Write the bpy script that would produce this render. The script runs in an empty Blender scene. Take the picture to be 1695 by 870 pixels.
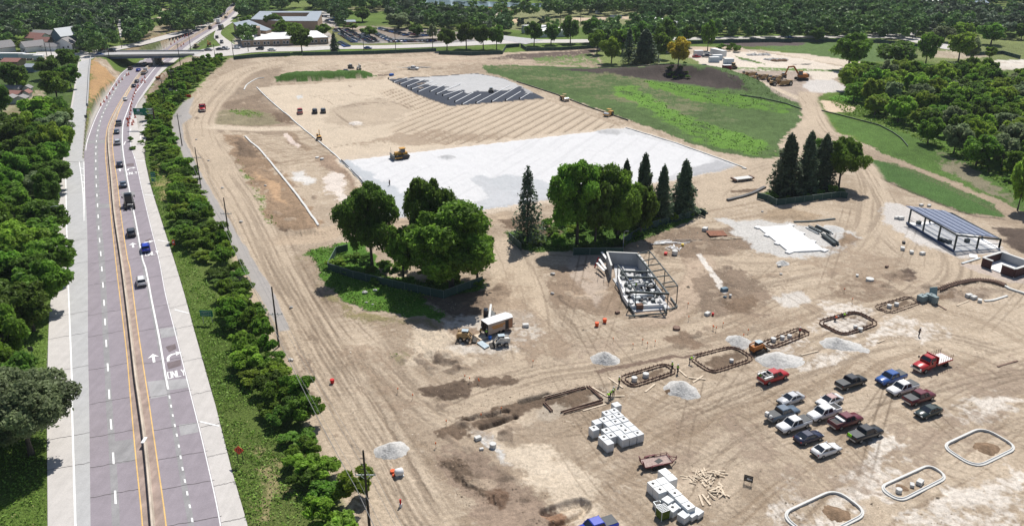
import bpy, bmesh, math, random
import numpy as np
from mathutils import Vector, Matrix
rad = math.radians
random.seed(7); rng = np.random.default_rng(7)
sc = bpy.context.scene
# ------------------------------------------------------------------ camera, sky, sun, exposure
CAM_H, FPX, PITCH = 73.0, 1370.0, rad(22.95)
cam_d = bpy.data.cameras.new('camera'); cam = bpy.data.objects.new('camera', cam_d)
sc.collection.objects.link(cam); sc.camera = cam
cam.location = (0, 0, CAM_H); cam.rotation_euler = (math.pi/2 - PITCH, 0, 0)
cam_d.sensor_width = 36.0; cam_d.lens = 36.0*FPX/1695.0
cam_d.clip_start = 0.5; cam_d.clip_end = 12000
SUN_EL, SUN_AZ = rad(56), math.atan2(.31, .95)       # azimuth clockwise from +Y (the sun stands ahead, a little right)
sun_d = bpy.data.lights.new('sun', 'SUN'); sun = bpy.data.objects.new('sun', sun_d); sc.collection.objects.link(sun)
sun_d.energy = 4.6; sun_d.angle = rad(.53); sun_d.color = (1.0, .955, .89)
sd = Vector((math.sin(SUN_AZ)*math.cos(SUN_EL), math.cos(SUN_AZ)*math.cos(SUN_EL), math.sin(SUN_EL)))
sun.rotation_euler = sd.to_track_quat('Z', 'Y').to_euler(); sun.location = sd*500
w = bpy.data.worlds.new('World'); sc.world = w; w.use_nodes = True
nt = w.node_tree; nt.nodes.clear()
sky = nt.nodes.new('ShaderNodeTexSky'); sky.sky_type = 'NISHITA'; sky.sun_disc = False
sky.sun_elevation = SUN_EL; sky.sun_rotation = SUN_AZ
bg = nt.nodes.new('ShaderNodeBackground'); bg.inputs[1].default_value = .072
wo = nt.nodes.new('ShaderNodeOutputWorld'); nt.links.new(sky.outputs[0], bg.inputs[0]); nt.links.new(bg.outputs[0], wo.inputs[0])
sc.view_settings.view_transform = 'Standard'; sc.view_settings.look = 'None'
sc.view_settings.gamma = 1; sc.view_settings.exposure = 0.24; sc.view_settings.use_curve_mapping = False
sc.cycles.max_bounces = 5; sc.cycles.diffuse_bounces = 2; sc.cycles.transparent_max_bounces = 8

# ------------------------------------------------------------------ photograph pixel -> point of the ground plane
SP, CP = math.sin(PITCH), math.cos(PITCH)
def P(x, y, z=0.0):
    u, v = x-847.5, y-435.0
    t = (CAM_H - z)/(FPX*SP + v*CP)
    return Vector((u*t, (FPX*CP - v*SP)*t, z))
def PX(X, Y, Z=0.0):                                 # inverse
    dz = CAM_H - Z; dep = Y*CP + dz*SP
    return 847.5 + FPX*X/dep, 435.0 + FPX*(dz*CP - Y*SP)/dep
def sst(a, b, x):
    t = np.clip((x-a)/(b-a), 0, 1); return t*t*(3-2*t)
def dip(Y):
    return -5.5*sst(250, 435, Y)*(1-sst(490, 590, Y))
def PH(x, y, up=0.0):                                # pixel -> point on the sunken highway
    z = 0.0
    for _ in range(12):
        p = P(x, y, z + up); z = float(dip(p.y))
    p.z = z + up
    return p
# ------------------------------------------------------------------ tagging
def tag(o, label=None, cat=None, group=None, kind=None):
    if label: o['label'] = label
    if cat: o['category'] = cat
    if group: o['group'] = group
    if kind: o['kind'] = kind
    return o
def empty(name, loc=(0,0,0), rz=0.0, label=None, cat=None, group=None):
    o = bpy.data.objects.new(name, None); sc.collection.objects.link(o)
    o.location = loc; o.rotation_euler = (0, 0, rz); o.empty_display_size = .2
    return tag(o, label, cat, group)
def copy_tree(o, parent=None):
    c = o.copy(); sc.collection.objects.link(c); c.parent = parent
    for ch in list(o.children): copy_tree(ch, c)
    return c
# ------------------------------------------------------------------ materials
MATS = {}
def mat(name, col, rough=.8, metal=0.0, noise=.12, scale=3.0, spec=.3, coat=0.0, bump=0.0, bscale=8.0):
    if name in MATS: return MATS[name]
    m = bpy.data.materials.new(name); m.use_nodes = True; t = m.node_tree
    b = t.nodes['Principled BSDF']; b.inputs['Roughness'].default_value = rough
    b.inputs['Metallic'].default_value = metal; b.inputs['Specular IOR Level'].default_value = spec
    b.inputs['Coat Weight'].default_value = coat
    if noise > 0:
        tc = t.nodes.new('ShaderNodeTexCoord'); n = t.nodes.new('ShaderNodeTexNoise')
        n.inputs['Scale'].default_value = scale; n.inputs['Detail'].default_value = 5
        t.links.new(tc.outputs['Object'], n.inputs['Vector'])
        r = t.nodes.new('ShaderNodeMapRange'); r.inputs[1].default_value = .3; r.inputs[2].default_value = .7
        r.inputs[3].default_value = 1-noise; r.inputs[4].default_value = 1+noise
        t.links.new(n.outputs['Fac'], r.inputs[0])
        mx = t.nodes.new('ShaderNodeVectorMath'); mx.operation = 'SCALE'; mx.inputs[0].default_value = col[:3]
        t.links.new(r.outputs[0], mx.inputs['Scale']); t.links.new(mx.outputs[0], b.inputs['Base Color'])
        if bump > 0:
            n2 = t.nodes.new('ShaderNodeTexNoise'); n2.inputs['Scale'].default_value = bscale; n2.inputs['Detail'].default_value = 6
            t.links.new(tc.outputs['Object'], n2.inputs['Vector'])
            bp = t.nodes.new('ShaderNodeBump'); bp.inputs['Strength'].default_value = 1; bp.inputs['Distance'].default_value = bump
            t.links.new(n2.outputs['Fac'], bp.inputs['Height']); t.links.new(bp.outputs[0], b.inputs['Normal'])
    else: b.inputs['Base Color'].default_value = (*col[:3], 1)
    MATS[name] = m; return m
# ------------------------------------------------------------------ mesh builder
def ax_basis(d):
    d = d.normalized(); up = Vector((0,0,1)) if abs(d.z) < .95 else Vector((1,0,0))
    s = d.cross(up).normalized(); return d, s, s.cross(d).normalized()
class MB:
    def __init__(s): s.v = []; s.f = []
    def add(s, vs, fs):
        n = len(s.v); s.v += [tuple(v) for v in vs]; s.f += [tuple(i+n for i in f) for f in fs]; return s
    def box(s, c, size, rz=0.0, ry=0.0, rx=0.0, taper=(1,1)):
        hx, hy, hz = size[0]/2, size[1]/2, size[2]/2; M = Matrix.Rotation(rz,3,'Z') @ Matrix.Rotation(ry,3,'Y') @ Matrix.Rotation(rx,3,'X')
        vs = []
        for z in (-1, 1):
            k = (1,1) if z < 0 else taper
            for x, y in ((-1,-1),(1,-1),(1,1),(-1,1)): vs.append(M @ Vector((x*hx*k[0], y*hy*k[1], z*hz)) + Vector(c))
        return s.add(vs, [(3,2,1,0),(4,5,6,7),(0,1,5,4),(1,2,6,5),(2,3,7,6),(3,0,4,7)])
    def bar(s, a, b, wd, ht=None):                  # rectangular bar between two points
        a, b = Vector(a), Vector(b); ht = ht or wd; d, sd_, up = ax_basis(b-a)
        vs = [p + sd_*x*wd/2 + up*z*ht/2 for p in (a, b) for x, z in ((-1,-1),(1,-1),(1,1),(-1,1))]
        return s.add(vs, [(0,1,2,3),(7,6,5,4),(0,4,5,1),(1,5,6,2),(2,6,7,3),(3,7,4,0)])
    def tube(s, pts, r, n=8, caps=True):
        pts = [Vector(p) for p in pts]; rs = r if isinstance(r, (list, tuple)) else [r]*len(pts); vs = []; fs = []
        for i, p in enumerate(pts):
            d = (pts[min(i+1, len(pts)-1)] - pts[max(i-1, 0)]); _, a, b = ax_basis(d)
            for k in range(n):
                t = 2*math.pi*k/n; vs.append(p + (a*math.cos(t) + b*math.sin(t))*rs[i])
        for i in range(len(pts)-1):
            for k in range(n):
                k2 = (k+1) % n; fs.append((i*n+k, (i+1)*n+k, (i+1)*n+k2, i*n+k2))
        if caps: fs += [tuple(range(n)), tuple(reversed(range((len(pts)-1)*n, len(pts)*n)))]
        return s.add(vs, fs)
    def prism(s, poly, y0, y1):                      # side profile (x, z) extruded along y
        n = len(poly); vs = [(x, y0, z) for x, z in poly] + [(x, y1, z) for x, z in poly]
        return s.add(vs, [tuple(range(n)), tuple(reversed(range(n, 2*n)))] + [(i, i+n, (i+1) % n + n, (i+1) % n) for i in range(n)])
    def slab(s, poly, z0, z1):                       # plan polygon (x, y) extruded upward
        n = len(poly)
        if sum(poly[i][0]*poly[(i+1)%n][1]-poly[(i+1)%n][0]*poly[i][1] for i in range(n)) < 0: poly = list(reversed(poly))
        vs = [(p[0], p[1], z0) for p in poly] + [(p[0], p[1], z1) for p in poly]
        return s.add(vs, [tuple(reversed(range(n))), tuple(range(n, 2*n))] + [(i, (i+1) % n, (i+1) % n + n, i+n) for i in range(n)])
    def loft(s, rings, caps=True, closed=True):
        n = len(rings[0]); vs = [p for r in rings for p in r]; fs = []
        for i in range(len(rings)-1):
            for k in range(n if closed else n-1):
                k2 = (k+1) % n; fs.append((i*n+k, i*n+k2, (i+1)*n+k2, (i+1)*n+k))
        if caps: fs += [tuple(reversed(range(n))), tuple(range((len(rings)-1)*n, len(rings)*n))]
        return s.add(vs, fs)
    def wheel(s, c, r, wd, n=14):                    # disc with its axis along y
        return s.tube([(c[0], c[1]-wd/2, c[2]), (c[0], c[1]-wd/2+.03, c[2]), (c[0], c[1]+wd/2-.03, c[2]), (c[0], c[1]+wd/2, c[2])], [r*.88, r, r, r*.88], n)
    def sheet(s, L, R):                              # ribbon between two polylines
        n = len(L); return s.add(list(L)+list(R), [(i, n+i, n+i+1, i+1) for i in range(n-1)])
    def ball(s, c, r, sx=1, sy=1, sz=1, nu=10, nv=6, jit=0.0):
        vs = []; fs = []
        for i in range(nv+1):
            a = math.pi*i/nv
            for k in range(nu):
                t = 2*math.pi*k/nu; j = 1+random.uniform(-jit, jit)
                vs.append((c[0]+r*sx*math.sin(a)*math.cos(t)*j, c[1]+r*sy*math.sin(a)*math.sin(t)*j, c[2]+r*sz*math.cos(a)*j))
        for i in range(nv):
            for k in range(nu):
                k2 = (k+1) % nu; fs.append((i*nu+k, (i+1)*nu+k, (i+1)*nu+k2, i*nu+k2))
        return s.add(vs, fs)
    def build(s, name, m, parent=None, smooth=False, bevel=0.0):
        me = bpy.data.meshes.new(name); me.from_pydata(s.v, [], s.f); me.validate(); me.materials.append(m)
        o = bpy.data.objects.new(name, me); sc.collection.objects.link(o)
        if parent is not None: o.parent = parent
        if bevel > 0:
            b = bmesh.new(); b.from_mesh(me)
            bmesh.ops.bevel(b, geom=[e for e in b.edges if e.is_manifold and e.calc_face_angle(0) > .6], offset=bevel, segments=2, profile=.6, affect='EDGES', clamp_overlap=True)
            b.to_mesh(me); b.free()
        if smooth: me.polygons.foreach_set('use_smooth', [True]*len(me.polygons))
        return o
def np_mesh(name, V, F, m, parent=None, smooth=False, cols=None, cname='Col', extra=None):
    me = bpy.data.meshes.new(name); me.vertices.add(len(V)); me.vertices.foreach_set('co', np.asarray(V, np.float32).ravel())
    k = F.shape[1]; me.loops.add(F.size); me.loops.foreach_set('vertex_index', F.astype(np.int32).ravel())
    me.polygons.add(len(F)); me.polygons.foreach_set('loop_start', np.arange(0, F.size, k, dtype=np.int32))
    if smooth: me.polygons.foreach_set('use_smooth', np.ones(len(F), bool))
    me.update(calc_edges=True)
    if cols is not None:
        a = me.color_attributes.new(cname, 'FLOAT_COLOR', 'POINT'); a.data.foreach_set('color', np.asarray(cols, np.float32).ravel())
    if m: me.materials.append(m)
    o = bpy.data.objects.new(name, me); sc.collection.objects.link(o)
    if parent is not None: o.parent = parent
    return o
# ------------------------------------------------------------------ numpy noise
def _h(ix, iy, seed):
    n = (ix.astype(np.int64)*374761393 + iy.astype(np.int64)*668265263 + seed*974634777) & 0x7fffffff
    n = ((n ^ (n >> 13))*1274126177) & 0x7fffffff
    return ((n ^ (n >> 16)) & 0xffff)/65535.0
def vnoise(x, y, seed=0):
    ix, iy = np.floor(x), np.floor(y); fx, fy = x-ix, y-iy; fx = fx*fx*(3-2*fx); fy = fy*fy*(3-2*fy)
    a, b, c, d = _h(ix,iy,seed), _h(ix+1,iy,seed), _h(ix,iy+1,seed), _h(ix+1,iy+1,seed)
    return (a*(1-fx)+b*fx)*(1-fy) + (c*(1-fx)+d*fx)*fy
def fbm(x, y, sc_=1.0, oct=4, seed=0):
    s = 0; a = .5; t = 0
    for i in range(oct):
        s = s + a*vnoise(x*sc_+i*17.3, y*sc_-i*9.1, seed+i); t += a; a *= .55; sc_ *= 2.03
    return s/t
def catmull(pts, n=6, closed=False):
    pts = [np.array(p, float) for p in pts]; out = []; N = len(pts)
    rg = range(N) if closed else range(N-1)
    for i in rg:
        p1, p2 = pts[i], pts[(i+1) % N]
        p0 = pts[(i-1) % N] if closed or i > 0 else 2*p1-p2
        p3 = pts[(i+2) % N] if closed or i+2 < N else 2*p2-p1
        for k in range(n):
            t = k/n; out.append(.5*((2*p1)+(p2-p0)*t+(2*p0-5*p1+4*p2-p3)*t*t+(3*p1-p0-3*p2+p3)*t**3))
    if not closed: out.append(pts[-1])
    return out
# ------------------------------------------------------------------ the ground: one fan-shaped grid, finer towards the middle, coarse out to the horizon
def _radii():
    v = np.linspace(560, -437, 690)                  # rows about evenly spaced as seen from the air
    r = CAM_H*(FPX*CP - v*SP)/(FPX*SP + v*CP)
    return np.concatenate([[2, 12, 25, 38, 48], [q for q in np.linspace(53, r[0]-1, 4)], r, r[-1]*np.array([1.02,1.05,1.1,1.17,1.27,1.4,1.6,1.9,2.4,3.2,5,9,14])])
_rr = _radii()
_aa = np.concatenate([np.linspace(-180, -45, 28)[:-1], np.linspace(-45, -39, 20)[:-1], np.linspace(-39, 39, 1260), np.linspace(39, 45, 20)[1:], np.linspace(45, 180, 28)[1:]])*math.pi/180
R_, A_ = np.meshgrid(_rr, _aa, indexing='ij'); nR, nA = R_.shape
X = (R_*np.sin(A_)).ravel(); Y = (R_*np.cos(A_)).ravel(); N = X.size
Z = np.zeros(N); C = np.zeros((N, 3)); G = np.zeros(N); LB = np.zeros(N, np.int32)
n1 = fbm(X, Y, .012, 4, 1); n2 = fbm(X, Y, .06, 4, 5); n3 = fbm(X, Y, .35, 4, 9); n4 = fbm(X, Y, 1.3, 3, 14)
wx = (fbm(X, Y, .22, 3, 21)-.5); wy = (fbm(X, Y, .22, 3, 31)-.5); w2x = fbm(X, Y, 1.1, 2, 41)-.5; w3x = vnoise(X*3.1, Y*3.1, 47)-.5; n5 = vnoise(X*2.6+w2x*3, Y*2.6, 49)
def W2(pts): return np.array([P(*p)[:2] for p in pts])
def inside(px, py, poly):
    r = np.zeros(px.size, bool); n = len(poly)
    for i in range(n):
        x1, y1 = poly[i]; x2, y2 = poly[(i+1) % n]
        if y1 == y2: continue
        c = (y1 > py) != (y2 > py); r ^= c & (px < (x2-x1)*(py-y1)/(y2-y1) + x1)
    return r
def segd(px, py, poly, closed=True):
    n = len(poly); best = np.full(px.size, 1e9)
    for i in range(n if closed else n-1):
        x1, y1 = poly[i]; x2, y2 = poly[(i+1) % n]; dx, dy = x2-x1, y2-y1; L = dx*dx+dy*dy+1e-9
        t = np.clip(((px-x1)*dx+(py-y1)*dy)/L, 0, 1); best = np.minimum(best, (px-x1-t*dx)**2+(py-y1-t*dy)**2)
    return np.sqrt(best)
def area(pts, soft=.6, rough=1.0, world=False):
    """weights (index, weight) of a polygon given in photograph pixels"""
    q = np.array(pts) if world else W2(pts); m = soft+rough*1.5+1
    lo, hi = q.min(0)-m, q.max(0)+m
    ix = np.nonzero((X > lo[0]) & (X < hi[0]) & (Y > lo[1]) & (Y < hi[1]))[0]
    x = X[ix]+(wx[ix]*3.6+w2x[ix]*1.2+w3x[ix]*.7)*rough; y = Y[ix]+(wy[ix]*3.6-w2x[ix]*1.0+w3x[ix]*.6)*rough; soft = soft*.5
    d = segd(x, y, q); d = np.where(inside(x, y, q), d, -d)
    wgt = sst(-soft, soft, d) if soft > 0 else (d > 0).astype(float)
    k = wgt > 0; return ix[k], wgt[k], d[k]
def paint(ix, wgt, col, var=.18, g=None, lab=None):
    col = np.array(col); t = col[None, :]*(1+var*1.7*(n3[ix]-.5)+var*1.5*(n2[ix]-.5)+var*1.4*(n4[ix]-.5))[:, None]
    C[ix] = C[ix]*(1-wgt[:, None]) + t*wgt[:, None]
    if g is not None: G[ix] = G[ix]*(1-wgt)+g*wgt
    if lab is not None: LB[ix[wgt > .5]] = lab
def poly(pts, col, soft=.6, rough=1.0, var=.18, g=0.0, lab=None, h=0.0, hs=3.0, k=1.0, patch=None, world=False):
    ix, wgt, d = area(pts, soft, rough, world)
    if patch is not None:                            # break the area up into patches
        wgt = wgt*sst(patch-.07, patch+.07, n2[ix]*.40+n3[ix]*.34+n4[ix]*.26)
    paint(ix, wgt*k, col, var, g, lab)
    if h: Z[ix] += h*sst(0, hs, d)*(.8+.4*n3[ix])
def path_coords(pts, wd, smooth=8):
    q = np.array(catmull([P(*p)[:2] for p in pts], smooth)); lo, hi = q.min(0)-wd-4, q.max(0)+wd+4
    ix = np.nonzero((X > lo[0]) & (X < hi[0]) & (Y > lo[1]) & (Y < hi[1]))[0]; x, y = X[ix], Y[ix]
    best = np.full(ix.size, 1e9); dd = np.zeros(ix.size); ss = np.zeros(ix.size); acc = 0
    for i in range(len(q)-1):
        dx, dy = q[i+1]-q[i]; L = math.hypot(dx, dy)+1e-9
        t = np.clip(((x-q[i,0])*dx+(y-q[i,1])*dy)/L**2, 0, 1); ex, ey = x-q[i,0]-t*dx, y-q[i,1]-t*dy; d = np.hypot(ex, ey); k = d < best
        best[k] = d[k]; dd[k] = (np.sign(dx*ey-dy*ex)*d)[k]; ss[k] = (acc+t*L)[k]; acc += L
    k = best < wd/2+3; return ix[k], dd[k], ss[k]
def track(pts, wd, col, dark=(.19,.145,.105), ruts=.5, soft=1.0, freq=1.4, k=1.0, lab=None, h=.06, seed=3):
    """a driven earth road: paler crown, wheel ruts that wander along it"""
    ix, d, s = path_coords(pts, wd+2*soft)
    d2 = d + (vnoise(s*.05, d*0+seed, seed)-.5)*1.5 + w2x[ix]*.5
    wgt = (1-sst(wd/2-soft, wd/2+soft, np.abs(d2)+wx[ix]*1.2))*sst(0, 7, s+wx[ix]*4)*(1-sst(s.max()-7, s.max(), s+wx[ix]*4))
    if col is not None: paint(ix, wgt*k, col, .12, 0.0, lab)
    r = vnoise(d2*freq, s*.03, seed+2)*.6+vnoise(d2*freq*2.3, s*.05, seed+7)*.4
    rw = wgt*ruts*sst(.52, .74, r); C[ix] = C[ix]*(1-rw[:, None])+np.array(dark)*rw[:, None]
    lw = wgt*.35*sst(.5, .25, 1-r)*0
    Z[ix] -= h*wgt*sst(.5, .8, r)
def rut(pts, sep=1.8, wdt=.28, col=(.16,.12,.085), k=.6, depth=.07):
    """one pass of a vehicle: two wheel marks"""
    ix, d, s = path_coords(pts, sep+2)
    a = np.exp(-((np.abs(d)-sep/2)/wdt)**2)*(.5+vnoise(s*.2, s*0, 3))*sst(0, 4, s)*(1-sst(s.max()-4, s.max(), s)); wgt = np.clip(a*k, 0, 1)
    C[ix] = C[ix]*(1-wgt[:, None])+np.array(col)*wgt[:, None]; Z[ix] -= depth*a*.5
def mound(x, y, rx, h, col=None, ry=None, rz=0.0, rough=.35, var=.2, g=0.0, k=1.0, pix=True):
    c = P(x, y) if pix else Vector((x, y, 0)); ry = ry or rx; m = max(rx, ry)*1.6
    ix = np.nonzero((np.abs(X-c.x) < m) & (np.abs(Y-c.y) < m) & ((LB != 4) | (h > .45)))[0]; dx, dy = X[ix]-c.x, Y[ix]-c.y
    a = (dx*math.cos(rz)+dy*math.sin(rz))/rx; b = (-dx*math.sin(rz)+dy*math.cos(rz))/ry
    r = np.hypot(a, b)*(1+rough*(vnoise(X[ix]*1.1, Y[ix]*1.1, 77)-.5)+rough*(n3[ix]-.5)); w_ = 1-sst(.85, 1.05, r); j = w_ > 0
    if col is not None: paint(ix[j], (w_*k)[j], col, var, g)
    prof = np.clip(1-r, 0, 1); Z[ix] += h*(prof**.9)*(.9+.3*n4[ix])
# colours measured off the photograph, as albedo
SAND=(.445,.362,.272); SANDL=(.52,.435,.335); SANDD=(.275,.215,.158); DIRT=(.17,.122,.085); DARK=(.085,.066,.055); PALE=(.62,.56,.48)
CHALK=(.60,.575,.54); GRAV=(.50,.50,.49); GR=(.115,.18,.036); GRB=(.14,.27,.035); GRD=(.06,.11,.028); GRY=(.16,.18,.06); CONC=(.60,.57,.52)
base = np.array(GR)[None, :]*(0.75+.9*(n2-.35))[:, None]; ywt = sst(.5, .75, n1)[:, None]*.6
C[:] = base*(1-ywt)+np.array(GRY)*ywt; G[:] = 1.0; Z[:] = .12*(n2-.5)
# ---- far fields, parks, roads' surroundings
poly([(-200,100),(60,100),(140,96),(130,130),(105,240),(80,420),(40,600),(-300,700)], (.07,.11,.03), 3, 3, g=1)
poly([(0,186),(60,150),(75,150),(60,190),(25,205)], (.14,.17,.06), 1, 1)
poly([(0,88),(100,88),(155,86),(140,98),(100,100),(0,100)], (.52,.50,.47), 1, .5, .08)
poly([(250,16),(292,12),(292,19),(262,24),(248,22)], (.30,.27,.15), 2, 2); poly([(244,32),(262,29),(282,31),(250,34)], (.55,.46,.36), 1, 1)
poly([(230,46),(300,36),(310,46),(240,62),(200,66),(205,58)], (.14,.16,.06), 2, 2)
poly([(150,98),(160,96),(205,112),(190,130),(165,160),(150,190),(142,225),(146,160),(149,115)], (.38,.24,.12), 2, 2, .2, g=.6)
poly([(197,112),(205,116),(180,148),(150,200),(143,225),(139,262),(135,262),(141,222),(150,170),(180,128)], (.13,.14,.05), 1.5, 2, .3, g=1)
poly([(155,95),(166,95),(212,110),(205,118),(160,102)], (.50,.42,.33), 1.5, 1, .15)
poly([(205,82),(240,62),(300,50),(315,56),(280,72),(262,82)], (.27,.21,.13), 2, 2, .25, g=.5); poly([(225,72),(270,60),(262,78),(235,82)], (.11,.13,.05), 1, 3, g=1)
poly([(262,106),(330,92),(370,88),(330,112),(300,120),(280,128),(245,165),(230,150),(250,125)], (.42,.34,.26), 2, 2, .2, g=0)
poly([(262,118),(300,118),(285,132),(262,142),(255,130)], (.34,.22,.13), 2, 2, .2); poly([(228,160),(250,138),(262,148),(248,170),(235,180),(226,178)], (.16,.17,.05), 1.5, 2, g=1)
poly([(312,74),(340,62),(352,66),(345,76),(320,80)], (.12,.17,.05), 1, 1, g=1)
poly([(385,92),(395,30),(470,20),(545,18),(560,45),(545,80),(400,84)], (.44,.43,.41), 2, 1, .08, lab=5)
poly([(455,12),(500,2),(530,4),(530,14)], (.14,.18,.05), 2, 2, g=1)
poly([(550,47),(600,43),(735,48),(800,62),(790,72),(585,72),(560,66)], (.21,.21,.215), .6, .2, .07, lab=5)
poly([(552,44),(585,73),(800,72),(800,76),(575,80),(540,50)], (.17,.18,.07), .6, .3, g=1); poly([(640,46),(700,46),(800,56),(850,52),(700,40),(620,42)], (.16,.18,.07), 1, .6, g=1)
poly([(800,16),(1100,12),(1110,24),(1090,34),(1000,44),(850,50),(800,40)], (.20,.21,.10), 2, 2, .15, g=1)
poly([(818,38),(822,32),(845,30),(868,32),(868,37),(845,39)], (.62,.46,.30), .5, .3, .05); poly([(930,33),(950,30),(1000,29),(1050,27),(1055,31),(1000,33),(960,35)], (.55,.43,.32), 1, .5, .05)
poly([(795,20),(830,20),(840,24),(800,26)], (.50,.46,.42), .6, .5); poly([(560,12),(690,8),(690,14),(600,22)], (.2,.2,.1), 2, 1, g=1)
poly([(640,85),(735,85),(740,92),(640,92)], (.42,.36,.29), 1, 1, .1)
poly([(1510,58),(1700,62),(1700,100),(1560,108),(1500,92),(1400,80)], (.16,.19,.07), 3, 2, .25, g=1)
poly([(1545,84),(1600,86),(1640,92),(1600,98),(1540,95)], (.40,.34,.25), 2, 1.5, .15)
poly([(1565,104),(1600,106),(1640,100),(1700,99),(1700,114),(1640,117),(1570,117)], (.60,.56,.50), 1, .5, .08, lab=5); poly([(1585,106),(1600,105),(1622,108),(1620,112),(1590,112)], (.1,.17,.04), .5, .5, g=1)
poly([(258,262),(300,300),(296,352),(262,330)], (.30,.26,.12), 1.5, 2, .3, g=.8, patch=.42)
poly([(425,740),(470,760),(490,830),(450,850)], (.30,.26,.13), 1.5, 2, .3, g=.8, patch=.42)
# ---- the building site
poly([(300,178),(345,125),(380,97),(560,90),(720,86),(850,87),(985,78),(1060,90),(1150,80),(1260,82),(1400,108),(1385,140),(1345,165),(1350,200),(1420,235),(1500,265),(1600,310),(1700,352),(2000,450),(2600,900),(2600,1400),(640,1400),(592,870),(545,720),(492,600),(455,500),(400,420),(340,300),(297,210)], SAND, 1.2, 1.5, .16, g=0)
ix = np.nonzero(G < .5)[0]; t_ = (sst(.42, .66, n1[ix])*.6)[:, None]; C[ix] = C[ix]*(1-t_)+np.array(SANDD)*t_
t_ = (sst(.52, .68, n2[ix])*.45)[:, None]; C[ix] = C[ix]*(1-t_)+np.array(SANDL)*t_
def st(a, b, n, wd=1.0): pass
# streaks left by grading and traffic, in several directions
for ang, sc1, sd1, amt in ((.42, .55, 51, .40), (1.15, .5, 57, .28), (2.2, .6, 63, .25), (.1, .8, 71, .22)):
    u = X[ix]*math.cos(ang)+Y[ix]*math.sin(ang); v = -X[ix]*math.sin(ang)+Y[ix]*math.cos(ang)
    cu = 6*np.sin(u*.03+sd1)+5*(n1[ix]-.5)*6
    s_ = vnoise((v+cu)*sc1*1.6, u*.035, sd1)*.6+vnoise((v+cu)*sc1*4, u*.06, sd1+3)*.4
    wgt = (sst(.54, .70, s_)*amt*1.6*sst(.42, .58, fbm(X[ix], Y[ix], .018, 2, sd1+9)))[:, None]
    C[ix] = C[ix]*(1-wgt)+np.array((.24,.18,.125))*wgt; Z[ix] -= wgt[:, 0]*.08
Z[ix] += .16*(n3[ix]-.5)+.10*(n4[ix]-.5)+.05*(n5[ix]-.5)
sp = (sst(.66, .84, n5[ix]*.6+n4[ix]*.4)*.35)[:, None]; C[ix] = C[ix]*(1-sp)+np.array((.22,.17,.125))*sp; sp = (sst(.64, .8, (1-n5[ix])*.55+n3[ix]*.45)*.4)[:, None]; C[ix] = C[ix]*(1-sp)+np.array((.56,.49,.40))*sp
# pale verge and footpath beside the hedge
poly([(440,520),(470,545),(520,640),(590,760),(650,880),(640,1000),(600,1000),(585,850),(540,720),(490,600),(455,520)], (.60,.55,.49), 1, 1.2, .12)
# compacted loop road
poly([(330,190),(345,160),(400,120),(470,112),(447,140),(430,165),(480,205),(470,225),(370,215),(350,225)], SANDD, 1.5, 2, .25)
poly([(350,178),(440,150),(480,205),(440,200),(400,182)], DIRT, 2, 2, .3, k=.6)
poly([(345,185),(400,180),(455,190),(470,205),(400,208),(352,206)], (.22,.19,.12), 1, 1.5, .3, g=.4); poly([(375,182),(425,183),(440,196),(400,192)], GR, .8, 1.5, .3, g=1, patch=.5)
poly([(318,205),(330,260),(390,360),(440,450),(470,520),(455,520),(420,450),(370,370),(325,280),(305,220)], (.29,.22,.16), 1, 1.5, .25, patch=.42)
track([(700,990),(665,870),(620,780),(560,660),(495,540),(440,440),(395,350),(352,270),(328,215),(340,180),(372,142),(405,118),(450,106),(560,100),(700,96),(850,90),(985,80)], 13, SAND, ruts=.45)
track([(330,207),(400,212),(470,213),(560,210),(620,200)], 6.5, SANDL, ruts=.4, freq=1)
track([(560,100),(700,100),(800,102),(900,108),(1000,115),(1150,130)], 7, (.42,.33,.25), ruts=.4)
# long dug strip with its kerb
poly([(372,222),(398,224),(450,268),(500,330),(532,372),(520,382),(478,382),(455,370),(425,320),(390,260)], (.27,.19,.125), 1, 1.5, .3, h=.3)
poly([(385,228),(420,240),(430,262),(400,262)], DIRT, 1, 1.5, .3, h=.6); poly([(420,285),(450,300),(470,340),(445,330)], (.42,.28,.17), 1.5, 1.5, .2)
poly([(465,372),(490,382),(530,375),(535,385),(500,392),(465,386)], DIRT, .8, 1, .3, h=.8, hs=2)
poly([(392,262),(404,270),(425,318),(440,345),(462,378),(450,372),(425,330),(400,285)], GR, .5, 1.2, .3, g=1, patch=.57)
poly([(480,285),(500,282),(520,300),(505,306),(485,300)], CHALK, 1.5, 1.5, .15); poly([(535,290),(560,280),(572,330),(560,345),(540,310)], (.62,.55,.49), 1, 1.5, .12)
poly([(470,218),(490,220),(500,240),(520,246),(510,250),(480,240)], (.27,.20,.14), .8, 1.2, .3); poly([(465,222),(472,220),(497,240),(492,245)], (.60,.50,.44), .5, .6)
poly([(520,258),(560,255),(600,300),(590,320),(560,290),(530,275)], (.30,.22,.16), 1, 1.5, .3, h=.35); poly([(588,310),(600,320),(595,345),(580,330)], (.33,.22,.14), 1, 1)
poly([(455,128),(480,125),(600,122),(624,126),(608,129),(500,135),(458,135)], (.055,.115,.022), .5, .8, .2, g=1, h=2.6, hs=4)
poly([(448,185),(490,190),(478,206),(452,200)], DIRT, .8, 1, .3, h=.5)
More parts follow.
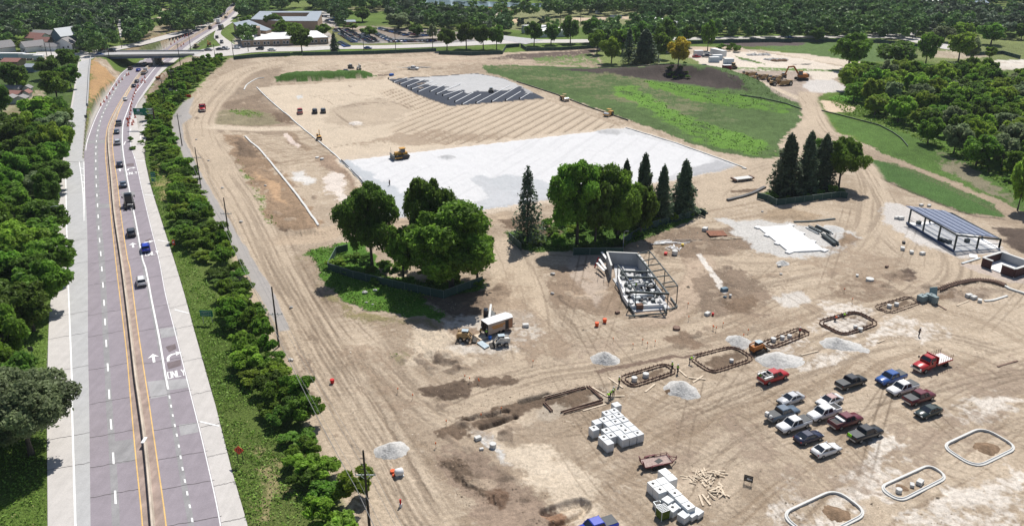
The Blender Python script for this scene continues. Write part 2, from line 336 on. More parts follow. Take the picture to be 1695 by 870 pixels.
# graded pad
poly([(427,146),(460,142),(640,131),(690,158),(745,177),(903,165),(1032,211),(565,264),(534,236),(486,200)], SANDL, .5, .4, .10)
poly([(545,180),(620,160),(690,175),(660,200),(600,210),(540,205)], SANDD, 2, 2.5, .2, k=.4)
for pts in ([(500,165),(530,157),(580,158),(620,160)],[(530,170),(560,165),(640,163),(680,172)],[(560,180),(600,172),(660,170),(690,182)],[(470,150),(530,165),(560,190),(600,215)],[(520,250),(600,235),(660,230)]):
    track(pts, 4.5, None, ruts=.7, freq=1.2, seed=len(pts)+int(pts[0][0]), soft=.8)
poly([(487,160),(497,157),(502,162),(494,165)], GRAV, .8, .8); poly([(580,204),(590,201),(600,206),(585,208)], PALE, .6, .6)
mound(588, 204, 2.5, .6, (.6,.55,.5))
# drain trenches, all running one way
qD = (P(844,142)-P(764.5,174)).xy; qD.normalize(); qn = Vector((-qD.y, qD.x)); o0 = P(787.5,171.3).xy; stepD = abs((P(813,168.5).xy-o0).dot(qn))
ix, wgt, d = area([(655,146),(700,160),(745,177),(903,165),(1032,211),(860,233),(760,246),(640,215),(690,185),(620,150)], 6, 1)
cr = ((X[ix]-o0.x)*qn.x+(Y[ix]-o0.y)*qn.y)/stepD; al = X[ix]*qD.x+Y[ix]*qD.y
cr = cr+.06*(n2[ix]-.5)*4; tri = np.abs(cr-np.round(cr)-.0)*stepD
wv = wgt*np.exp(-(tri/.40)**2)*sst(.30, .5, vnoise(np.round(cr)*3.1, al*.03, 91)+.25)
C[ix] = C[ix]*(1-.9*wv[:, None])+np.array((.12,.09,.065))*.9*wv[:, None]; Z[ix] -= .45*wv
w3 = wgt*np.exp(-((tri-1.2)/.6)**2)*.4; C[ix] = C[ix]*(1-w3[:, None])+np.array((.36,.27,.19))*w3[:, None]
# geotextile and stone layer beyond
poly([(643,132),(680,128.5),(790,122),(835,130),(903,163),(745,176),(700,160),(690,156)], (.052,.060,.078), .25, .1, .05, lab=2, h=.2, hs=.5)
ix, wgt, d = area([(672,131),(785,122.5),(834,130),(862,143),(840,150),(818,150),(806,153),(790,151),(775,156),(768,150),(752,152),(735,150),(742,144),(722,144),(700,139),(712,134),(690,133)], .5, .8)
paint(ix, wgt, (.43,.43,.43), .06, 0, 6)
ix, wgt, d = area([(862,143),(835,132),(880,152),(870,156)], .5, 1.2); paint(ix, wgt*.7, (.42,.42,.42), .1, 0, 6)
# the big stone pad
pad = [(565,267),(700,251),(1035,212),(1120,238),(1226,276),(1100,300),(960,322),(791,349),(650,372),(600,300)]
poly([(555,262),(1036,207),(1240,277),(800,356),(640,380),(590,310)], (.50,.42,.33), 1.2, 1, .15)
poly(pad, (.58,.58,.585), .3, .15, .03, lab=4, h=.25, hs=1.2)
poly([(565,267),(580,264),(640,305),(700,345),(740,353),(650,372),(598,303)], (.42,.44,.46), 1, 1.2, .06)
poly([(775,296),(800,291),(840,312),(900,330),(940,322),(960,323),(791,349),(730,358),(800,334),(806,328),(795,312)], (.45,.46,.475), .6, .8, .06)
poly([(800,300),(835,290),(900,300),(930,315),(900,330),(845,322)], (.44,.455,.47), 1, 1, .06)
poly([(1000,215),(1035,212),(1226,276),(1100,300),(1085,298),(1190,268),(1160,255),(1080,232),(1040,222)], (.50,.50,.50), .8, 1.2, .06)
poly([(1145,280),(1190,266),(1222,276),(1150,291)], (.38,.38,.39), .8, 1, .1)
ix, wgt, d = area(pad, .5, .1); cr = ((X[ix]-o0.x)*qn.x+(Y[ix]-o0.y)*qn.y); al = X[ix]*qD.x+Y[ix]*qD.y
s_ = vnoise(cr*.9+4*n1[ix]*3, al*.02, 95)*.6+vnoise(cr*2.1, al*.03, 97)*.4; wv = (wgt*sst(.56, .8, s_)*.30)[:, None]; C[ix] = C[ix]*(1-wv)+np.array((.42,.42,.43))*wv
for x, y, r, h in ((742,261,2.6,.8),(1010,219,5,.9),(704,133,3,.8),(760,140,3,.8),(828,147,2,.5)): mound(x, y, r, h, (.46,.46,.46), rough=.4)
# ---- meadow beyond the pad, with its bank of black soil
poly([(797,108),(860,108),(1010,113),(1060,120),(1130,114),(1190,118),(1240,135),(1275,152),(1328,170),(1325,200),(1298,225),(1288,263),(1245,261),(1180,250),(1060,205),(1000,183),(920,155),(850,132),(806,120)], (.085,.135,.045), .6, 1.2, .35, g=1, lab=7)
poly([(800,108),(860,110),(1040,125),(1130,150),(1200,185),(1150,190),(1060,175),(980,160),(900,140)], (.17,.15,.09), 2, 3, .25, g=.6, patch=.55, k=.7)
poly([(1000,150),(1100,180),(1180,215),(1230,200),(1180,185),(1090,160)], (.14,.15,.08), 2, 3, .2, g=.6, patch=.56, k=.6)
poly([(1015,142),(1045,141),(1085,165),(1150,200),(1240,225),(1275,245),(1262,259),(1180,242),(1130,215),(1080,186),(1050,168),(1010,156)], (.12,.235,.038), 2.5, 2.5, .2, g=1, patch=.42)
poly([(1055,132),(1110,138),(1190,150),(1280,170),(1320,172),(1300,190),(1220,180),(1120,160)], (.10,.20,.03), 2, 2.5, .25, g=1, patch=.46)
poly([(850,90),(985,82),(982,92),(900,100),(850,98),(800,98)], (.12,.09,.075), 1.5, 1.5, .25, patch=.36); poly([(870,97),(985,88),(992,112),(900,106)], (.13,.19,.06), 1.5, 2, .3, g=1, patch=.45)
poly([(985,84),(1060,78),(1120,90),(1150,98),(1190,120),(1120,116),(1000,112)], (.17,.21,.07), 1.5, 1, .2, g=1, lab=7)
bermc = [P(1000,121),P(1060,128),(P(1120,128)),P(1180,135),P(1225,150),P(1262,166)]
ix, d, s = path_coords([(930,118),(1000,118),(1060,120),(1120,120),(1180,126),(1225,141),(1262,155),(1310,166)], 26)
Lb = s.max(); e = sst(0, 60, s)*(1-sst(Lb-35, Lb, s)); hgt = 4.2*e*np.exp(-(np.clip(np.abs(d)-2, 0, 99)/6.5)**2)
Z[ix] += hgt
poly([(920,114),(990,115),(1060,121),(1115,120),(1182,128),(1228,146),(1240,156),(1205,149),(1150,141),(1095,134),(1040,127),(960,119)], (.062,.05,.044), .8, 1.4, .25, g=.2)
poly([(1290,262),(1300,230),(1330,198),(1345,190),(1370,215),(1400,240),(1420,262),(1380,262),(1330,250)], SAND, 1.5, 1.5, .15)
# ---- yard beyond the berm
poly([(1140,92),(1160,82),(1240,84),(1330,98),(1400,112),(1390,125),(1340,150),(1400,142),(1402,152),(1350,152),(1340,165),(1290,160),(1235,135),(1180,118)], (.60,.53,.45), 1, 1, .1)
poly([(1205,116),(1330,118),(1345,132),(1400,138),(1402,150),(1345,155),(1330,172),(1290,160),(1240,135)], (.34,.28,.23), 1.5, 1.5, .2); poly([(1335,133),(1380,132),(1402,146),(1395,152),(1345,154),(1330,145)], (.52,.49,.46), 1, .8, .08)
poly([(1250,66),(1330,66),(1420,68),(1470,75),(1500,100),(1440,104),(1340,92),(1260,78)], (.10,.16,.05), 1, 1, .2, g=1); poly([(1190,72),(1260,68),(1335,70),(1330,75),(1200,78)], (.10,.08,.075), 1, 1, .2)
poly([(1260,84),(1400,110),(1440,112),(1445,106),(1340,90)], (.55,.47,.38), .8, .8, .1); poly([(1140,78),(1230,78),(1240,86),(1150,86)], (.5,.4,.31), .8, .8, .1)
poly([(1195,112),(1280,112),(1395,116),(1400,119),(1290,117),(1200,116)], (.12,.2,.05), .5, .8, .2, g=1, patch=.45); poly([(1216,92),(1260,104),(1268,108),(1225,98)], (.1,.17,.04), .5, .8, g=1)
track([(1200,114),(1240,130),(1290,152),(1335,168),(1345,182)], 5, SANDL, ruts=.3)
poly([(1358,165),(1385,170),(1418,178),(1412,186),(1370,185)], (.58,.46,.34), 1, 1, .1)
poly([(1370,165),(1400,150),(1440,155),(1425,170),(1385,168)], (.10,.24,.03), 1, 1, .2, g=1)
poly([(1362,186),(1420,200),(1490,215),(1560,245),(1640,290),(1720,340),(1720,372),(1600,312),(1500,272),(1440,242),(1385,212)], (.085,.155,.035), 1, 1.5, .3, g=1, lab=7)
poly([(1420,178),(1500,200),(1560,240),(1640,280),(1700,330),(1700,200),(1500,150)], (.10,.19,.03), 2, 2, .3, g=1, lab=7)
poly([(1360,205),(1420,240),(1500,268),(1600,308),(1720,362),(1720,395),(1650,362),(1560,322),(1500,285),(1400,252),(1340,225)], (.33,.26,.19), 1, 1.2, .2)
poly([(1560,250),(1640,300),(1690,345),(1640,320),(1560,280)], (.20,.18,.12), 2, 2, .2, g=.5, patch=.4)
poly([(1425,262),(1480,270),(1560,300),(1640,335),(1662,360),(1600,352),(1520,322),(1450,290)], (.075,.145,.04), .6, 1, .25, g=1, lab=7)
ix, d, s = path_coords([(1428,268),(1450,290),(1520,322),(1600,353),(1660,362)], 1.6); wv = np.exp(-(d/.6)**2)*.8; C[ix] = C[ix]*(1-wv[:, None])+np.array((.10,.075,.06))*wv[:, None]; Z[ix] -= .3*wv
track([(1338,150),(1345,185),(1362,215),(1400,245),(1440,290),(1450,330),(1438,380),(1410,430)], 8, SAND, ruts=.5)
track([(1345,190),(1335,165),(1322,150)], 6, None, ruts=.6)
track([(1360,215),(1430,250),(1520,285),(1620,330),(1700,365)], 7, None, ruts=.5, seed=8)
track([(1290,270),(1240,282),(1200,300),(1170,330),(1190,350)], 12, SAND, ruts=.4, seed=6)
# ---- middle of the site
for i, pts in enumerate(([(720,870),(660,760),(600,660),(560,600)], [(900,640),(840,690),(760,700),(700,660),(640,600),(560,520)], [(1130,870),(1200,760),(1300,700),(1440,650),(1600,620)], [(1440,290),(1470,340),(1440,400),(1380,450),(1260,480),(1150,540)], [(1700,600),(1560,560),(1460,560),(1340,600),(1200,650),(1080,700)], [(830,470),(870,430),(960,425)], [(1440,380),(1500,430),(1580,450),(1690,500)])):
    track(pts, 6+i%3, (.49,.405,.31), ruts=.6, freq=2.2, k=.6, seed=100+i)
poly([(425,395),(560,400),(560,410),(500,415),(470,400)], SANDD, 1, 1, .2, k=.5)
track([(430,395),(520,392),(570,378),(700,368),(820,362),(870,350)], 8, (.42,.33,.24), ruts=.4, seed=5)
track([(905,640),(880,560),(872,500),(850,440),(822,385)], 10, SAND, ruts=.5, seed=15)
track([(700,700),(800,655),(900,622),(1000,608),(1130,575),(1260,545),(1400,500),(1530,470),(1560,430),(1540,400),(1480,360)], 15, SAND, ruts=.55, seed=25)
track([(600,560),(650,640),(720,680),(800,690)], 9, None, ruts=.5, seed=35); track([(860,420),(960,425),(1100,430),(1280,440),(1400,420),(1440,380)], 10, SAND, ruts=.45, seed=45)
track([(1030,530),(1100,520),(1150,480),(1160,440),(1120,400),(1080,385)], 7, (.42,.33,.25), ruts=.5, seed=55); track([(870,480),(920,540),(960,570),(1100,560)], 7, None, ruts=.5, seed=65)
poly([(507,415),(560,405),(600,400),(640,460),(800,470),(795,480),(760,490),(700,500),(742,520),(735,532),(690,522),(600,512),(560,492),(530,455)], (.085,.185,.025), .5, 1.2, .35, g=1, lab=7)
poly([(500,420),(530,470),(590,520),(700,530),(740,540),(600,535),(540,495)], (.22,.19,.10), 1, 1.5, .3, g=.4, patch=.47)
poly([(700,490),(790,480),(830,470),(850,485),(800,520),(760,530)], (.155,.115,.085), 1, 1.2, .25, h=.3)
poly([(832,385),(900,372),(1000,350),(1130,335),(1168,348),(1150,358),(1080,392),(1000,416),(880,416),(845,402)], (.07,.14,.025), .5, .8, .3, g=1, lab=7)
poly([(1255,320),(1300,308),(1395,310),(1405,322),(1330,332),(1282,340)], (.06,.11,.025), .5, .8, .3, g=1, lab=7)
poly([(820,365),(870,355),(930,380),(925,392),(860,385)], DIRT, 1, 1.5, .3, h=.4)
poly([(1070,392),(1140,375),(1240,380),(1250,410),(1160,425),(1080,425)], (.22,.165,.12), 1.5, 1.5, .3, patch=.36)
poly([(900,455),(960,430),(1010,440),(1040,520),(980,525),(920,505)], (.24,.18,.13), 1.5, 2, .25, patch=.33)
poly([(1140,455),(1190,440),(1240,460),(1285,490),(1240,525),(1170,520),(1150,490)], (.23,.175,.13), 1.5, 2, .3, patch=.33); poly([(1195,495),(1240,490),(1260,510),(1210,520)], DIRT, .8, 1.2, .3, h=.5)
poly([(990,510),(1020,440),(1000,420),(960,420),(940,440)], (.38,.31,.25), 1, 1, .2); poly([(1150,420),(1162,420),(1205,482),(1198,486)], (.62,.58,.53), .3, .4)
poly([(1185,362),(1240,366),(1320,372),(1420,385),(1400,420),(1330,428),(1262,420)], (.50,.485,.46), 1.5, 1.5, .1)
poly([(1462,336),(1530,345),(1580,385),(1665,402),(1660,418),(1580,425),(1500,395),(1470,370)], (.52,.49,.46), 1.5, 1.5, .1)
poly([(1650,378),(1720,375),(1720,430),(1665,402)], (.10,.075,.06), 1, 1, .25, h=.4); poly([(1590,437),(1660,465),(1720,475),(1720,430)], (.45,.38,.33), 1, .8, .1)
poly([(1256,352),(1300,345),(1370,358),(1330,366),(1262,362)], (.32,.245,.17), 1, 1.5, .2, h=.5); poly([(1395,385),(1420,395),(1400,410),(1385,400)], (.26,.19,.13), 1, 1, .3)
poly([(1210,315),(1260,312),(1262,316),(1212,320)], DIRT, .4, .4, .2); poly([(1460,452),(1500,441),(1520,452),(1500,463),(1470,462)], (.13,.095,.075), .8, 1.2, .3, h=-.5)
poly([(1360,470),(1420,455),(1480,470),(1440,500),(1380,495)], (.24,.18,.13), 1.5, 2, .3, patch=.4); poly([(1280,490),(1330,482),(1350,500),(1300,506)], CHALK, 1, 1.2, .1, k=.7)
poly([(1500,470),(1570,480),(1620,470),(1660,480),(1600,500),(1540,490)], (.27,.215,.165), 1.5, 1.5, .25, patch=.35); poly([(1545,490),(1580,482),(1582,490),(1550,497)], DIRT, .5, .8, .2)
poly([(690,560),(660,600),(740,610),(790,590),(760,545),(700,545)], SANDL, 2, 2, .15, h=.7, hs=6); poly([(640,585),(660,582),(680,600),(650,602)], GR, .6, 1, .3, g=1, patch=.5)
poly([(740,530),(800,520),(860,510),(900,545),(880,570),(830,590),(760,580)], (.52,.47,.41), 2, 2, .15, patch=.38); poly([(745,545),(800,540),(790,570),(750,570)], (.27,.20,.145), 1, 1.2, .2)
poly([(705,645),(760,632),(800,642),(782,656),(742,665),(712,658)], (.13,.095,.07), .7, 1.2, .3, h=.35); poly([(776,628),(838,618),(852,630),(812,646),(785,642)], (.15,.11,.08), .7, 1.2, .3, h=.25)
poly([(1090,560),(1130,545),(1170,570),(1140,575)], (.24,.175,.125), .7, 1, .25); poly([(985,612),(1090,592),(1160,580),(1160,584),(1080,600),(990,618)], (.18,.13,.10), .3, .5, .2)
poly([(900,655),(1000,640),(1020,660),(930,690),(880,690)], (.40,.34,.27), 1, 1, .15)
poly([(728,712),(790,685),(850,668),(905,655),(985,642),(1010,650),(900,672),(840,690),(800,700),(792,716),(765,730),(735,725)], (.155,.112,.08), .6, 1.0, .3, h=.3)
for a, b in (((765,696),(838,680)), ((798,707),(852,690)), ((862,664),(905,652))):
    ix, d, s = path_coords([a, b], 1.6); wv = np.exp(-(d/.55)**4); paint(ix, wv*.9, (.06,.045,.035), .2); Z[ix] -= .8*wv
poly([(722,748),(770,740),(812,765),(870,800),(905,838),(940,900),(900,1000),(860,900),(800,850),(760,820),(732,780)], (.27,.205,.155), 1.2, 1.5, .3)
poly([(726,755),(750,752),(800,800),(840,840),(820,838),(770,805)], (.15,.11,.08), .8, 1.2, .3, h=.7, hs=2); poly([(808,815),(838,812),(850,830),(830,842),(810,836)], (.15,.10,.07), .6, .8, .3, h=.7, hs=2)
poly([(785,710),(800,706),(830,735),(850,765),(838,765),(800,735)], (.55,.53,.50), 1, 1, .1)
poly([(893,846),(960,821),(980,828),(986,842),(965,860),(930,870),(905,866)], (.23,.14,.09), .5, .6, .25, h=-.5, hs=1.2)
ix, d, s = path_coords([(900,846),(955,829),(970,832),(968,842),(955,852),(915,866)], 1.8); wv = np.exp(-(d/.6)**4); paint(ix, wv*.9, (.07,.045,.035), .2); Z[ix] -= .7*wv
poly([(780,700),(860,720),(960,760),(1000,820),(1040,900),(960,900),(900,800),(840,740)], SANDL, 3, 3, .12, patch=.35)
poly([(850,720),(950,770),(960,810),(900,800),(850,750)], (.62,.53,.42), 3, 3, .1, k=.6)
for pts in ([(1160,597),(1185,612),(1235,594),(1212,580)], [(1045,625),(1052,632),(1105,615),(1098,609)], [(1370,535),(1398,548),(1440,536),(1415,523)], [(1460,508),(1474,512),(1512,500),(1502,495)], [(915,664),(935,678),(985,663),(966,647)], [(1275,566),(1285,569),(1328,553),(1318,549)]):
    poly(pts, (.165,.12,.085), .8, .8, .3, h=.12, patch=.30)
for pts, cl in (([(462,515),(475,525),(530,640),(590,770),(620,880),(600,870),(555,740),(500,620)], (.27,.21,.155)), ([(470,560),(500,590),(560,720),(600,830),(640,880),(600,860),(545,740)], (.20,.155,.115)), ([(640,650),(700,690),(740,740),(720,760),(680,720)], (.25,.195,.145)), ([(830,560),(900,540),(1000,560),(1080,540),(1000,590),(880,600)], (.32,.255,.195))):
    poly(pts, cl, 1, 2.5, .3, patch=.53, h=.15)
for pts in ([(640,560),(700,640),(620,700),(570,600)], [(830,450),(880,520),(960,560),(880,600),(800,520)], [(1200,520),(1400,500),(1330,540),(1180,570)], [(1400,400),(1540,440),(1500,470),(1340,450)], [(1040,690),(1180,660),(1260,700),(1150,740)], [(700,240),(560,240),(700,215),(860,225)]):
    poly(pts, (.27,.205,.148), 3, 3, .25, patch=.48, k=.75)
# pale, trampled mottles of the car park
for pts in ([(1300,880),(1350,840),(1400,790),(1470,720),(1480,760),(1450,800),(1400,860),(1340,900)], [(1430,720),(1470,715),(1500,745),(1460,750)], [(1555,690),(1600,655),(1650,640),(1700,660),(1650,700),(1600,710)], [(1250,860),(1300,800),(1330,810),(1290,880)], [(1470,860),(1560,800),(1700,780),(1700,870),(1560,900)], [(1300,600),(1340,585),(1380,590),(1400,575),(1440,578),(1400,600),(1320,612)], [(1250,575),(1290,560),(1330,560),(1300,580)], [(1340,545),(1400,555),(1460,515),(1440,505),(1380,500),(1350,520)], [(1440,575),(1460,545),(1500,520),(1560,540),(1520,560)]):
    poly(pts, (.60,.55,.49), 1.5, 2.2, .16, patch=.47, k=.9)
for pts in ([(1240,680),(1290,690),(1300,740),(1240,760),(1150,720),(1130,690)], [(1480,720),(1560,680),(1700,690),(1700,720),(1560,760),(1500,790)], [(1230,790),(1320,770),(1420,760),(1440,800),(1330,820),(1240,840)], [(1000,740),(1080,720),(1160,760),(1100,800)], [(1500,600),(1700,590),(1700,640),(1560,650)]):
    poly(pts, (.27,.21,.16), 2, 3, .3, patch=.51, k=.8)
for i in range(120):                                  # single vehicle passes about the lower site
    r_ = random.Random(i*13+5); x0, y0 = r_.uniform(900, 1650), r_.uniform(470, 860); a = r_.choice([-.3, -.35, -.2, .5, .9, -1.1])+r_.uniform(-.25, .25); L = r_.uniform(60, 220)
    rut([(x0, y0), (x0+L*.5*math.cos(a), y0+L*.5*math.sin(a)+r_.uniform(-12, 12)), (x0+L*math.cos(a), y0+L*math.sin(a))], wdt=.17, sep=r_.choice((1.6,1.9,2.3)), k=r_.uniform(.25, .75))
for i in range(44):
    r_ = random.Random(i*7+900); y0 = r_.uniform(420, 860); x0 = 455+(y0-420)*.56+r_.uniform(-45, 45); L = r_.uniform(60, 160)
    rut([(x0-L*.3, y0-L*.6), (x0, y0), (x0+L*.42, y0+L*.62)], wdt=.22, k=r_.uniform(.2, .5))
r_ = random.Random(77)                               # clods, dug ridges and small spoil about the dirt patches
for i in range(190):
    cx, cy, sx, sy = r_.choice([(460,300,40,60),(800,700,50,25),(830,800,60,40),(1200,480,50,30),(960,480,40,30),(600,290,30,20),(1440,475,60,20),(1130,410,60,15),(720,600,40,20),(1150,570,40,15),(1600,480,50,12),(650,150,120,12),(400,160,60,30),(700,110,90,6)])
    x, y = r_.gauss(cx, sx*.6), r_.gauss(cy, sy*.6); a = r_.uniform(0, 3); mound(x, y, r_.uniform(.6, 2.2), r_.uniform(.12, .45), r_.choice([(.22,.165,.12),(.30,.23,.17),(.16,.12,.09),(.40,.32,.24)]), r_.uniform(.5, 1.4), a, rough=.6, k=.6)
poly([(312,186),(318,193),(301,206),(304,228),(334,290),(374,355),(416,425),(446,470),(480,545),(462,548),(418,470),(376,400),(342,340),(310,275),(284,215),(284,190),(303,168),(322,160)], (.335,.315,.30), .3, .2, .07, lab=3)
# ---- highway cutting: the land dips to carry the road under the bridge
HL = [(79,1000),(79,870),(78,700),(78,600),(82,520),(88,470),(97,436),(92.5,400),(92.5,358),(95,318),(104,268),(110,218),(121,155),(130,100)]   # outer edge, ramp side
HWL = [(145,218),(150,195),(162,172),(180,147),(197,127),(208,115),(240,98),(272,80),(300,62),(350,35),(375,15),(390,0)]                        # main carriageway left edge
HWR = [(412,0),(385,32),(355,50),(330,70),(300,90),(268,112),(250,128),(236,150),(250,190),(240,218),(240,265),(250,310),(265,358),(289,433),(305,486),(322,548),(351,651),(385,782),(410,870),(450,1000)]
cw = [tuple(PH(*p)[:2]) for p in [(139,300)]+HWL+HWR[:9]+[(240,230),(245,300)]]
q = np.array(cw); lo, hi = q.min(0)-30, q.max(0)+30
ix = np.nonzero((X > lo[0]) & (X < hi[0]) & (Y > lo[1]) & (Y < hi[1]))[0]; d = segd(X[ix], Y[ix], q); d = np.where(inside(X[ix], Y[ix], q), 0, d)
dw = 1-sst(1.5, 15, d)
ramp_line = np.array([P(*p)[:2] for p in ((140,275),(146,155),(151,95),(162,90),(230,75),(250,71.5),(310,54.5),(345,42.5),(364,33))])
dr = segd(X[ix], Y[ix], ramp_line, False); dw = dw*sst(0, 14, dr)
Z[ix] = Z[ix]*(1-dw)+dip(Y[ix])*dw-dw*.1*(np.abs(dip(Y[ix])) > .3)
allhw = [tuple(P(*p)[:2]) for p in HL]+[tuple(P(*p)[:2]) for p in ((150,96),(139,240),(136,268))]+[tuple(PH(*p)[:2]) for p in HWL]+[tuple(PH(*p)[:2]) for p in HWR]
q = np.array(allhw); ix = np.nonzero((X > q[:,0].min()-1) & (X < q[:,0].max()+1) & (Y > q[:,1].min()-1) & (Y < q[:,1].max()+1))[0]
ins = ix[inside(X[ix], Y[ix], q)]; C[ins] = (.4,.38,.35); G[ins] = 0; Z[ins] = np.where(inside(X[ins], Y[ins], np.array(cw)), dip(Y[ins]), np.minimum(Z[ins], 0))-.35
# lake, and a low rise far off
ix, wgt, d = area([(690,4),(760,10),(860,12),(860,4),(760,-3),(690,-3)], 2, 1); Z[ix] -= 1.0*wgt
Zg = Z.copy()
def ground_z(x, y):
    r = math.hypot(x, y); a = math.atan2(x, y); i = int(np.clip(np.searchsorted(_rr, r)-1, 0, nR-2)); j = int(np.clip(np.searchsorted(_aa, a)-1, 0, nA-2))
    fr = np.clip((r-_rr[i])/(_rr[i+1]-_rr[i]), 0, 1); fa = (a-_aa[j])/(_aa[j+1]-_aa[j]); z = Zg.reshape(nR, nA)
    return float(z[i,j]*(1-fr)*(1-fa)+z[i+1,j]*fr*(1-fa)+z[i,j+1]*(1-fr)*fa+z[i+1,j+1]*fr*fa)
def PG(x, y, up=0.0):                                # pixel -> point on the modelled ground
    p = P(x, y, up)
    for _ in range(3): p = P(x, y, ground_z(p.x, p.y)+up)
    p.z -= up; return p
# ---- material of all ground surfaces
def ground_mat(nm='ground_surface', k=1.0):
    m = bpy.data.materials.new(nm); m.use_nodes = True; t = m.node_tree; L = t.links.new; b = t.nodes['Principled BSDF']
    b.inputs['Roughness'].default_value = .95; b.inputs['Specular IOR Level'].default_value = .12
    at = t.nodes.new('ShaderNodeAttribute'); at.attribute_name = 'Col'; geo = t.nodes.new('ShaderNodeNewGeometry')
    def noise(s, det=5, rg=.6):
        n = t.nodes.new('ShaderNodeTexNoise'); n.inputs['Scale'].default_value = s; n.inputs['Detail'].default_value = det; n.inputs['Roughness'].default_value = rg; L(geo.outputs['Position'], n.inputs['Vector']); return n
    def mr(x, a, b_, c, d): r = t.nodes.new('ShaderNodeMapRange'); [r.inputs[i+1].__setattr__('default_value', v) for i, v in enumerate((a, b_, c, d))]; L(x, r.inputs[0]); return r.outputs[0]
    def mth(op, x, y): r = t.nodes.new('ShaderNodeMath'); r.operation = op; [L(v, r.inputs[i]) if not isinstance(v, (int, float)) else r.inputs[i].__setattr__('default_value', v) for i, v in enumerate((x, y))]; return r.outputs[0]
    a, c = noise(1.6), noise(6.5, 6, .7); f = mth('MULTIPLY', mr(a.outputs['Fac'], .3, .7, 1-.20*k, 1+.18*k), mr(c.outputs['Fac'], .3, .7, 1-.30*k, 1+.28*k))
    gr = noise(2.6, 6, .75); fg = mr(gr.outputs['Fac'], .32, .68, .35, 1.75)
    mix = t.nodes.new('ShaderNodeMix'); mix.data_type = 'FLOAT'; L(at.outputs['Alpha'], mix.inputs[0]); L(f, mix.inputs[2]); L(fg, mix.inputs[3])
    sc_ = t.nodes.new('ShaderNodeVectorMath'); sc_.operation = 'SCALE'; L(at.outputs['Color'], sc_.inputs[0]); L(mix.outputs[0], sc_.inputs['Scale']); L(sc_.outputs[0], b.inputs['Base Color'])
    h = mth('ADD', mth('MULTIPLY', c.outputs['Fac'], .10), mth('MULTIPLY', mth('MULTIPLY', gr.outputs['Fac'], at.outputs['Alpha']), .55)); h = mth('ADD', h, mth('MULTIPLY', a.outputs['Fac'], .16))
    bp = t.nodes.new('ShaderNodeBump'); bp.inputs['Strength'].default_value = .9; bp.inputs['Distance'].default_value = k; L(h, bp.inputs['Height']); L(bp.outputs[0], b.inputs['Normal'])
    return m
GM = ground_mat(); GM2 = ground_mat('laid_surface', .28)
V = np.stack([X, Y, Z], 1); COL = np.concatenate([np.clip(C, .01, .85), np.clip(G, 0, 1)[:, None]], 1)
i0 = (np.arange(nR-1)[:, None]*nA+np.arange(nA-1)[None, :]).ravel(); F = np.stack([i0, i0+nA, i0+nA+1, i0+1], 1)[:, ::-1]; FL = LB[i0]
for lab, nm in ((0,'ground'),(2,'geotextile_sheet'),(3,'path'),(4,'gravel_pad'),(5,'pavement'),(6,'gravel_layer'),(7,'grass')):
    f = F[FL == lab]
    if len(f) == 0: continue
    u, inv = np.unique(f, return_inverse=True)
    tag(np_mesh(nm, V[u], inv.reshape(f.shape), GM if lab in (0,7) else GM2, smooth=True, cols=COL[u]), kind='structure')
# ------------------------------------------------------------------ highway, ramps, bridge
def road_mat(name, col, crack=.0, stain=.12, sc1=.5):
    m = bpy.data.materials.new(name); m.use_nodes = True; t = m.node_tree; L = t.links.new; b = t.nodes['Principled BSDF']; b.inputs['Roughness'].default_value = .85; b.inputs['Specular IOR Level'].default_value = .2
    geo = t.nodes.new('ShaderNodeNewGeometry')
    def noise(s, v=None, det=5):
        n = t.nodes.new('ShaderNodeTexNoise'); n.inputs['Scale'].default_value = s; n.inputs['Detail'].default_value = det; L(v or geo.outputs['Position'], n.inputs['Vector']); return n.outputs['Fac']
    st_ = t.nodes.new('ShaderNodeVectorMath'); st_.operation = 'MULTIPLY'; st_.inputs[1].default_value = (1, .04, 1); L(geo.outputs['Position'], st_.inputs[0])
    def mr(x, a, b_, c, d):
        r = t.nodes.new('ShaderNodeMapRange'); [setattr(r.inputs[i+1], 'default_value', v) for i, v in enumerate((a, b_, c, d))]; L(x, r.inputs[0]); return r.outputs[0]
    def mul(x, y): r = t.nodes.new('ShaderNodeMath'); r.operation = 'MULTIPLY'; L(x, r.inputs[0]); L(y, r.inputs[1]); return r.outputs[0]
    f = mul(mul(mr(noise(sc1), .3, .7, 1-stain, 1+stain), mr(noise(6, det=8), .3, .7, .93, 1.07)), mr(noise(1.1, st_.outputs[0]), .3, .7, 1-stain*.8, 1+stain*.8))
    s = t.nodes.new('ShaderNodeVectorMath'); s.operation = 'SCALE'; s.inputs[0].default_value = col; L(f, s.inputs['Scale']); L(s.outputs[0], b.inputs['Base Color'])
    MATS[name] = m; return m
M_ASPH = road_mat('worn_purple_asphalt', (.272,.243,.268), stain=.07); M_CONC = road_mat('pale_concrete', (.50,.475,.45), stain=.06); M_CONG = road_mat('grey_concrete', (.41,.41,.41), stain=.06)
M_STRIP = road_mat('grey_paving_strip', (.27,.265,.27)); M_APRON = road_mat('brown_median_apron', (.30,.235,.205), stain=.2); M_PATCH = road_mat('patch_asphalt', (.34,.335,.34), stain=.1)
M_WHITE = road_mat('white_road_paint', (.78,.78,.77), stain=.06); M_YEL = road_mat('yellow_road_paint', (.66,.44,.17), stain=.12); M_JOINT = mat('joint_filler', (.11,.10,.10), noise=.3); M_DARKP = road_mat('blacked_out_paint', (.165,.135,.14), stain=.2)
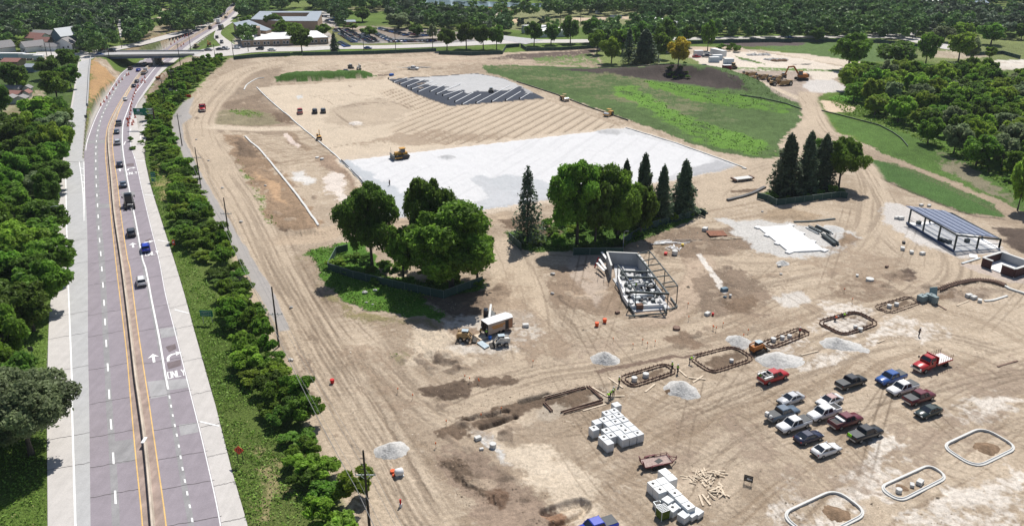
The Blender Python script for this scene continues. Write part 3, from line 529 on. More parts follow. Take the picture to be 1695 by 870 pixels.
def LN(*pts):                                        # a line as x(y)
    pts = sorted(pts, key=lambda p: p[1]); ys = [p[1] for p in pts]; xs = [p[0] for p in pts]
    # smooth interpolation through the points
    def f(y):
        i = min(max(np.searchsorted(ys, y)-1, 0), len(ys)-2); x1, x2 = xs[i], xs[i+1]; h = ys[i+1]-ys[i]
        def sl(k):
            if k <= 0: return (xs[1]-xs[0])/(ys[1]-ys[0])
            if k >= len(xs)-1: return (xs[-1]-xs[-2])/(ys[-1]-ys[-2])
            return (xs[k+1]-xs[k-1])/(ys[k+1]-ys[k-1])
        t = (y-ys[i])/h; m1, m2 = sl(i)*h, sl(i+1)*h
        if t > 1: return x2+sl(i+1)*(y-ys[i+1])
        if t < 0: return x1+sl(i)*(y-ys[i])
        return (2*t**3-3*t*t+1)*x1+(t**3-2*t*t+t)*m1+(-2*t**3+3*t*t)*x2+(t**3-t*t)*m2
    return f
e_out = LN((79,1000),(79,870),(78,700),(79,600),(82,520),(88,470),(97,436),(93,400),(92.5,358),(95,318),(104,268),(110,218),(121,155),(130,100))
e_line = LN((128,1000),(125,870),(119,662),(119,628),(115,521),(112,436),(109,268),(113,225))
e_asl = LN((151,1000),(150,870),(147.5,654),(146,586),(145.3,436),(144,368),(140,290),(140,245),(146,222),(157,194),(171,167),(192,132),(206.5,116),(240,98),(272,80),(300,62),(350,35),(375,15),(390,0))
e_dash = LN((193,1000),(190,870),(184,741),(179.5,677),(177,621),(174,573),(170,495),(166,433),(162,380),(160,338),(158,303),(157.5,250),(160,222),(167,195),(180,167),(198,136),(217,114),(247,97),(276,80),(304,62),(353,35),(378,15),(393,0))
e_str = LN((202,1000),(199,870),(192,750),(185,652),(180,560),(174,436),(166,340),(162.5,250),(164.5,222),(170,195),(183,167),(201,136),(220,114))
e_yl = LN((242,1000),(236,870),(225,757),(215.5,652),(210,586),(200,503),(192,436),(184,358),(179,303),(175,263),(174.5,240),(178.6,209),(192,180),(211,149),(233.5,118),(262,97),(283,80),(312,62),(359,35),(383,15),(398,0))
e_bar = LN((262,1000),(253,870),(241,740),(229,652),(226.5,636),(212.5,518),(202,436),(190.5,358),(184.5,293),(180,243),(180,222),(184,208),(196,182),(212,152),(229,126),(243,113),(268,97),(289,79),(316,62),(362,35),(386,15),(401,0))
e_yr = LN((285,1000),(275,870),(260,760),(246,662),(242,636),(227,536),(214,436),(212,433),(202,368),(194,300),(187,250),(187,225),(190,207),(198,182),(213,153),(227,132),(246,114),(272,97),(294,79),(320,62),(365,35),(389,15),(404,0))
e_wr = LN((332,1000),(319,866),(310,816),(301,768),(294,726),(286,687),(280,653),(274,621),(264,561),(252,501),(241,443),(237,433),(225,368),(215,318),(207,273),(203,240),(204,205),(211,184),(221,159),(233,143),(246,126),(262,108),(282,95),(302,78),(326,62),(370,35),(393,15),(407,0))
e_wr0 = LN((328,1000),(311,866),(302,816),(276,653),(259,561),(236,443),(221,368),(203,273),(199,240),(200,205))
e_asr = LN((382,1000),(367,870),(340,744),(317,652),(292,553),(275,486),(265,433),(250,373),(235,310),(225,266),(217,240),(216,205),(222,184),(231,165),(243,147),(256,128),(270,111),(288,97),(308,78),(331,62),(374,35),(396,15),(410,0))
e_sho = LN((440,1000),(410,870),(385,782),(355,664),(351,651),(322,548),(305,486),(290,436),(289,433),(265,358),(250,310),(240,266),(234,240),(229,215),(226,178),(238,158),(249,143),(262,126),(277,112),(296,97),(316,78),(338,62),(382,35),(402,15),(416,0))
ys = list(np.linspace(1000, 300, 60))+list(np.linspace(296, 100, 60))+list(np.linspace(98, 0, 36))
ysN = [y for y in ys if y >= 262]; ysA = [y for y in ys if y >= 100]
def rib(name, fl, fr, yy, m, up, oL=0.0, oR=0.0):
    mb = MB(); mb.sheet([PH(fl(y), y)+Vector((oL,0,up)) for y in yy], [PH(fr(y), y)+Vector((oR,0,up)) for y in yy]); return tag(mb.build(name, m), kind='structure')
rib('highway_shoulder', e_out, e_line, ysN, M_CONC, .05); rib('merge_lane', e_line, e_asl, ysN, M_CONG, .05); rib('highway', e_asl, e_bar, ys, M_ASPH, .05); rib('highway', e_bar, e_wr, ys, M_ASPH, .05)
rib('highway', e_wr, e_asr, ys, M_ASPH, .05); rib('highway_shoulder', e_asr, e_sho, ys, M_CONC, .05)
rib('paving_strip', e_dash, e_str, [y for y in ysA], M_STRIP, .058, oL=-.35); rib('paving_strip', e_wr0, e_wr, [y for y in ysA if y > 206], M_STRIP, .058, oR=.2)
rib('median_apron', e_yl, e_yr, ys, M_APRON, .066, oL=.15, oR=-.15)
# ramps and crossroad
def gz(p, up): p = p.copy(); p.z = max(ground_z(p.x, p.y), -9)+up; return p
def quadroad(name, Lp, Rp, m, up=.07, n=8, follow=True, zf=None):
    Lq, Rq = catmull([P(*p)[:2] for p in Lp], n), catmull([P(*p)[:2] for p in Rp], n); mb = MB()
    k = min(len(Lq), len(Rq)); A_l = [Vector((*q, 0)) for q in Lq[:k]]; A_r = [Vector((*q, 0)) for q in Rq[:k]]
    if follow: A_l = [gz(p, up) for p in A_l]; A_r = [gz(p, up) for p in A_r]
    else: A_l = [p+Vector((0,0,up)) for p in A_l]; A_r = [p+Vector((0,0,up)) for p in A_r]
    mb.sheet(A_l, A_r); return tag(mb.build(name, m), kind='structure')
quadroad('ramp', [(104,268),(110,218),(121,155),(130,100)], [(136,268),(139,218),(146,155),(150,97)], M_CONG, .10, follow=False)
quadroad('ramp', [(104,268),(110,218),(121,155),(130,100)], [(108,268),(113,218),(124,155),(132.5,100)], M_CONC, .104, follow=False)
quadroad('ramp', [(217,243),(224,215),(236,195),(252,172),(272,150),(298,126),(325,104),(348,90)], [(236,245),(246,215),(257,196),(272,176),(290,157),(315,133),(340,112),(366,96)], M_CONC, .16)
quadroad('crossroad', [(60,87),(130,84),(152,88),(175,86.5)], [(60,91),(110,99),(128,103),(153,97.5)], M_CONC, .11, follow=False)
quadroad('crossroad', [(152,84),(200,76),(250,64.5),(310,48.5),(345,37),(362,27)], [(160,89.5),(200,82.5),(250,72),(310,55),(345,43),(368,32)], M_CONC, .16, follow=False)
quadroad('ramp', [(378,86),(362,72),(354,60),(357,50),(374,35)], [(402,84),(382,70),(368,59),(367,50),(386,37)], M_CONC, .18)
XU = [(318,86.5),(345,80),(385,74),(424,77),(500,78.5),(561,76),(640,75.5),(724,72.5),(785,69),(848,66),(905,66),(973,65.5),(1050,64),(1148,62),(1270,60.5),(1350,59.5),(1434,57.5),(1480,56),(1508,60),(1535,66),(1565,73),(1620,79)]
XL = [(318,93),(345,95),(385,92),(424,87),(500,85),(561,82),(640,81),(724,78),(785,75.5),(848,72.5),(905,71.5),(973,71),(1050,68.5),(1148,66.5),(1270,64.5),(1350,63.5),(1434,63.5),(1480,64.5),(1508,69.5),(1535,75.5),(1565,82),(1620,88)]
quadroad('crossroad', XU, XL, M_CONC, .14); quadroad('crossroad', [(1488,58),(1505,50),(1525,46),(1560,45)], [(1512,60),(1520,53),(1530,49.5),(1560,49)], M_CONC, .2)
quadroad('street', [(189,10),(191.5,25),(195,45),(199,63)], [(194,10),(197,25),(203,45),(208,62)], M_CONC, .15)
quadroad('driveway', [(785,60),(830,66),(870,74)], [(790,54),(840,60),(900,67)], M_CONG, .2)
# bridge
bd = empty('bridge', P(240, 93), 0, 'long concrete road bridge crossing above the sunken highway', 'bridge')
o_ = P(240, 93); A1, A2, B1, B2 = P(152,94.5)-o_, P(322,91.8)-o_, P(170,86.5)-o_, P(338,86)-o_
mb = MB(); mb.slab([tuple(A1[:2]), tuple(A2[:2]), tuple(B2[:2]), tuple(B1[:2])], -.05, .22); mb.build('deck', M_CONC, bd)
def lp(a, b, t): return a+(b-a)*t
mb = MB()
for t in (.02, .25, .5, .75, .98): a, b = lp(A1,B1,t), lp(A2,B2,t); mb.bar(a+Vector((0,0,-.65)), b+Vector((0,0,-.65)), .5, 1.15)
mb.build('girder', mat('blue_grey_girder', (.10,.13,.19)), bd)
mb = MB(); mb.bar(A1+Vector((0,0,.65)), A2+Vector((0,0,.65)), .35, .86); mb.build('parapet', M_CONC, bd); mb = MB(); mb.bar(B1+Vector((0,0,.65)), B2+Vector((0,0,.65)), .35, .86); mb.build('parapet', M_CONG, bd)
mb = MB(); mb.slab([tuple((lp(A1,A2,.01)+Vector((0,2.6,0)))[:2]), tuple((lp(A1,A2,.99)+Vector((0,2.6,0)))[:2]), tuple((lp(B1,B2,.99)-Vector((0,2.2,0)))[:2]), tuple((lp(B1,B2,.01)-Vector((0,2.2,0)))[:2])], .22, .235); mb.build('driving_lane', M_CONG, bd)
pz = PH(249,107)-o_
mb = MB()
for t in (.08, .36, .64, .92):
    q_ = lp(lp(A1,A2,.585), lp(B1,B2,.565), t); mb.tube([q_+Vector((0,0,-6.4)), q_+Vector((0,0,-1.9))], .75, 12)
qa, qb = lp(lp(A1,A2,.585), lp(B1,B2,.565), .0), lp(lp(A1,A2,.585), lp(B1,B2,.565), 1.0); mb.bar(qa+Vector((0,0,-1.7)), qb+Vector((0,0,-1.7)), 1.5, 1.0); mb.bar(qa+Vector((0,0,-5.6)), qb+Vector((0,0,-5.6)), 1.2, 1.6); mb.build('pier', mat('pier_concrete', (.30,.29,.28)), bd)
for t in (.015, .955):
    mb = MB(); mb.bar(lp(A1,A2,t)+Vector((1,0,-1.9)), lp(B1,B2,t)+Vector((1,0,-1.9)), 1.2, 1.5); mb.build('abutment', M_CONG, bd)
# walls beside the ramp and highway median
def wall_along(name, pts, prof, m, parent=None):     # prof: cross section (offset, z) swept along world points
    mb = MB(); rings = []
    for i, p in enumerate(pts):
        d = pts[min(i+1, len(pts)-1)]-pts[max(i-1, 0)]; s_ = Vector((d.y, -d.x, 0)).normalized(); rings.append([p+s_*a+Vector((0,0,z)) for a, z in prof])
    mb.loft(rings); return mb.build(name, m, parent)
JB = [(-.30,0),(-.24,.28),(-.12,.9),(.12,.9),(.24,.28),(.30,0)]
M_BAR = road_mat('weathered_barrier', (.52,.45,.37), stain=.15)
tag(wall_along('median_barrier', [PH(e_bar(y), y, .06) for y in ys], JB, M_BAR), 'long tan concrete barrier wall dividing the two highway directions', 'barrier')
tag(wall_along('guard_wall', [P(x, y, .1) for x, y in ((150.5,97),(148,120),(146.3,155),(145,175))], [(-.2,0),(-.2,1),(.2,1),(.2,0)], M_CONG), 'low grey wall running down the ramp from the bridge corner', 'wall')
# painted markings
def paint_line(fx, yy, wd, m, up=.075, dash=None, off=0.0, name='road_marking'):
    pts = [PH(fx(y), y)+Vector((off,0,up)) for y in (yy or [])]; mb = MB()
    if dash is None:
        L = [p-Vector((wd/2,0,0)) for p in pts]; R = [p+Vector((wd/2,0,0)) for p in pts]; mb.sheet(L, R)
    else:
        fine = [PH(fx(y), y)+Vector((off,0,up)) for y in np.concatenate([np.linspace(1000,300,700), np.linspace(299,95,600)])]; acc = 0; seg = []
        for a, b in zip(fine[:-1], fine[1:]):
            if (acc % (dash[0]+dash[1])) < dash[0]: seg.append((a, b))
            acc += (b-a).length
        for a, b in seg: mb.sheet([a-Vector((wd/2,0,0)), b-Vector((wd/2,0,0))], [a+Vector((wd/2,0,0)), b+Vector((wd/2,0,0))])
    return tag(mb.build(name, m), kind='structure')
paint_line(e_line, [y for y in ysN if y > 266], .30, M_WHITE); paint_line(e_dash, None, .30, M_WHITE, dash=(3.1, 6.5), off=.25)
paint_line(e_yl, ys, .20, M_YEL); paint_line(e_yr, ys, .20, M_YEL)
paint_line(e_wr, [y for y in ys if 100 <= y < 652], .34, M_WHITE, .08); paint_line(e_wr, None, .26, M_WHITE, dash=(.9, 2.1)); paint_line(e_asr, ys, .16, M_WHITE, off=-.15); paint_line(e_asl, [y for y in ys if y < 250], .25, M_WHITE, off=.5)
e_asl2 = LN((139,364),(138,330),(135.5,300),(131.5,270)); e_asl3 = LN((140,364),(139.5,330),(139.5,300),(139,268))
paint_line(e_asl2, list(np.linspace(366, 268, 12)), .25, M_WHITE); paint_line(e_asl3, list(np.linspace(366, 268, 12)), .25, M_WHITE)
def quad_mark(pts, m, up=.078, name='road_marking'):
    mb = MB(); mb.add([PH(*p)+Vector((0,0,up)) for p in pts], [tuple(range(len(pts)))]); return tag(mb.build(name, m), kind='structure')
mb = MB()
for y in (278, 289, 300, 311, 322, 333): mb.bar(PH(e_asl2(y), y, .08), PH(e_asl3(y+2), y+2, .08), .3, .004)
for a, b in (((289,512),(312.5,518)),((331,697),(363,704.5)),((261,397),(281,401)),((239.5,322),(256,324)),((224,265),(241,267)),((222.5,262),(236,215)),((205,240),(217,213))): mb.bar(PH(*a, .08), PH(*b, .08), .3, .004)
tag(mb.build('road_marking', M_WHITE), kind='structure')
for a in ([(264,544),(291,541),(294,555),(267,560)], [(244,632),(272,628),(277,655),(250,660)], [(277,629),(311,626),(315,641),(279,646)], [(296,703),(326,699),(329,715),(299,721)]): quad_mark(a, M_PATCH, .062, 'road_patch')
for a in ([(163,338),(184,337),(184.5,344),(163.5,345)], [(142,233),(175,232),(175,237),(142,238)], [(200,318),(222,317),(224,324),(203,325)], [(184,731),(223,726),(226,762),(188,768)]): quad_mark(a, M_STRIP, .062, 'road_patch')
quad_mark([(274,574),(290,569),(292,577),(280,583)], M_DARKP, .07, 'road_patch'); quad_mark([(276,601),(299,595),(300,605),(279,611)], M_DARKP, .07, 'road_patch')
quad_mark([(209,272),(221,270),(222,275),(210,276)], M_DARKP, .07, 'road_patch'); quad_mark([(240,398),(249,395),(250,398),(242,402)], M_DARKP, .07, 'road_patch')
# lettering and arrows, painted flat on the lane
GL = {'O': ['M0,1 .0,0 1,0 1,1 0,1'], 'N': ['0,0 0,1 1,0 1,1'], 'L': ['0,1 0,0 1,0'], 'Y': ['0,1 .5,.5 1,1', '.5,.5 .5,0']}
def lane_text(px, py, wd, ht, rot=0.0):
    c = PH(px, py, .083); c2 = PH(e_wr(py-12)+(px-e_wr(py)), py-12, .083); fwd = (c2-c); fwd.z = 0; fwd.normalize(); rt = Vector((fwd.y, -fwd.x, 0)); mb = MB(); k = 0
    for ch, strokes in (('O',[[(0,0),(0,1),(1,1),(1,0),(0,0)]]),('N',[[(0,0),(0,1),(1,0),(1,1)]]),('L',[[(0,1),(0,0),(1,0)]]),('Y',[[(0,1),(.5,.5),(1,1)],[(.5,.5),(.5,0)]])):
        for sidx, st_ in enumerate(strokes):
            for a, b in zip(st_[:-1], st_[1:]):
                f = lambda q: c+rt*((k-2)*wd*.27+q[0]*wd*.19+wd*.02)+fwd*(q[1]-.5)*ht
                pa, pb = f(a), f(b); ln = (pb-pa).normalized()*.07; mb.bar(pa-ln, pb+ln+Vector((0,0,.0015*(sidx+1))), .17 if abs(a[0]-b[0]) < .1 else .22, .004)
        k += 1
    tag(mb.build('road_marking', M_WHITE), kind='structure')
lane_text(292.6, 618, 2.75, 2.3); lane_text(252, 419, 2.75, 2.3); lane_text(219, 286.5, 2.7, 2.6)
def lane_arrow(px, py, turn=False, s=1.0):
    c = PH(px, py, .083); c2 = PH(e_wr(py-12)+(px-e_wr(py)), py-12, .083); fwd = (c2-c); fwd.z = 0; fwd.normalize(); rt = Vector((fwd.y, -fwd.x, 0)); mb = MB(); f = lambda x, y: c+rt*x*s+fwd*y*s
    if not turn: mb.add([f(-.22,-1.7), f(.22,-1.7), f(.22,.5), f(-.22,.5)], [(0,1,2,3)]); mb.add([f(-.95,.2), f(-.22,.5), f(.22,.5), f(.95,.2), f(0,1.7)], [(0,1,2,3,4)])
    else:
        a = catmull([f(-1.2,-1.8), f(-1.1,-.3), f(-.5,.7), (f(.5,.9))], 5); b = catmull([f(-.75,-1.8), f(-.68,-.5), f(-.2,.2), (f(.5,.4))], 5); mb.sheet([Vector(q) for q in a], [Vector(q) for q in b]); mb.add([f(.45,1.5), f(1.5,.7), f(.45,-.3)], [(0,1,2)])
    tag(mb.build('road_marking', M_WHITE), kind='structure')
for p in ((254,592),(220,405.5),(198.5,281)): lane_arrow(*p)
for p in ((287,588),(244,401.5),(217,279)): lane_arrow(*p, True)
# cracks across the lanes, and stains of grime by the barrier
mb = MB(); r_ = random.Random(4)
def crack(y, fa, fb, slope):
    n = 14; pts = []
    for i in range(n+1):
        x = fa(y)+(fb(y)-fa(y))*i/n; yy = y+slope*(x-fa(y))+r_.uniform(-.6, .6); pts.append(PH(x, yy, .072))
    for a, b in zip(pts[:-1], pts[1:]): mb.sheet([a-Vector((0,.05,0)), b-Vector((0,.05,0))], [a+Vector((0,.05,0)), b+Vector((0,.05,0))])
y = 960
while y > 250:
    sl = -.18; crack(y, e_asl, e_yl, sl); crack(y-10*(y/600), e_yr, e_asr, sl)
    if r_.random() < .6: crack(y+4, e_out, e_asl, sl)
    crack(y-14*(y/600), e_asr, e_sho, -.22); y -= (y+145)*.062*r_.uniform(.8, 1.2)
tag(mb.build('road_cracks', M_JOINT), kind='structure')
# weeds pushing through beside the barrier
M_WEED = mat('roadside_weed', (.06,.075,.03), noise=.3)
# ------------------------------------------------------------------ trees, shrubs, woods
def leaf_mat(name, col, tr=.55, var=.35):
    m = bpy.data.materials.new(name); m.use_nodes = True; t = m.node_tree; L = t.links.new; b = t.nodes['Principled BSDF']; out = t.nodes['Material Output']
    b.inputs['Roughness'].default_value = .6; b.inputs['Specular IOR Level'].default_value = .25
    at = t.nodes.new('ShaderNodeAttribute'); at.attribute_name = 'Col'; oi = t.nodes.new('ShaderNodeObjectInfo')
    h = t.nodes.new('ShaderNodeHueSaturation'); h.inputs['Color'].default_value = (*col, 1)
    def mr(x, c, d):
        r = t.nodes.new('ShaderNodeMapRange'); r.inputs[3].default_value = c; r.inputs[4].default_value = d; L(x, r.inputs[0]); return r.outputs[0]
    L(mr(oi.outputs['Random'], .485, .515), h.inputs['Hue']); L(mr(oi.outputs['Random'], 1-var*.6, 1+var*.6), h.inputs['Value'])
    mx = t.nodes.new('ShaderNodeMix'); mx.data_type = 'RGBA'; mx.blend_type = 'MULTIPLY'; mx.inputs[0].default_value = 1; L(h.outputs[0], mx.inputs[6]); L(at.outputs['Color'], mx.inputs[7]); L(mx.outputs[2], b.inputs['Base Color'])
    ts = t.nodes.new('ShaderNodeBsdfTranslucent'); L(mx.outputs[2], ts.inputs[0]); ms = t.nodes.new('ShaderNodeMixShader'); ms.inputs[0].default_value = tr; L(b.outputs[0], ms.inputs[1]); L(ts.outputs[0], ms.inputs[2]); L(ms.outputs[0], out.inputs[0])
    return m
LEAF = {'dark': leaf_mat('dark_foliage', (.125,.225,.040)), 'mid': leaf_mat('mid_green_foliage', (.165,.30,.042)), 'light': leaf_mat('light_green_foliage', (.26,.40,.055)), 'grey': leaf_mat('grey_green_foliage', (.25,.32,.17)),
        'yellow': leaf_mat('golden_foliage', (.52,.43,.05)), 'spruce': leaf_mat('needle_foliage', (.11,.155,.082), .3), 'pine': leaf_mat('pine_foliage', (.09,.13,.075), .15)}
M_BARK = mat('bark', (.085,.07,.055), noise=.3, scale=6)
def quads(pos, nrm, size, r):
    n = len(pos); a = np.cross(nrm, r.normal(size=(n,3))); a /= np.linalg.norm(a, axis=1)[:, None]+1e-9; b = np.cross(nrm, a)
    sa = (size*r.uniform(.5, .75, n))[:, None]; sb = (size*r.uniform(.3, .55, n))[:, None]
    V = np.stack([pos-a*sa, pos-b*sb+a*sa*.15, pos+a*sa, pos+b*sb-a*sa*.2], 1); V += r.normal(size=V.shape)*size.mean()*.08
    return V.reshape(-1, 3), np.arange(4*n).reshape(n, 4)
def crown_data(n, leaf, seed, lobes=16, R=1.0, low=.25, shape='round'):
    r = np.random.default_rng(seed); cs = []; rs = []; big = max(5, lobes//3); n0 = n
    for i in range(big):                             # a few large limbs, each a cluster of smaller clumps
        t = i*2.399+r.uniform(-.5, .5); zz = 1-2*(i+.5)/big; rr = math.sqrt(1-zz*zz)*r.uniform(.38, .66); taper = (1-.35*max(zz, 0)) if shape == 'oval' else 1.0
        bc = np.array([rr*math.cos(t)*taper, rr*math.sin(t)*taper, .55+.26*zz*r.uniform(.8, 1.15) if shape != 'flat' else .60+.2*zz]); br = r.uniform(.28, .42)*(.85 if zz > .6 else 1)
        for k in range(7):
            d = r.normal(size=3); d /= np.linalg.norm(d); d[2] = d[2]*.8+.15; cs.append(bc+d*br*np.array([1,1,.45])*r.uniform(.55, 1.0)); rs.append(br*r.uniform(.42, .70))
    lobes = len(cs)
    cs = np.array(cs); rs = np.array(rs); w = rs**2/np.sum(rs**2); li = r.choice(lobes, n*2, p=w); d = r.normal(size=(n*2,3)); d /= np.linalg.norm(d, axis=1)[:, None]
    d[:, 2] = np.where((d[:, 2] < -.35) & (r.random(n*2) < .6), -d[:, 2], d[:, 2]); rad_ = rs[li]*(1-.35*r.random(n*2)**2.2+.13*r.normal(size=n*2))
    zsc = .42; pos = cs[li]+d*rad_[:, None]*np.array([1,1,zsc]); keep = np.ones(n*2, bool)
    for k in range(lobes):
        q = (pos-cs[k])/np.array([1,1,zsc]); keep &= ~((np.linalg.norm(q, axis=1) < rs[k]*.72) & (li != k) & (r.random(n*2) < .85))
    hole = np.sin(pos[:,0]*17+seed)*np.sin(pos[:,1]*15+2*seed)*np.sin(pos[:,2]*21+3*seed)+.5*np.sin(pos[:,0]*37+pos[:,2]*31+seed)*np.sin(pos[:,1]*41-pos[:,2]*29); keep &= (hole > -.22) | (r.random(n*2) < .12)
    keep &= pos[:, 2] > low*.6; pos, d, li = pos[keep][:n], d[keep][:n], li[keep][:n]
    lob = r.uniform(.72, 1.28, lobes); c = lob[li]*r.uniform(.7, 1.3, len(pos)); nr = d+.75*r.normal(size=d.shape); nr /= np.linalg.norm(nr, axis=1)[:, None]
    return pos, nr, c, leaf*r.uniform(.6, 1.35, len(pos)), li, cs
def crown_mesh(name, n, leaf, seed, H, W, **kw):
    pos, nr, c, sz, li, cs = crown_data(n, leaf, seed, **kw); P_ = pos*np.array([W/2, W/2, H]); V, Fq = quads(P_, nr, sz, np.random.default_rng(seed))
    cc = np.repeat(np.stack([c*1.02, c, c*.94, np.ones(len(c))], 1), 4, 0); o = np_mesh(name, V, Fq, LEAF['mid'], cols=cc); return o, cs
def conifer_data(n, leaf, seed, sparse=.0, w=.34):
    r = np.random.default_rng(seed); t = r.random(n)**.75; lev = np.round(t*22)/22+r.normal(size=n)*.006; z = .10+.90*(1-lev[:])*1.0; z = np.clip(1-lev*.9, .08, 1)
    nb = 9; br = r.integers(0, nb, n); ph = br*2*math.pi/nb+np.round(lev*22)*1.3+r.normal(size=n)*.16; Rm = w*(lev**.72)*(.45+.75*_h(np.round(lev*22), br, seed))+.02; u = r.random(n)**.6; rr = Rm*u
    pos = np.stack([rr*np.cos(ph), rr*np.sin(ph), z-rr*.28+.02*r.normal(size=n)], 1); nr = np.stack([np.cos(ph)*.4, np.sin(ph)*.4, np.ones(n)], 1)+.6*r.normal(size=(n,3)); nr /= np.linalg.norm(nr, axis=1)[:, None]
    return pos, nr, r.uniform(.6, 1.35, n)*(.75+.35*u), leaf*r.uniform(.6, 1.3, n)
def make_tree(H, W, n, leaf, seed, trunk=True, hw=.012, **kw):
    root = empty('tree', (0,0,-400)); cr, cs = crown_mesh('crown', n, leaf, seed, H, W, **kw); cr.parent = root
    if trunk:
        mb = MB(); r = random.Random(seed); tr_ = H*.018+.06; mb.tube([(0,0,-.3), (0,0,H*.12), (r.uniform(-.2,.2),r.uniform(-.2,.2),H*.38), (0,0,H*.72)], [tr_*1.5, tr_, tr_*.8, tr_*.25], 7)
        for k in range(min(len(cs), 9)):
            c = cs[k*len(cs)//9 if len(cs) > 9 else k]; e = Vector((c[0]*W/2, c[1]*W/2, c[2]*H)); s_ = Vector((0,0,H*r.uniform(.2,.45))); mb.tube([s_, s_.lerp(e, .5)+Vector((0,0,-H*.02)), e], [tr_*.45, tr_*.3, tr_*.1], 5)
        mb.build('trunk', M_BARK, root)
    return root
def make_conifer(H, n, leaf, seed, w=.34, m='spruce'):
    root = empty('conifer', (0,0,-400)); pos, nr, c, sz = conifer_data(n, leaf, seed, w=w); V, Fq = quads(pos*H, nr, sz, np.random.default_rng(seed)); cc = np.repeat(np.stack([c, c, c, c*0+1], 1), 4, 0)
    o = np_mesh('crown', V, Fq, LEAF[m], root, cols=cc); mb = MB(); mb.tube([(0,0,-.3), (0,0,H*.5), (0,0,H*.97)], [.24,.15,.03], 7); mb.build('trunk', M_BARK, root); return root
HERO = [make_tree(14, 14, 38000, .36, s, lobes=lo, shape=sh) for s, lo, sh in ((11,36,'round'),(12,36,'flat'),(13,33,'oval'))]
MID = [make_tree(10, 10, 7500, .52, s, lobes=lo, shape=sh) for s, lo, sh in ((21,24,'round'),(22,27,'flat'),(23,21,'oval'),(24,30,'round'))]
LOW = [make_tree(11, 10, 1500, 1.0, s, lobes=lo, shape=sh) for s, lo, sh in ((31,18,'round'),(32,21,'flat'),(33,18,'oval'))]
BUSH = [make_tree(4, 4.6, 3400, .34, s, trunk=False, lobes=lo, shape='flat', low=.02) for s, lo in ((41,15),(42,18),(43,24))]
CONI = [make_conifer(14, 9000, .5, 51, .27), make_conifer(14, 2400, .5, 52, .30), make_conifer(12, 2500, .7, 53, .3, 'spruce')]
PROTO_H = {id(p): h for ps, h in ((HERO,14),(MID,10),(LOW,11),(BUSH,4)) for p in ps}; PROTO_W = {id(p): w_ for ps, w_ in ((HERO,14),(MID,10),(LOW,10),(BUSH,4.6)) for p in ps}
PROTO_H[id(CONI[0])] = PROTO_H[id(CONI[1])] = 14; PROTO_H[id(CONI[2])] = 12; PROTO_W[id(CONI[0])] = 14*.42; PROTO_W[id(CONI[1])] = 14*.5; PROTO_W[id(CONI[2])] = 12*.5
rt_ = random.Random(99)
def plant(proto, p, H, W, pal, label, group=None, name='tree', cat='tree'):
    r = copy_tree(proto); r.name = name; r.location = p; k = W/PROTO_W[id(proto)]; r.scale = (k*rt_.uniform(.95,1.05), k*rt_.uniform(.95,1.05), H/PROTO_H[id(proto)]); r.rotation_euler = (0, 0, rt_.uniform(0, 6.28))
    for ch in r.children:
        if ch.name.startswith('crown'): ch.material_slots[0].link = 'OBJECT'; ch.material_slots[0].material = LEAF[pal]
    return tag(r, label, cat, group)
def spx(y): return .01263*(y+145)
def TR(x, yt, yb, wpx, pal, label, lod=None, group=None, name='tree', cat='tree'):
    p = PG(x, yb); dep = math.atan2(CAM_H, p.y); Hh = (yb-yt)/(spx(yb)*math.cos(dep)*.98); W_ = wpx/spx(yb)
    if lod is None: lod = rt_.choice(HERO if wpx > 75 else MID if wpx > 22 else LOW)
    return plant(lod, p, Hh, W_, pal, label, group, name, cat)
# the trees kept inside the fences
for a in ((616,304,440,108,'dark','tall dark tree with an open crown at the left end of the left grove', HERO[2]), (748,338,480,186,'mid','broadest round tree, overhanging the left grove\'s right side', HERO[0]), (708,292,450,92,'dark','tall dark tree standing behind the broad round tree of the left grove', HERO[2]),
          (668,372,462,70,'mid','smaller green tree squeezed between the two big trees of the left grove', MID[0]), (790,372,460,70,'dark','dark tree at the right edge of the left grove', MID[3]),
          (955,264,404,112,'mid','tall broad tree at the left of the middle grove, next to the lone spruce', HERO[2]), (1022,278,398,104,'mid','broad green tree at the centre of the middle grove', HERO[0]), (985,290,405,80,'dark','dark tree between the two broad trees of the middle grove', MID[0]),
          (1060,300,392,60,'dark','shaded tree beneath the spruces of the middle grove', MID[2]), (1388,228,310,78,'mid','broad spreading tree at the right of the small fenced grove', HERO[1]), (1350,232,308,50,'dark','dark tree behind the spruces of the small fenced grove', MID[3])):
    TR(*a[:7])
for a in ((873,284,402,50,'pine','lone sparse spruce with bare limbs at the left end of the middle grove', CONI[1]), (1062,262,372,38,'spruce','tallest spruce above the middle grove', CONI[0]), (1033,270,360,30,'spruce','slim spruce top just left of the tallest spruce', CONI[0]), (1094,278,366,30,'spruce','slender spruce between the tallest spruce and the end spruce', CONI[0]), (1129,270,356,42,'spruce','full dark spruce at the right end of the middle grove', CONI[0]),
          (1298,228,324,46,'spruce','leftmost dark spruce in the small fenced grove', CONI[0]), (1331,224,318,40,'spruce','middle dark spruce in the small fenced grove', CONI[0]), (1357,227,312,38,'spruce','dark spruce touching the broad tree in the small fenced grove', CONI[0]),
          (554,56,87,15,'spruce','small dark spruce beside the far road near the school drive', CONI[2]), (1067,52,108,38,'spruce','big dark spruce on the lawn between the light tree and the golden tree', CONI[0]), (1040,50,106,24,'pine','thin pine on the lawn left of the big dark spruce', CONI[1])):
    TR(*a[:6], a[6], name='conifer', cat='conifer')
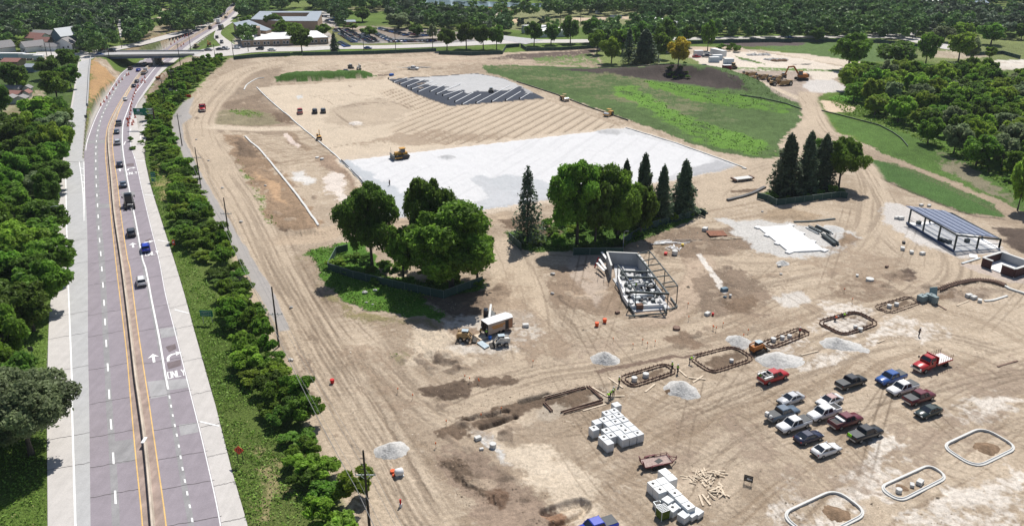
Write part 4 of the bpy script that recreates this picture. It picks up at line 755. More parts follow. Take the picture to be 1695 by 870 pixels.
for a in ((500,48,87,42,'dark','dark tree before the white roofed school wing'), (740,47,84,34,'dark','leftmost round tree of the row beyond the stripe field'), (772,37,81,38,'dark','tall round tree second from left in the row by the far road'), (800,40,82,34,'dark','third round tree of the row by the far road'), (822,42,82,30,'dark','rightmost round tree of the row by the far road'),
          (884,36,76,32,'dark','round tree in front of the low white roofed hut'), (912,38,74,32,'dark','round tree just right of the white roofed hut'), (944,28,72,34,'dark','dark tree at the left of the pair beside the far road bend'), (976,30,71,32,'dark','dark tree at the right of the pair beside the far road bend'),
          (1012,61,105,36,'light','light green tree at the left of the lawn'), (988,50,90,34,'mid','bushy tree behind the light green lawn tree'), (1030,44,88,44,'mid','green tree behind the thin pine on the lawn'), (1062,36,84,40,'dark','dark tree below the long white warehouse roof'), (1098,33,84,40,'dark','large dark tree right of the white warehouse roof'), (1090,52,97,34,'mid','green tree close behind the big lawn spruce'),
          (1122,64,114,38,'yellow','golden yellow tree at the edge of the lawn'), (1138,40,78,22,'dark','narrow dark tree behind the golden tree'), (1171,34,84,28,'mid','slim tree standing beside the trailer yard'), (1404,56,115,68,'mid','large spreading tree alone beside the earthmover yard'), (1352,44,70,28,'dark','dark bushy tree beside the far road'),
          (1480,69,112,74,'dark','wide low dark tree right of the lone spreading tree'), (1532,52,106,38,'mid','tall irregular tree between the wide dark tree and the pale tree'), (1586,53,102,48,'light','pale green tree left of the far right gravel drive'), (1606,62,100,34,'grey','grey green tree touching the pale green tree'), (1636,77,103,22,'mid','small round tree on the open lawn at far right'),
          (1640,38,74,44,'mid','spreading tree on the far right lawn'), (1562,44,70,40,'grey','grey green tree beyond the road junction'), (1592,36,64,36,'light','yellowish tree behind the road junction'), (1690,38,66,30,'dark','dark tree at the right edge by the far drive'), (1684,258,348,44,'light','slim light tree at the right edge beside the tracks'),
          (452,22,50,34,'dark','dark tree rising in front of the school courtyard'), (470,34,62,44,'mid','green tree between the two school roofs'), (490,40,68,34,'mid','tree behind the white roofed school wing'), (534,40,60,28,'mid','tree at the right end of the school block'), (400,48,66,24,'light','light tree left of the grey school roof'), (412,26,44,26,'mid','tree beside the highway by the school'),
          (584,38,50,22,'mid','tree at the head of the school car park'), (612,44,62,30,'mid','bushy tree on the island of the school car park'), (690,40,60,30,'dark','tree at the back of the school car park'), (716,40,68,20,'grey','thin grey tree at the right end of the car park'), (600,12,36,34,'dark','dark tree on the grass behind the school'), (572,13,34,30,'dark','first dark tree right of the school courtyard'), (660,20,48,44,'grey','grey green tree behind the car park'),
          (36,68,84,24,'light','yellow green tree beside the white house'), (48,40,66,20,'grey','dark conical tree behind the red roofed house'), (116,80,118,46,'dark','dark tree at the corner beside the ramp top'), (84,92,130,46,'dark','dark tree in front of the trailer lot'), (118,106,148,44,'dark','dark tree reaching over the top of the ramp'), (30,104,150,52,'dark','dark tree above the garden sheds'), (96,116,170,56,'mid','mid green tree left of the ramp above the shed lawn'), (40,122,152,20,'light','small light tree behind the sheds'), (5,140,195,44,'dark','dark tree at the left edge beside the sheds'), (70,158,215,70,'light','light green tree below the shed lawn'),
          (52,622,752,176,'grey','large grey green tree leaning over the left shoulder',HERO[1])):
    TR(*a)
def scatter(poly_px, zc, spacing, seed, jitter=1.0, avoid=()):
    q = [tuple(P(x, y, zc)[:2]) for x, y in poly_px]; q = np.array(q); r = np.random.default_rng(seed); lo, hi = q.min(0), q.max(0); n = int(np.prod(hi-lo)/spacing**2*5)
    c = np.stack([r.uniform(lo[0], hi[0], n), r.uniform(lo[1], hi[1], n)], 1); c = c[inside(c[:,0], c[:,1], q)]
    for av in avoid: a = np.array([tuple(P(x, y, 0)[:2]) for x, y in av]); c = c[~inside(c[:,0], c[:,1], a)]
    keep = []; cell = {}
    for p in c:
        g_ = (int(p[0]//spacing), int(p[1]//spacing)); ok = True
        for i in (-1,0,1):
            for j in (-1,0,1):
                for s_ in cell.get((g_[0]+i, g_[1]+j), ()):
                    if (s_[0]-p[0])**2+(s_[1]-p[1])**2 < spacing**2: ok = False
        if ok: cell.setdefault(g_, []).append(p); keep.append(p)
    return keep
NAMES = {'dark':'dark green', 'mid':'mid green', 'light':'light green', 'grey':'grey green'}
def mark(marks, x, y, h):                            # the landmark a plant stands by
    X_, Y_ = PX(x, y, h*.5)
    for lim, txt in marks:
        if Y_ < lim: return txt
    return marks[-1][1]
def wood(poly_px, zc, sp, hr, wr, pals, protos, seed, where, group, name='tree', cat='tree', avoid=(), cap=999, marks=None):
    r = random.Random(seed); n = 0
    for p in scatter(poly_px, zc, sp, seed, avoid=avoid)[:cap]:
        pal = r.choice(pals); h_ = r.uniform(*hr); w_ = r.uniform(*wr); f = (h_-hr[0])/(hr[1]-hr[0]); size = 'low' if f < .33 else 'tall' if f > .66 else 'medium'
        plant(r.choice(protos), (p[0], p[1], ground_z(*p)-.05), h_, w_, pal, ('%s %s %s' % (size, NAMES[pal], where if not marks else where+' '+mark(marks, p[0], p[1], h_))), group, name, cat); n += 1
    return n
F1 = [(-90,190),(0,195),(30,205),(70,172),(100,180),(104,222),(98,262),(84,320),(82,392),(84,430),(76,465),(52,500),(38,560),(30,620),(10,700),(-10,760),(-120,760)]
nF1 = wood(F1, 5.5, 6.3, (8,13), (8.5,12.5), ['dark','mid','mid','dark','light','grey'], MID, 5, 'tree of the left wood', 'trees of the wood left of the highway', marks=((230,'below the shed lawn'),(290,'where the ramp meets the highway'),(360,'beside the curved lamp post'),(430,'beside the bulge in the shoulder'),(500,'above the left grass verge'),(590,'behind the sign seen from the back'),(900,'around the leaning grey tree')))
F7 = [(1402,118),(1450,110),(1540,116),(1640,120),(1760,135),(1760,315),(1690,292),(1640,262),(1580,240),(1545,222),(1530,200),(1480,188),(1440,176),(1412,150)]
nF7 = wood(F7, 5, 7.4, (8,12.5), (8.5,12.5), ['dark','mid','mid','light','light','grey'], MID, 6, 'tree of the right wood', 'trees of the wood right of the meadow', marks=((140,'below the far gravel drive'),(165,'beside the pale stone patch'),(190,'above the right meadow'),(215,'behind the silt fence'),(245,'over the bend of the silt fence'),(400,'at its lower tip near the tracks')))
HM = ((125,'below the narrow exit ramp'),(170,'opposite the cones'),(215,'beside the overhead sign'),(270,'at the top of the footpath'),(330,'beside the upper green sign'),(380,'behind the upright orange panel'),(430,'beside the third utility pole'),(490,'across from the white car'),(560,'behind the wide green sign'),(640,'across from the large word ONLY'),(710,'above the red diamond sign'),(780,'right of the red diamond sign'),(1200,'at the bottom edge by the near pole'))
HEDGE = [(240,176),(254,148),(270,132),(302,114),(345,97),(374,95),(334,124),(304,158),(280,178),(272,200),(290,240),(317,290),(334,330),(361,380),(389,430),(421,500),(448,560),(477,620),(511,680),(544,730),(586,800),(600,868),(608,980),(540,980),(518,840),(492,770),(466,700),(420,640),(396,560),(366,480),(348,430),(306,400),(282,350),(288,300),(264,250),(250,205)]
nH = wood(HEDGE, 1.8, 3.0, (1.8,5.6), (4.0,6.8), ['dark','mid','mid','light','mid','light'], BUSH, 8, 'hedge shrub', 'shrubs of the hedge between highway and footpath', 'shrub', 'shrub', marks=HM)
nH += wood([(205,240),(235,205),(246,205),(262,250),(256,300),(246,262)], 1, 5, (1.2,2.4), (2,3.4), ['mid','light'], BUSH, 9, 'low shrub on the bank beside the exit ramp', 'low shrubs beside the exit ramp', 'shrub', 'shrub')
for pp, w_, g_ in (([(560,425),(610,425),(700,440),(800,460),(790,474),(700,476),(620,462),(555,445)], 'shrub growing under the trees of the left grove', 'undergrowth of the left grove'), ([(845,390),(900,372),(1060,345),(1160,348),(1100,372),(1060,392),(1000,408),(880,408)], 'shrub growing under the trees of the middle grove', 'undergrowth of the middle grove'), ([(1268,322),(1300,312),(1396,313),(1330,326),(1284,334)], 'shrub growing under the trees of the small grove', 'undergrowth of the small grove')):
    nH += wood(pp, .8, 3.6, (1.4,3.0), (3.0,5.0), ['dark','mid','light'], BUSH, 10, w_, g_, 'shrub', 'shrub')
nH += wood([(1428,170),(1470,190),(1520,205),(1560,240),(1640,280),(1690,310),(1690,290),(1600,240),(1540,205),(1450,165)], .8, 6, (1.5,3), (2.5,4.5), ['mid','light'], BUSH, 11, 'low shrub at the foot of the right wood', 'low shrubs before the right wood', 'shrub', 'shrub', cap=24)
nH += wood([(1100,113),(1135,112),(1140,122),(1110,124)], 2.5, 3.2, (1.2,2), (2.2,3.4), ['dark','mid'], BUSH, 12, 'shrub on top of the black soil bank', 'shrubs on the soil bank', 'shrub', 'shrub') + wood([(1188,76),(1224,78),(1222,84),(1190,82)], 1, 4, (2.4,3.6), (4,5.5), ['mid'], BUSH, 13, 'shrub in the hedge behind the long white trailer', 'hedge behind the trailer yard', 'shrub', 'shrub')
# far woods that read as one mass
far = []
def mass(poly_px, sp, seed, pals, hr=(9,14), avoid=()):
    for p in scatter(poly_px, 6, sp, seed, avoid=avoid): far.append((p[0], p[1], ground_z(*p), pals, seed, hr))
mass([(-60,0),(60,-3),(188,-3),(188,30),(182,52),(140,66),(128,52),(100,44),(55,38),(40,48),(20,62),(-60,64)], 7.5, 61, ('dark','mid','dark','grey')); mass([(130,62),(150,56),(182,56),(186,62),(160,74),(135,78)], 6.5, 62, ('mid','dark'))
mass([(200,6),(240,4),(262,18),(244,30),(250,44),(225,60),(210,58),(204,30)], 7, 63, ('mid','dark')); mass([(290,12),(330,6),(378,0),(368,14),(340,34),(300,42),(280,40),(270,34),(284,24)], 7.5, 64, ('mid','light','dark')); mass([(196,-12),(420,-12),(380,0),(330,3),(250,2),(200,2)], 8, 65, ('dark','mid'))
mass([(405,4),(440,0),(700,-6),(700,2),(690,14),(640,8),(600,6),(560,12),(530,8),(500,0),(460,8),(440,16),(404,24),(392,20)], 8, 66, ('dark','mid')); mass([(660,10),(730,14),(760,18),(800,22),(838,30),(845,40),(810,44),(780,36),(730,36),(690,38),(665,30),(640,24)], 8, 67, ('mid','grey','dark'))
mass([(545,16),(566,14),(580,30),(560,34)], 8, 68, ('dark',)); mass([(395,58),(408,46),(424,52),(412,62)], 7, 69, ('mid',)); mass([(700,-8),(1020,-14),(1020,-4),(900,-2),(860,-4),(800,-6)], 9, 70, ('dark','mid'))
mass([(780,10),(850,14),(860,18),(800,18)], 11, 71, ('mid',)); mass([(865,16),(940,4),(1000,-4),(1230,-4),(1500,6),(1526,24),(1528,44),(1505,52),(1300,52),(1180,50),(1140,44),(1122,30),(1108,14),(1040,12),(940,14)], 7.8, 72, ('dark','mid','dark','mid'))
mass([(1060,16),(1110,16),(1100,24),(1066,26)], 7, 73, ('dark',)); mass([(1530,6),(1600,14),(1695,12),(1760,20),(1760,60),(1690,52),(1620,48),(1560,44),(1536,40)], 8.5, 74, ('mid','dark','grey')); mass([(1000,-14),(1800,-16),(1800,4),(1640,0),(1500,4),(1240,-6)], 9.5, 75, ('dark','mid'))
mass([(856,26),(930,26),(930,40),(860,40)], 11, 76, ('mid','spruce'), (5,8)); mass([(985,44),(1140,36),(1142,60),(1100,64),(985,66)], 9, 77, ('mid','dark')); mass([(-60,-30),(1760,-34),(1760,-18),(-60,-14)], 13, 78, ('dark','mid'))
r = np.random.default_rng(3); protos = [crown_data(520, 1.35, s, lobes=10, shape=sh)[:4] for s, sh in ((81,'round'),(82,'flat'),(83,'oval'),(84,'round'))]; PC = {'dark': (.11,.195,.065), 'mid': (.155,.265,.07), 'light': (.17,.265,.07), 'grey': (.16,.21,.125), 'spruce': (.06,.095,.06)}
Vs, Cs = [], []
for (x, y, z, pals, sd_, hr) in far:
    pos, nr, c, szz = protos[r.integers(4)]; Hh = r.uniform(*hr); Wd = Hh*r.uniform(.8, 1.15); a = r.uniform(0, 6.28); ca, sa = math.cos(a), math.sin(a)
    q = pos*np.array([Wd/2, Wd/2, Hh]); q = np.stack([q[:,0]*ca-q[:,1]*sa+x, q[:,0]*sa+q[:,1]*ca+y, q[:,2]+z], 1); V_, _ = quads(q, nr, szz*(Hh/11), r); col = np.array(PC[pals[r.integers(len(pals))]])*r.uniform(.75, 1.25)
    Vs.append(V_); Cs.append(np.repeat(np.concatenate([c[:, None]*col[None], np.ones((len(c), 1))], 1), 4, 0))
V_ = np.concatenate(Vs); LEAF['mass'] = leaf_mat('woodland_foliage', (1, 1, 1), .2, 0)
tag(np_mesh('woodland', V_, np.arange(len(V_)).reshape(-1, 4), LEAF['mass'], cols=np.concatenate(Cs)), kind='stuff'); print('WOODS', nF1, nF7, nH, len(far))
# weeds and tall grass of the verges
def weeds(polys, dens, seed, size=(.16,.34), hgt=.5, cols=((.20,.33,.05),(.15,.26,.045),(.30,.31,.11)), patchy=.4, name='verge_grass'):
    r = np.random.default_rng(seed); PV = []
    for pl in polys:
        q = W2(pl); lo, hi = q.min(0), q.max(0); n = int(np.prod(hi-lo)*dens); c = np.stack([r.uniform(lo[0], hi[0], n), r.uniform(lo[1], hi[1], n)], 1); c = c[inside(c[:,0], c[:,1], q)]
        f = fbm(c[:,0], c[:,1], .5, 3, seed); c = c[f > patchy*r.uniform(.6, 1.3, len(c))]; PV.append(c)
    c = np.concatenate(PV); z = np.array([ground_z(a, b) for a, b in c]); hh = fbm(c[:,0], c[:,1], .35, 2, seed+4); pos = np.stack([c[:,0], c[:,1], z+r.uniform(0, hgt, len(c))*(.3+1.2*hh)], 1)
    nr = r.normal(size=pos.shape)+np.array([0,0,.7]); nr /= np.linalg.norm(nr, axis=1)[:, None]; V, Fq = quads(pos, nr, r.uniform(*size, len(c)), r); k = np.clip((fbm(c[:,0], c[:,1], .12, 3, seed+9)*1.6+r.normal(size=len(c))*.25)*1.5-.6, 0, 1.99).astype(int)
    cc = np.array(cols)[np.clip(k+(r.random(len(c)) < .12), 0, len(cols)-1)]*r.uniform(.7, 1.3, len(c))[:, None]; tag(np_mesh(name, V, Fq, LEAF['mass'], cols=np.repeat(np.concatenate([cc, np.ones((len(cc),1))], 1), 4, 0)), kind='stuff')
weeds([[(412,880),(385,782),(356,664),(322,548),(305,486),(291,436),(266,358),(251,310),(241,266),(262,262),(290,300),(300,400),(345,470),(400,560),(440,650),(480,760),(525,880)]], 13, 5, cols=((.20,.34,.05),(.15,.27,.04),(.32,.33,.12)), patchy=.38)
weeds([[(76,880),(77,700),(76,600),(80,520),(88,470),(60,470),(30,600),(0,760),(-40,880)]], 10, 6, hgt=.4, patchy=.36)
weeds([[(507,415),(560,405),(640,460),(800,470),(795,480),(700,500),(742,520),(690,522),(600,512),(560,492),(530,455)], [(832,385),(900,372),(1000,350),(1130,335),(1168,348),(1080,392),(1000,416),(880,416)]], 7, 7, hgt=.6, size=(.2,.45), cols=((.13,.24,.035),(.17,.28,.045),(.26,.28,.10)), patchy=.40)
weeds([[(641,585),(660,582),(680,600),(652,602)], [(375,182),(425,183),(440,196),(400,192)], [(392,262),(404,270),(425,318),(462,378),(450,372)]], 2, 8, size=(.25,.5), patchy=.52, name='weed_patch')
weeds([[(1370,165),(1420,150),(1480,180),(1560,238),(1640,280),(1690,330),(1600,270),(1500,222),(1400,190)]], 2.5, 9, size=(.4,.8), hgt=.9, patchy=.45, name='meadow_weeds'); weeds([[(1015,142),(1085,165),(1150,200),(1240,225),(1275,245),(1262,259),(1180,242),(1080,186)], [(1055,132),(1190,150),(1320,172),(1220,180)], [(1190,118),(1240,136),(1320,170),(1240,158),(1180,128)]], 1.4, 10, size=(.3,.6), hgt=.25, cols=((.13,.23,.045),(.10,.18,.04),(.12,.20,.045)), patchy=.56, name='meadow_weeds')

for pr in HERO+MID+LOW+BUSH+CONI:
    for ch in list(pr.children): bpy.data.objects.remove(ch)
    bpy.data.objects.remove(pr)
# stones and clods strewn over the dug ground: nobody could count them
def rubble(areas, seed):
    r = np.random.default_rng(seed); base = np.array([(0,0,.6),(.5,0,.1),(0,.5,.1),(-.5,0,.1),(0,-.5,.1),(.3,.3,-.3)]); Ft = np.array([(0,1,2),(0,2,3),(0,3,4),(0,4,1)]); V_, F_, C_ = [], [], []; k = 0
    for pl, n, col in areas:
        q = W2(pl); lo, hi = q.min(0), q.max(0); c = np.stack([r.uniform(lo[0], hi[0], n), r.uniform(lo[1], hi[1], n)], 1); c = c[inside(c[:,0], c[:,1], q)]; c = c[fbm(c[:,0], c[:,1], .3, 2, seed) > .45]
        for x, y in c:
            s = .07*math.exp(r.normal()*.55)+.03; v = base*s*np.array([r.uniform(.7,1.5), r.uniform(.7,1.5), r.uniform(.6,1.1)]); a = r.uniform(0,6.28); v = np.stack([v[:,0]*math.cos(a)-v[:,1]*math.sin(a)+x, v[:,0]*math.sin(a)+v[:,1]*math.cos(a)+y, v[:,2]+ground_z(x,y)], 1)
            V_.append(v); F_.append(Ft+k); k += 6; C_.append(np.tile(np.append(np.array(col)*r.uniform(.5,1.25), 1), (6,1)))
    tag(np_mesh('rubble', np.concatenate(V_), np.concatenate(F_), GM, cols=np.concatenate(C_)), kind='stuff')
rubble([([(440,520),(520,640),(600,760),(650,880),(760,880),(700,700),(560,560)],2200,(.55,.48,.40)), ([(720,740),(900,800),(930,870),(780,870)],1500,(.30,.23,.17)), ([(900,440),(1300,440),(1300,560),(900,560)],3200,(.42,.35,.27)), ([(1050,380),(1260,370),(1280,430),(1080,430)],1400,(.5,.45,.38)), ([(1340,440),(1690,460),(1690,520),(1360,520)],1800,(.45,.37,.28)),
        ([(1120,600),(1690,560),(1690,870),(1120,870)],5000,(.45,.37,.28)), ([(700,620),(1000,620),(1000,720),(740,720)],1500,(.28,.21,.15)), ([(380,220),(540,220),(560,380),(460,380)],900,(.4,.32,.24)), ([(640,500),(880,500),(880,600),(640,600)],900,(.5,.44,.37))], 12)
# ------------------------------------------------------------------ vehicles
def paintm(name, col, rough=.32): return mat(name+'_car_paint', col, rough, noise=.04, scale=1.5, spec=.5, coat=.35)
M_GLASS = mat('dark_window_glass', (.018,.024,.034), .10, noise=0, spec=.6); M_TYRE = mat('tyre_rubber', (.022,.022,.022), .8, noise=.2); M_RIM = mat('grey_wheel_rim', (.35,.36,.37), .4, .6, noise=.05); M_BLK = mat('black_trim', (.025,.025,.027), .6, noise=.1)
M_CHR = mat('light_metal', (.55,.56,.57), .35, .6, noise=.05); M_LAMP = mat('clear_lamp', (.75,.75,.72), .2, noise=0); M_TAIL = mat('red_tail_lamp', (.35,.02,.02), .3, noise=0)
PAINT = dict(white=(.74,.74,.74), silver=(.50,.51,.53), black=(.018,.019,.022), charcoal=(.05,.055,.062), navy=(.018,.022,.055), blue=(.02,.085,.30), slate=(.10,.14,.19), maroon=(.13,.018,.028), red=(.42,.012,.014), green=(.018,.035,.032), brown=(.12,.08,.055), grey=(.19,.20,.21), rose=(.45,.30,.28), royal=(.01,.04,.42))
def wheels(root, xs, hw, r, wd=.24, dual=()):
    for x in xs:
        for s in (-1, 1):
            mb = MB(); mb.wheel((x, s*(hw-wd/2+.02), r), r, wd*(1.8 if x in dual else 1)); wz = mb.build('wheel', M_TYRE, root); mb = MB(); mb.tube([(x, s*(hw-.02), r), (x, s*(hw+.035), r)], r*.58, 10); mb.build('rim', M_RIM, wz)
def hull(st, wd):                                    # st: (x, z_top, width factor, z_bottom)
    mb = MB(); w = wd/2; mb.loft([[(x, -w*k*.93, zb), (x, -w*k, zb+.14), (x, -w*k, zt-.16), (x, -w*k*.90, zt), (x, w*k*.90, zt), (x, w*k, zt-.16), (x, w*k, zb+.14), (x, w*k*.93, zb)] for x, zt, k, zb in st]); return mb
def house_glass(root, x0, x1, t0, t1, zb, zt, wd, pm, roofm=None, pillars=()):
    w0, w1 = wd*.46, wd*.385; mb = MB(); mb.loft([[(x0,-w0,zb),(x1,-w0,zb),(x1,w0,zb),(x0,w0,zb)], [(t0,-w1,zt),(t1,-w1,zt),(t1,w1,zt),(t0,w1,zt)]]); mb.build('windows', M_GLASS, root)
    mb = MB(); mb.loft([[(t0-.05,-w1-.03,zt-.04),(t1+.05,-w1-.03,zt-.04),(t1+.05,w1+.03,zt-.04),(t0-.05,w1+.03,zt-.04)], [(t0+.06,-w1+.09,zt+.05),(t1-.08,-w1+.09,zt+.05),(t1-.08,w1-.09,zt+.05),(t0+.06,w1-.09,zt+.05)]]); mb.build('roof', roofm or pm, root)
    mb = MB()
    for s in (-1, 1):
        mb.bar((x0, s*w0, zb), (t0, s*(w1+.01), zt), .09); mb.bar((x1, s*w0, zb), (t1, s*(w1+.01), zt), .08)
        for f in pillars: mb.bar((x0+(x1-x0)*f, s*(w0+.005), zb), (t0+(t1-t0)*f, s*(w1+.015), zt), .09)
    mb.build('pillars', pm, root)
def car(kind, colour, loc, rz, label, group=None, roof=None, bed=None, name=None):
    nm = name or {'sedan':'parked_car','suv':'car','pickup':'pickup_truck','hatch':'car'}[kind]; root = empty(nm, loc, rz, label, {'pickup':'pickup truck'}.get(kind, 'car'), group); pm = paintm(colour, PAINT[colour]); rm = paintm(roof, PAINT[roof]) if roof else pm
    if kind in ('sedan', 'hatch'):
        L, Wd = 4.7, 1.84; hull([(-2.35,.86,.80,.38),(-2.26,1.0,.92,.28),(-1.6,1.05,1,.24),(.6,.98,1,.24),(1.2,.93,1,.24),(1.95,.82,.94,.28),(2.28,.70,.82,.32),(2.36,.60,.72,.36)], Wd).build('body', pm, root, True)
        house_glass(root, -1.85, 1.0, -1.0, .28, .98, 1.42, Wd, pm, rm, (.5,)); wheels(root, (-1.4, 1.42), .92, .33); fx, bx, hz = 2.3, -2.34, .66
    elif kind == 'suv':
        L, Wd = 4.7, 1.92; hull([(-2.35,1.0,.86,.42),(-2.28,1.1,.95,.32),(-1.6,1.14,1,.30),(.7,1.10,1,.30),(1.3,1.06,1,.30),(2.0,.96,.95,.32),(2.3,.84,.84,.36),(2.36,.72,.76,.4)], Wd).build('body', pm, root, True)
        house_glass(root, -2.2, 1.15, -1.85, .35, 1.08, 1.68, Wd, pm, rm, (.34,.66)); wheels(root, (-1.42, 1.42), .96, .38); fx, bx, hz = 2.3, -2.34, .8
        mb = MB(); [mb.bar((-1.7, s*.62, 1.76), (.2, s*.62, 1.76), .05) for s in (-1,1)]; mb.build('roof_rack', M_BLK, root)
    else:
        L, Wd = 5.8, 2.0; hull([(-2.9,1.14,.94,.5),(-2.85,1.20,.98,.42),(-1.0,1.20,1,.38),(-.9,1.18,1,.38),(1.1,1.18,1,.38),(1.4,1.18,.99,.38),(2.5,1.08,.95,.4),(2.82,.98,.90,.44),(2.9,.82,.86,.48)], Wd).build('body', pm, root, True)
        house_glass(root, -1.0, 1.35, -.8, .72, 1.16, 1.84, Wd, pm, rm, (.5,)); wheels(root, (-1.85, 1.85), 1.0, .42, .28); fx, bx, hz = 2.84, -2.9, .9
        if bed == 'open' or bed == 'tools':
            mb = MB(); mb.box((-1.95,0,1.205), (1.75,1.55,.012)); mb.build('bed_shade_sheet', M_BLK, root); mb = MB(); [mb.box((-1.95, s*.86, 1.27), (1.85,.10,.14)) for s in (-1,1)]; mb.box((-2.85,0,1.27), (.08,1.8,.14)); mb.build('bed_rail', pm, root)  # black sheet near rim height imitates the shaded hollow of the bed
            mb = MB(); mb.box((-1.3,0,1.36), (.5,1.7,.3)); mb.build('toolbox', mat('white_toolbox', (.7,.7,.7), .4), root, bevel=.03)
        elif bed == 'rack':
            for s in (-1,1): mb = MB(); mb.box((-1.9, s*.82, 1.38), (1.9,.32,.42)); mb.build('side_box', M_CHR, root, bevel=.03)
            mb = MB(); [mb.bar((x, s*.85, 1.5), (x, s*.85, 2.0), .05) for x in (-2.8,-1.1) for s in (-1,1)]; [mb.bar((-2.8, s*.85, 2.0), (-1.1, s*.85, 2.0), .05) for s in (-1,1)]; [mb.bar((x,-.85,2.0),(x,.85,2.0),.05) for x in (-2.8,-1.9,-1.1)]; mb.build('ladder_rack', M_CHR, root)
            mb = MB(); mb.box((-1.95,0,1.21), (1.75,1.2,.02)); mb.ball((-1.5,.1,1.4),.28, 1.3,1,.8); mb.ball((-2.2,-.15,1.38),.22); mb.build('bed_load', M_BLK, root)
        else:
            mb = MB(); mb.box((-1.95,0,1.235), (1.78,1.74,.06)); mb.build('bed_cover', mat('grey_bed_cover', (.075,.08,.085), .6) , root, bevel=.02)
            if bed == 'blocks': mb = MB(); mb.box((-2.95,.45,1.3),(.55,.55,.5),.3); mb.ball((-3.0,-.45,1.25),.3); mb.build('bed_load', mat('white_sack', (.7,.7,.68)), root, bevel=.06)
            if bed == 'vest': mb = MB(); mb.box((-2.95,.35,1.08),(.1,.75,.42),.0,.2); mb.build('vest_on_tailgate', mat('lime_cloth', (.30,.75,.02)), root, bevel=.03)
    for s in (-1, 1):
        mb = MB(); mb.box((fx-.05, s*Wd*.34, hz), (.12,.34,.15), taper=(.8,.9)); mb.build('headlight', M_LAMP, root); mb = MB(); mb.box((bx+.05, s*Wd*.40, hz+.12), (.1,.24,.22)); mb.build('tail_light', M_TAIL, root)
        mb = MB(); mb.box((.95, s*(Wd/2+.08), 1.06 if kind != 'pickup' else 1.25), (.12,.2,.14)); mb.build('mirror', pm if kind != 'pickup' else M_BLK, root, bevel=.02)
    for x, n_ in ((fx+.03, 'bumper'), (bx-.02, 'bumper')): mb = MB(); mb.box((x, 0, .48 if kind != 'pickup' else .58), (.14, Wd*.84, .2)); mb.build(n_, M_BLK if kind != 'pickup' or x > 0 else M_CHR, root, bevel=.03)
    mb = MB(); mb.box((fx-.02, 0, hz-.03), (.08, Wd*.42, .2)); mb.build('grille', M_BLK, root)
    return root
def hd(x, y, dx, dy, z=0.0):                         # world heading of a direction seen at a pixel
    a, b = P(x-dx*5, y-dy*5), P(x+dx*5, y+dy*5); return math.atan2(b.y-a.y, b.x-a.x)
def at(x, y, zc=.8):
    p = P(x, y, zc)
    for _ in range(3): p = P(x, y, zc+ground_z(p.x, p.y))
    return (p.x, p.y, ground_z(p.x, p.y)+.01)
LOTG = 'vehicles parked on the bare earth lot'
LOT = [('pickup',1280,622,1,'red','red utility pickup with silver rack and side boxes beside the stone heaps',dict(bed='rack')), ('pickup',1409,631,1,'black','black pickup with grey bed cover standing apart above the white sedans',{}), ('pickup',1475,624,-1,'blue','bright blue pickup with grey bed cover behind the white pickup',{}), ('pickup',1494,641,-1,'white','white pickup with grey bed cover between the blue and the maroon pickups',{}),
 ('pickup',1522,656,1,'maroon','maroon pickup with covered bed next to the white pickup and dark green car',{}), ('sedan',1537,679,-1,'green','small dark green car parked last in the right row',{}), ('sedan',1309,658,-1,'silver','silver sedan at the left top of the group of parked vehicles',{}), ('sedan',1373,661,-1,'white','white sedan with dusty rose roof',dict(roof='rose')),
 ('pickup',1296,683,1,'slate','blue grey pickup with white sacks over its tailgate',dict(bed='blocks')), ('pickup',1364,682,-1,'white','white pickup in the middle of the parked group beside the maroon pickup with toolbox',dict(bed='open')), ('pickup',1400,695,1,'maroon','maroon pickup with open bed and white toolbox',dict(bed='tools')), ('pickup',1314,701,-1,'white','white crew pickup between the blue grey pickup and the dark blue sedan',{}),
 ('sedan',1339,721,1,'navy','dark blue sedan with a glinting rear window',{}), ('pickup',1433,716,1,'black','black pickup with lime green cloth on its tailgate',dict(bed='vest')), ('sedan',1368,742,1,'white','white sedan parked lowest and alone at the front of the group',{})]
for k, x, y, d, c, lb, kw in LOT: car(k, c, at(x, y), hd(x, y, d, -.33*d), lb, LOTG, **kw)
car('pickup', 'royal', at(986, 872), hd(986, 866, -1, .33), 'bright blue pickup cut off by the bottom edge', LOTG)
for a in (('pickup',496.5,184,'red',-.2,-1,'small red pickup on the graded pad'), ('suv',521,183.5,'black',-.2,-1,'black car next to the red pickup on the graded pad'), ('suv',535,183,'charcoal',-.2,-1,'dark car at the right end of the three on the graded pad'), ('pickup',572,119,'navy',1,0,'dark blue pickup above the green stockpile'), ('sedan',1272,0,'grey',1,0,'')):
    if a[6]: car(a[0], a[3], at(a[1], a[2]), hd(a[1], a[2], a[4], a[5]), a[6])
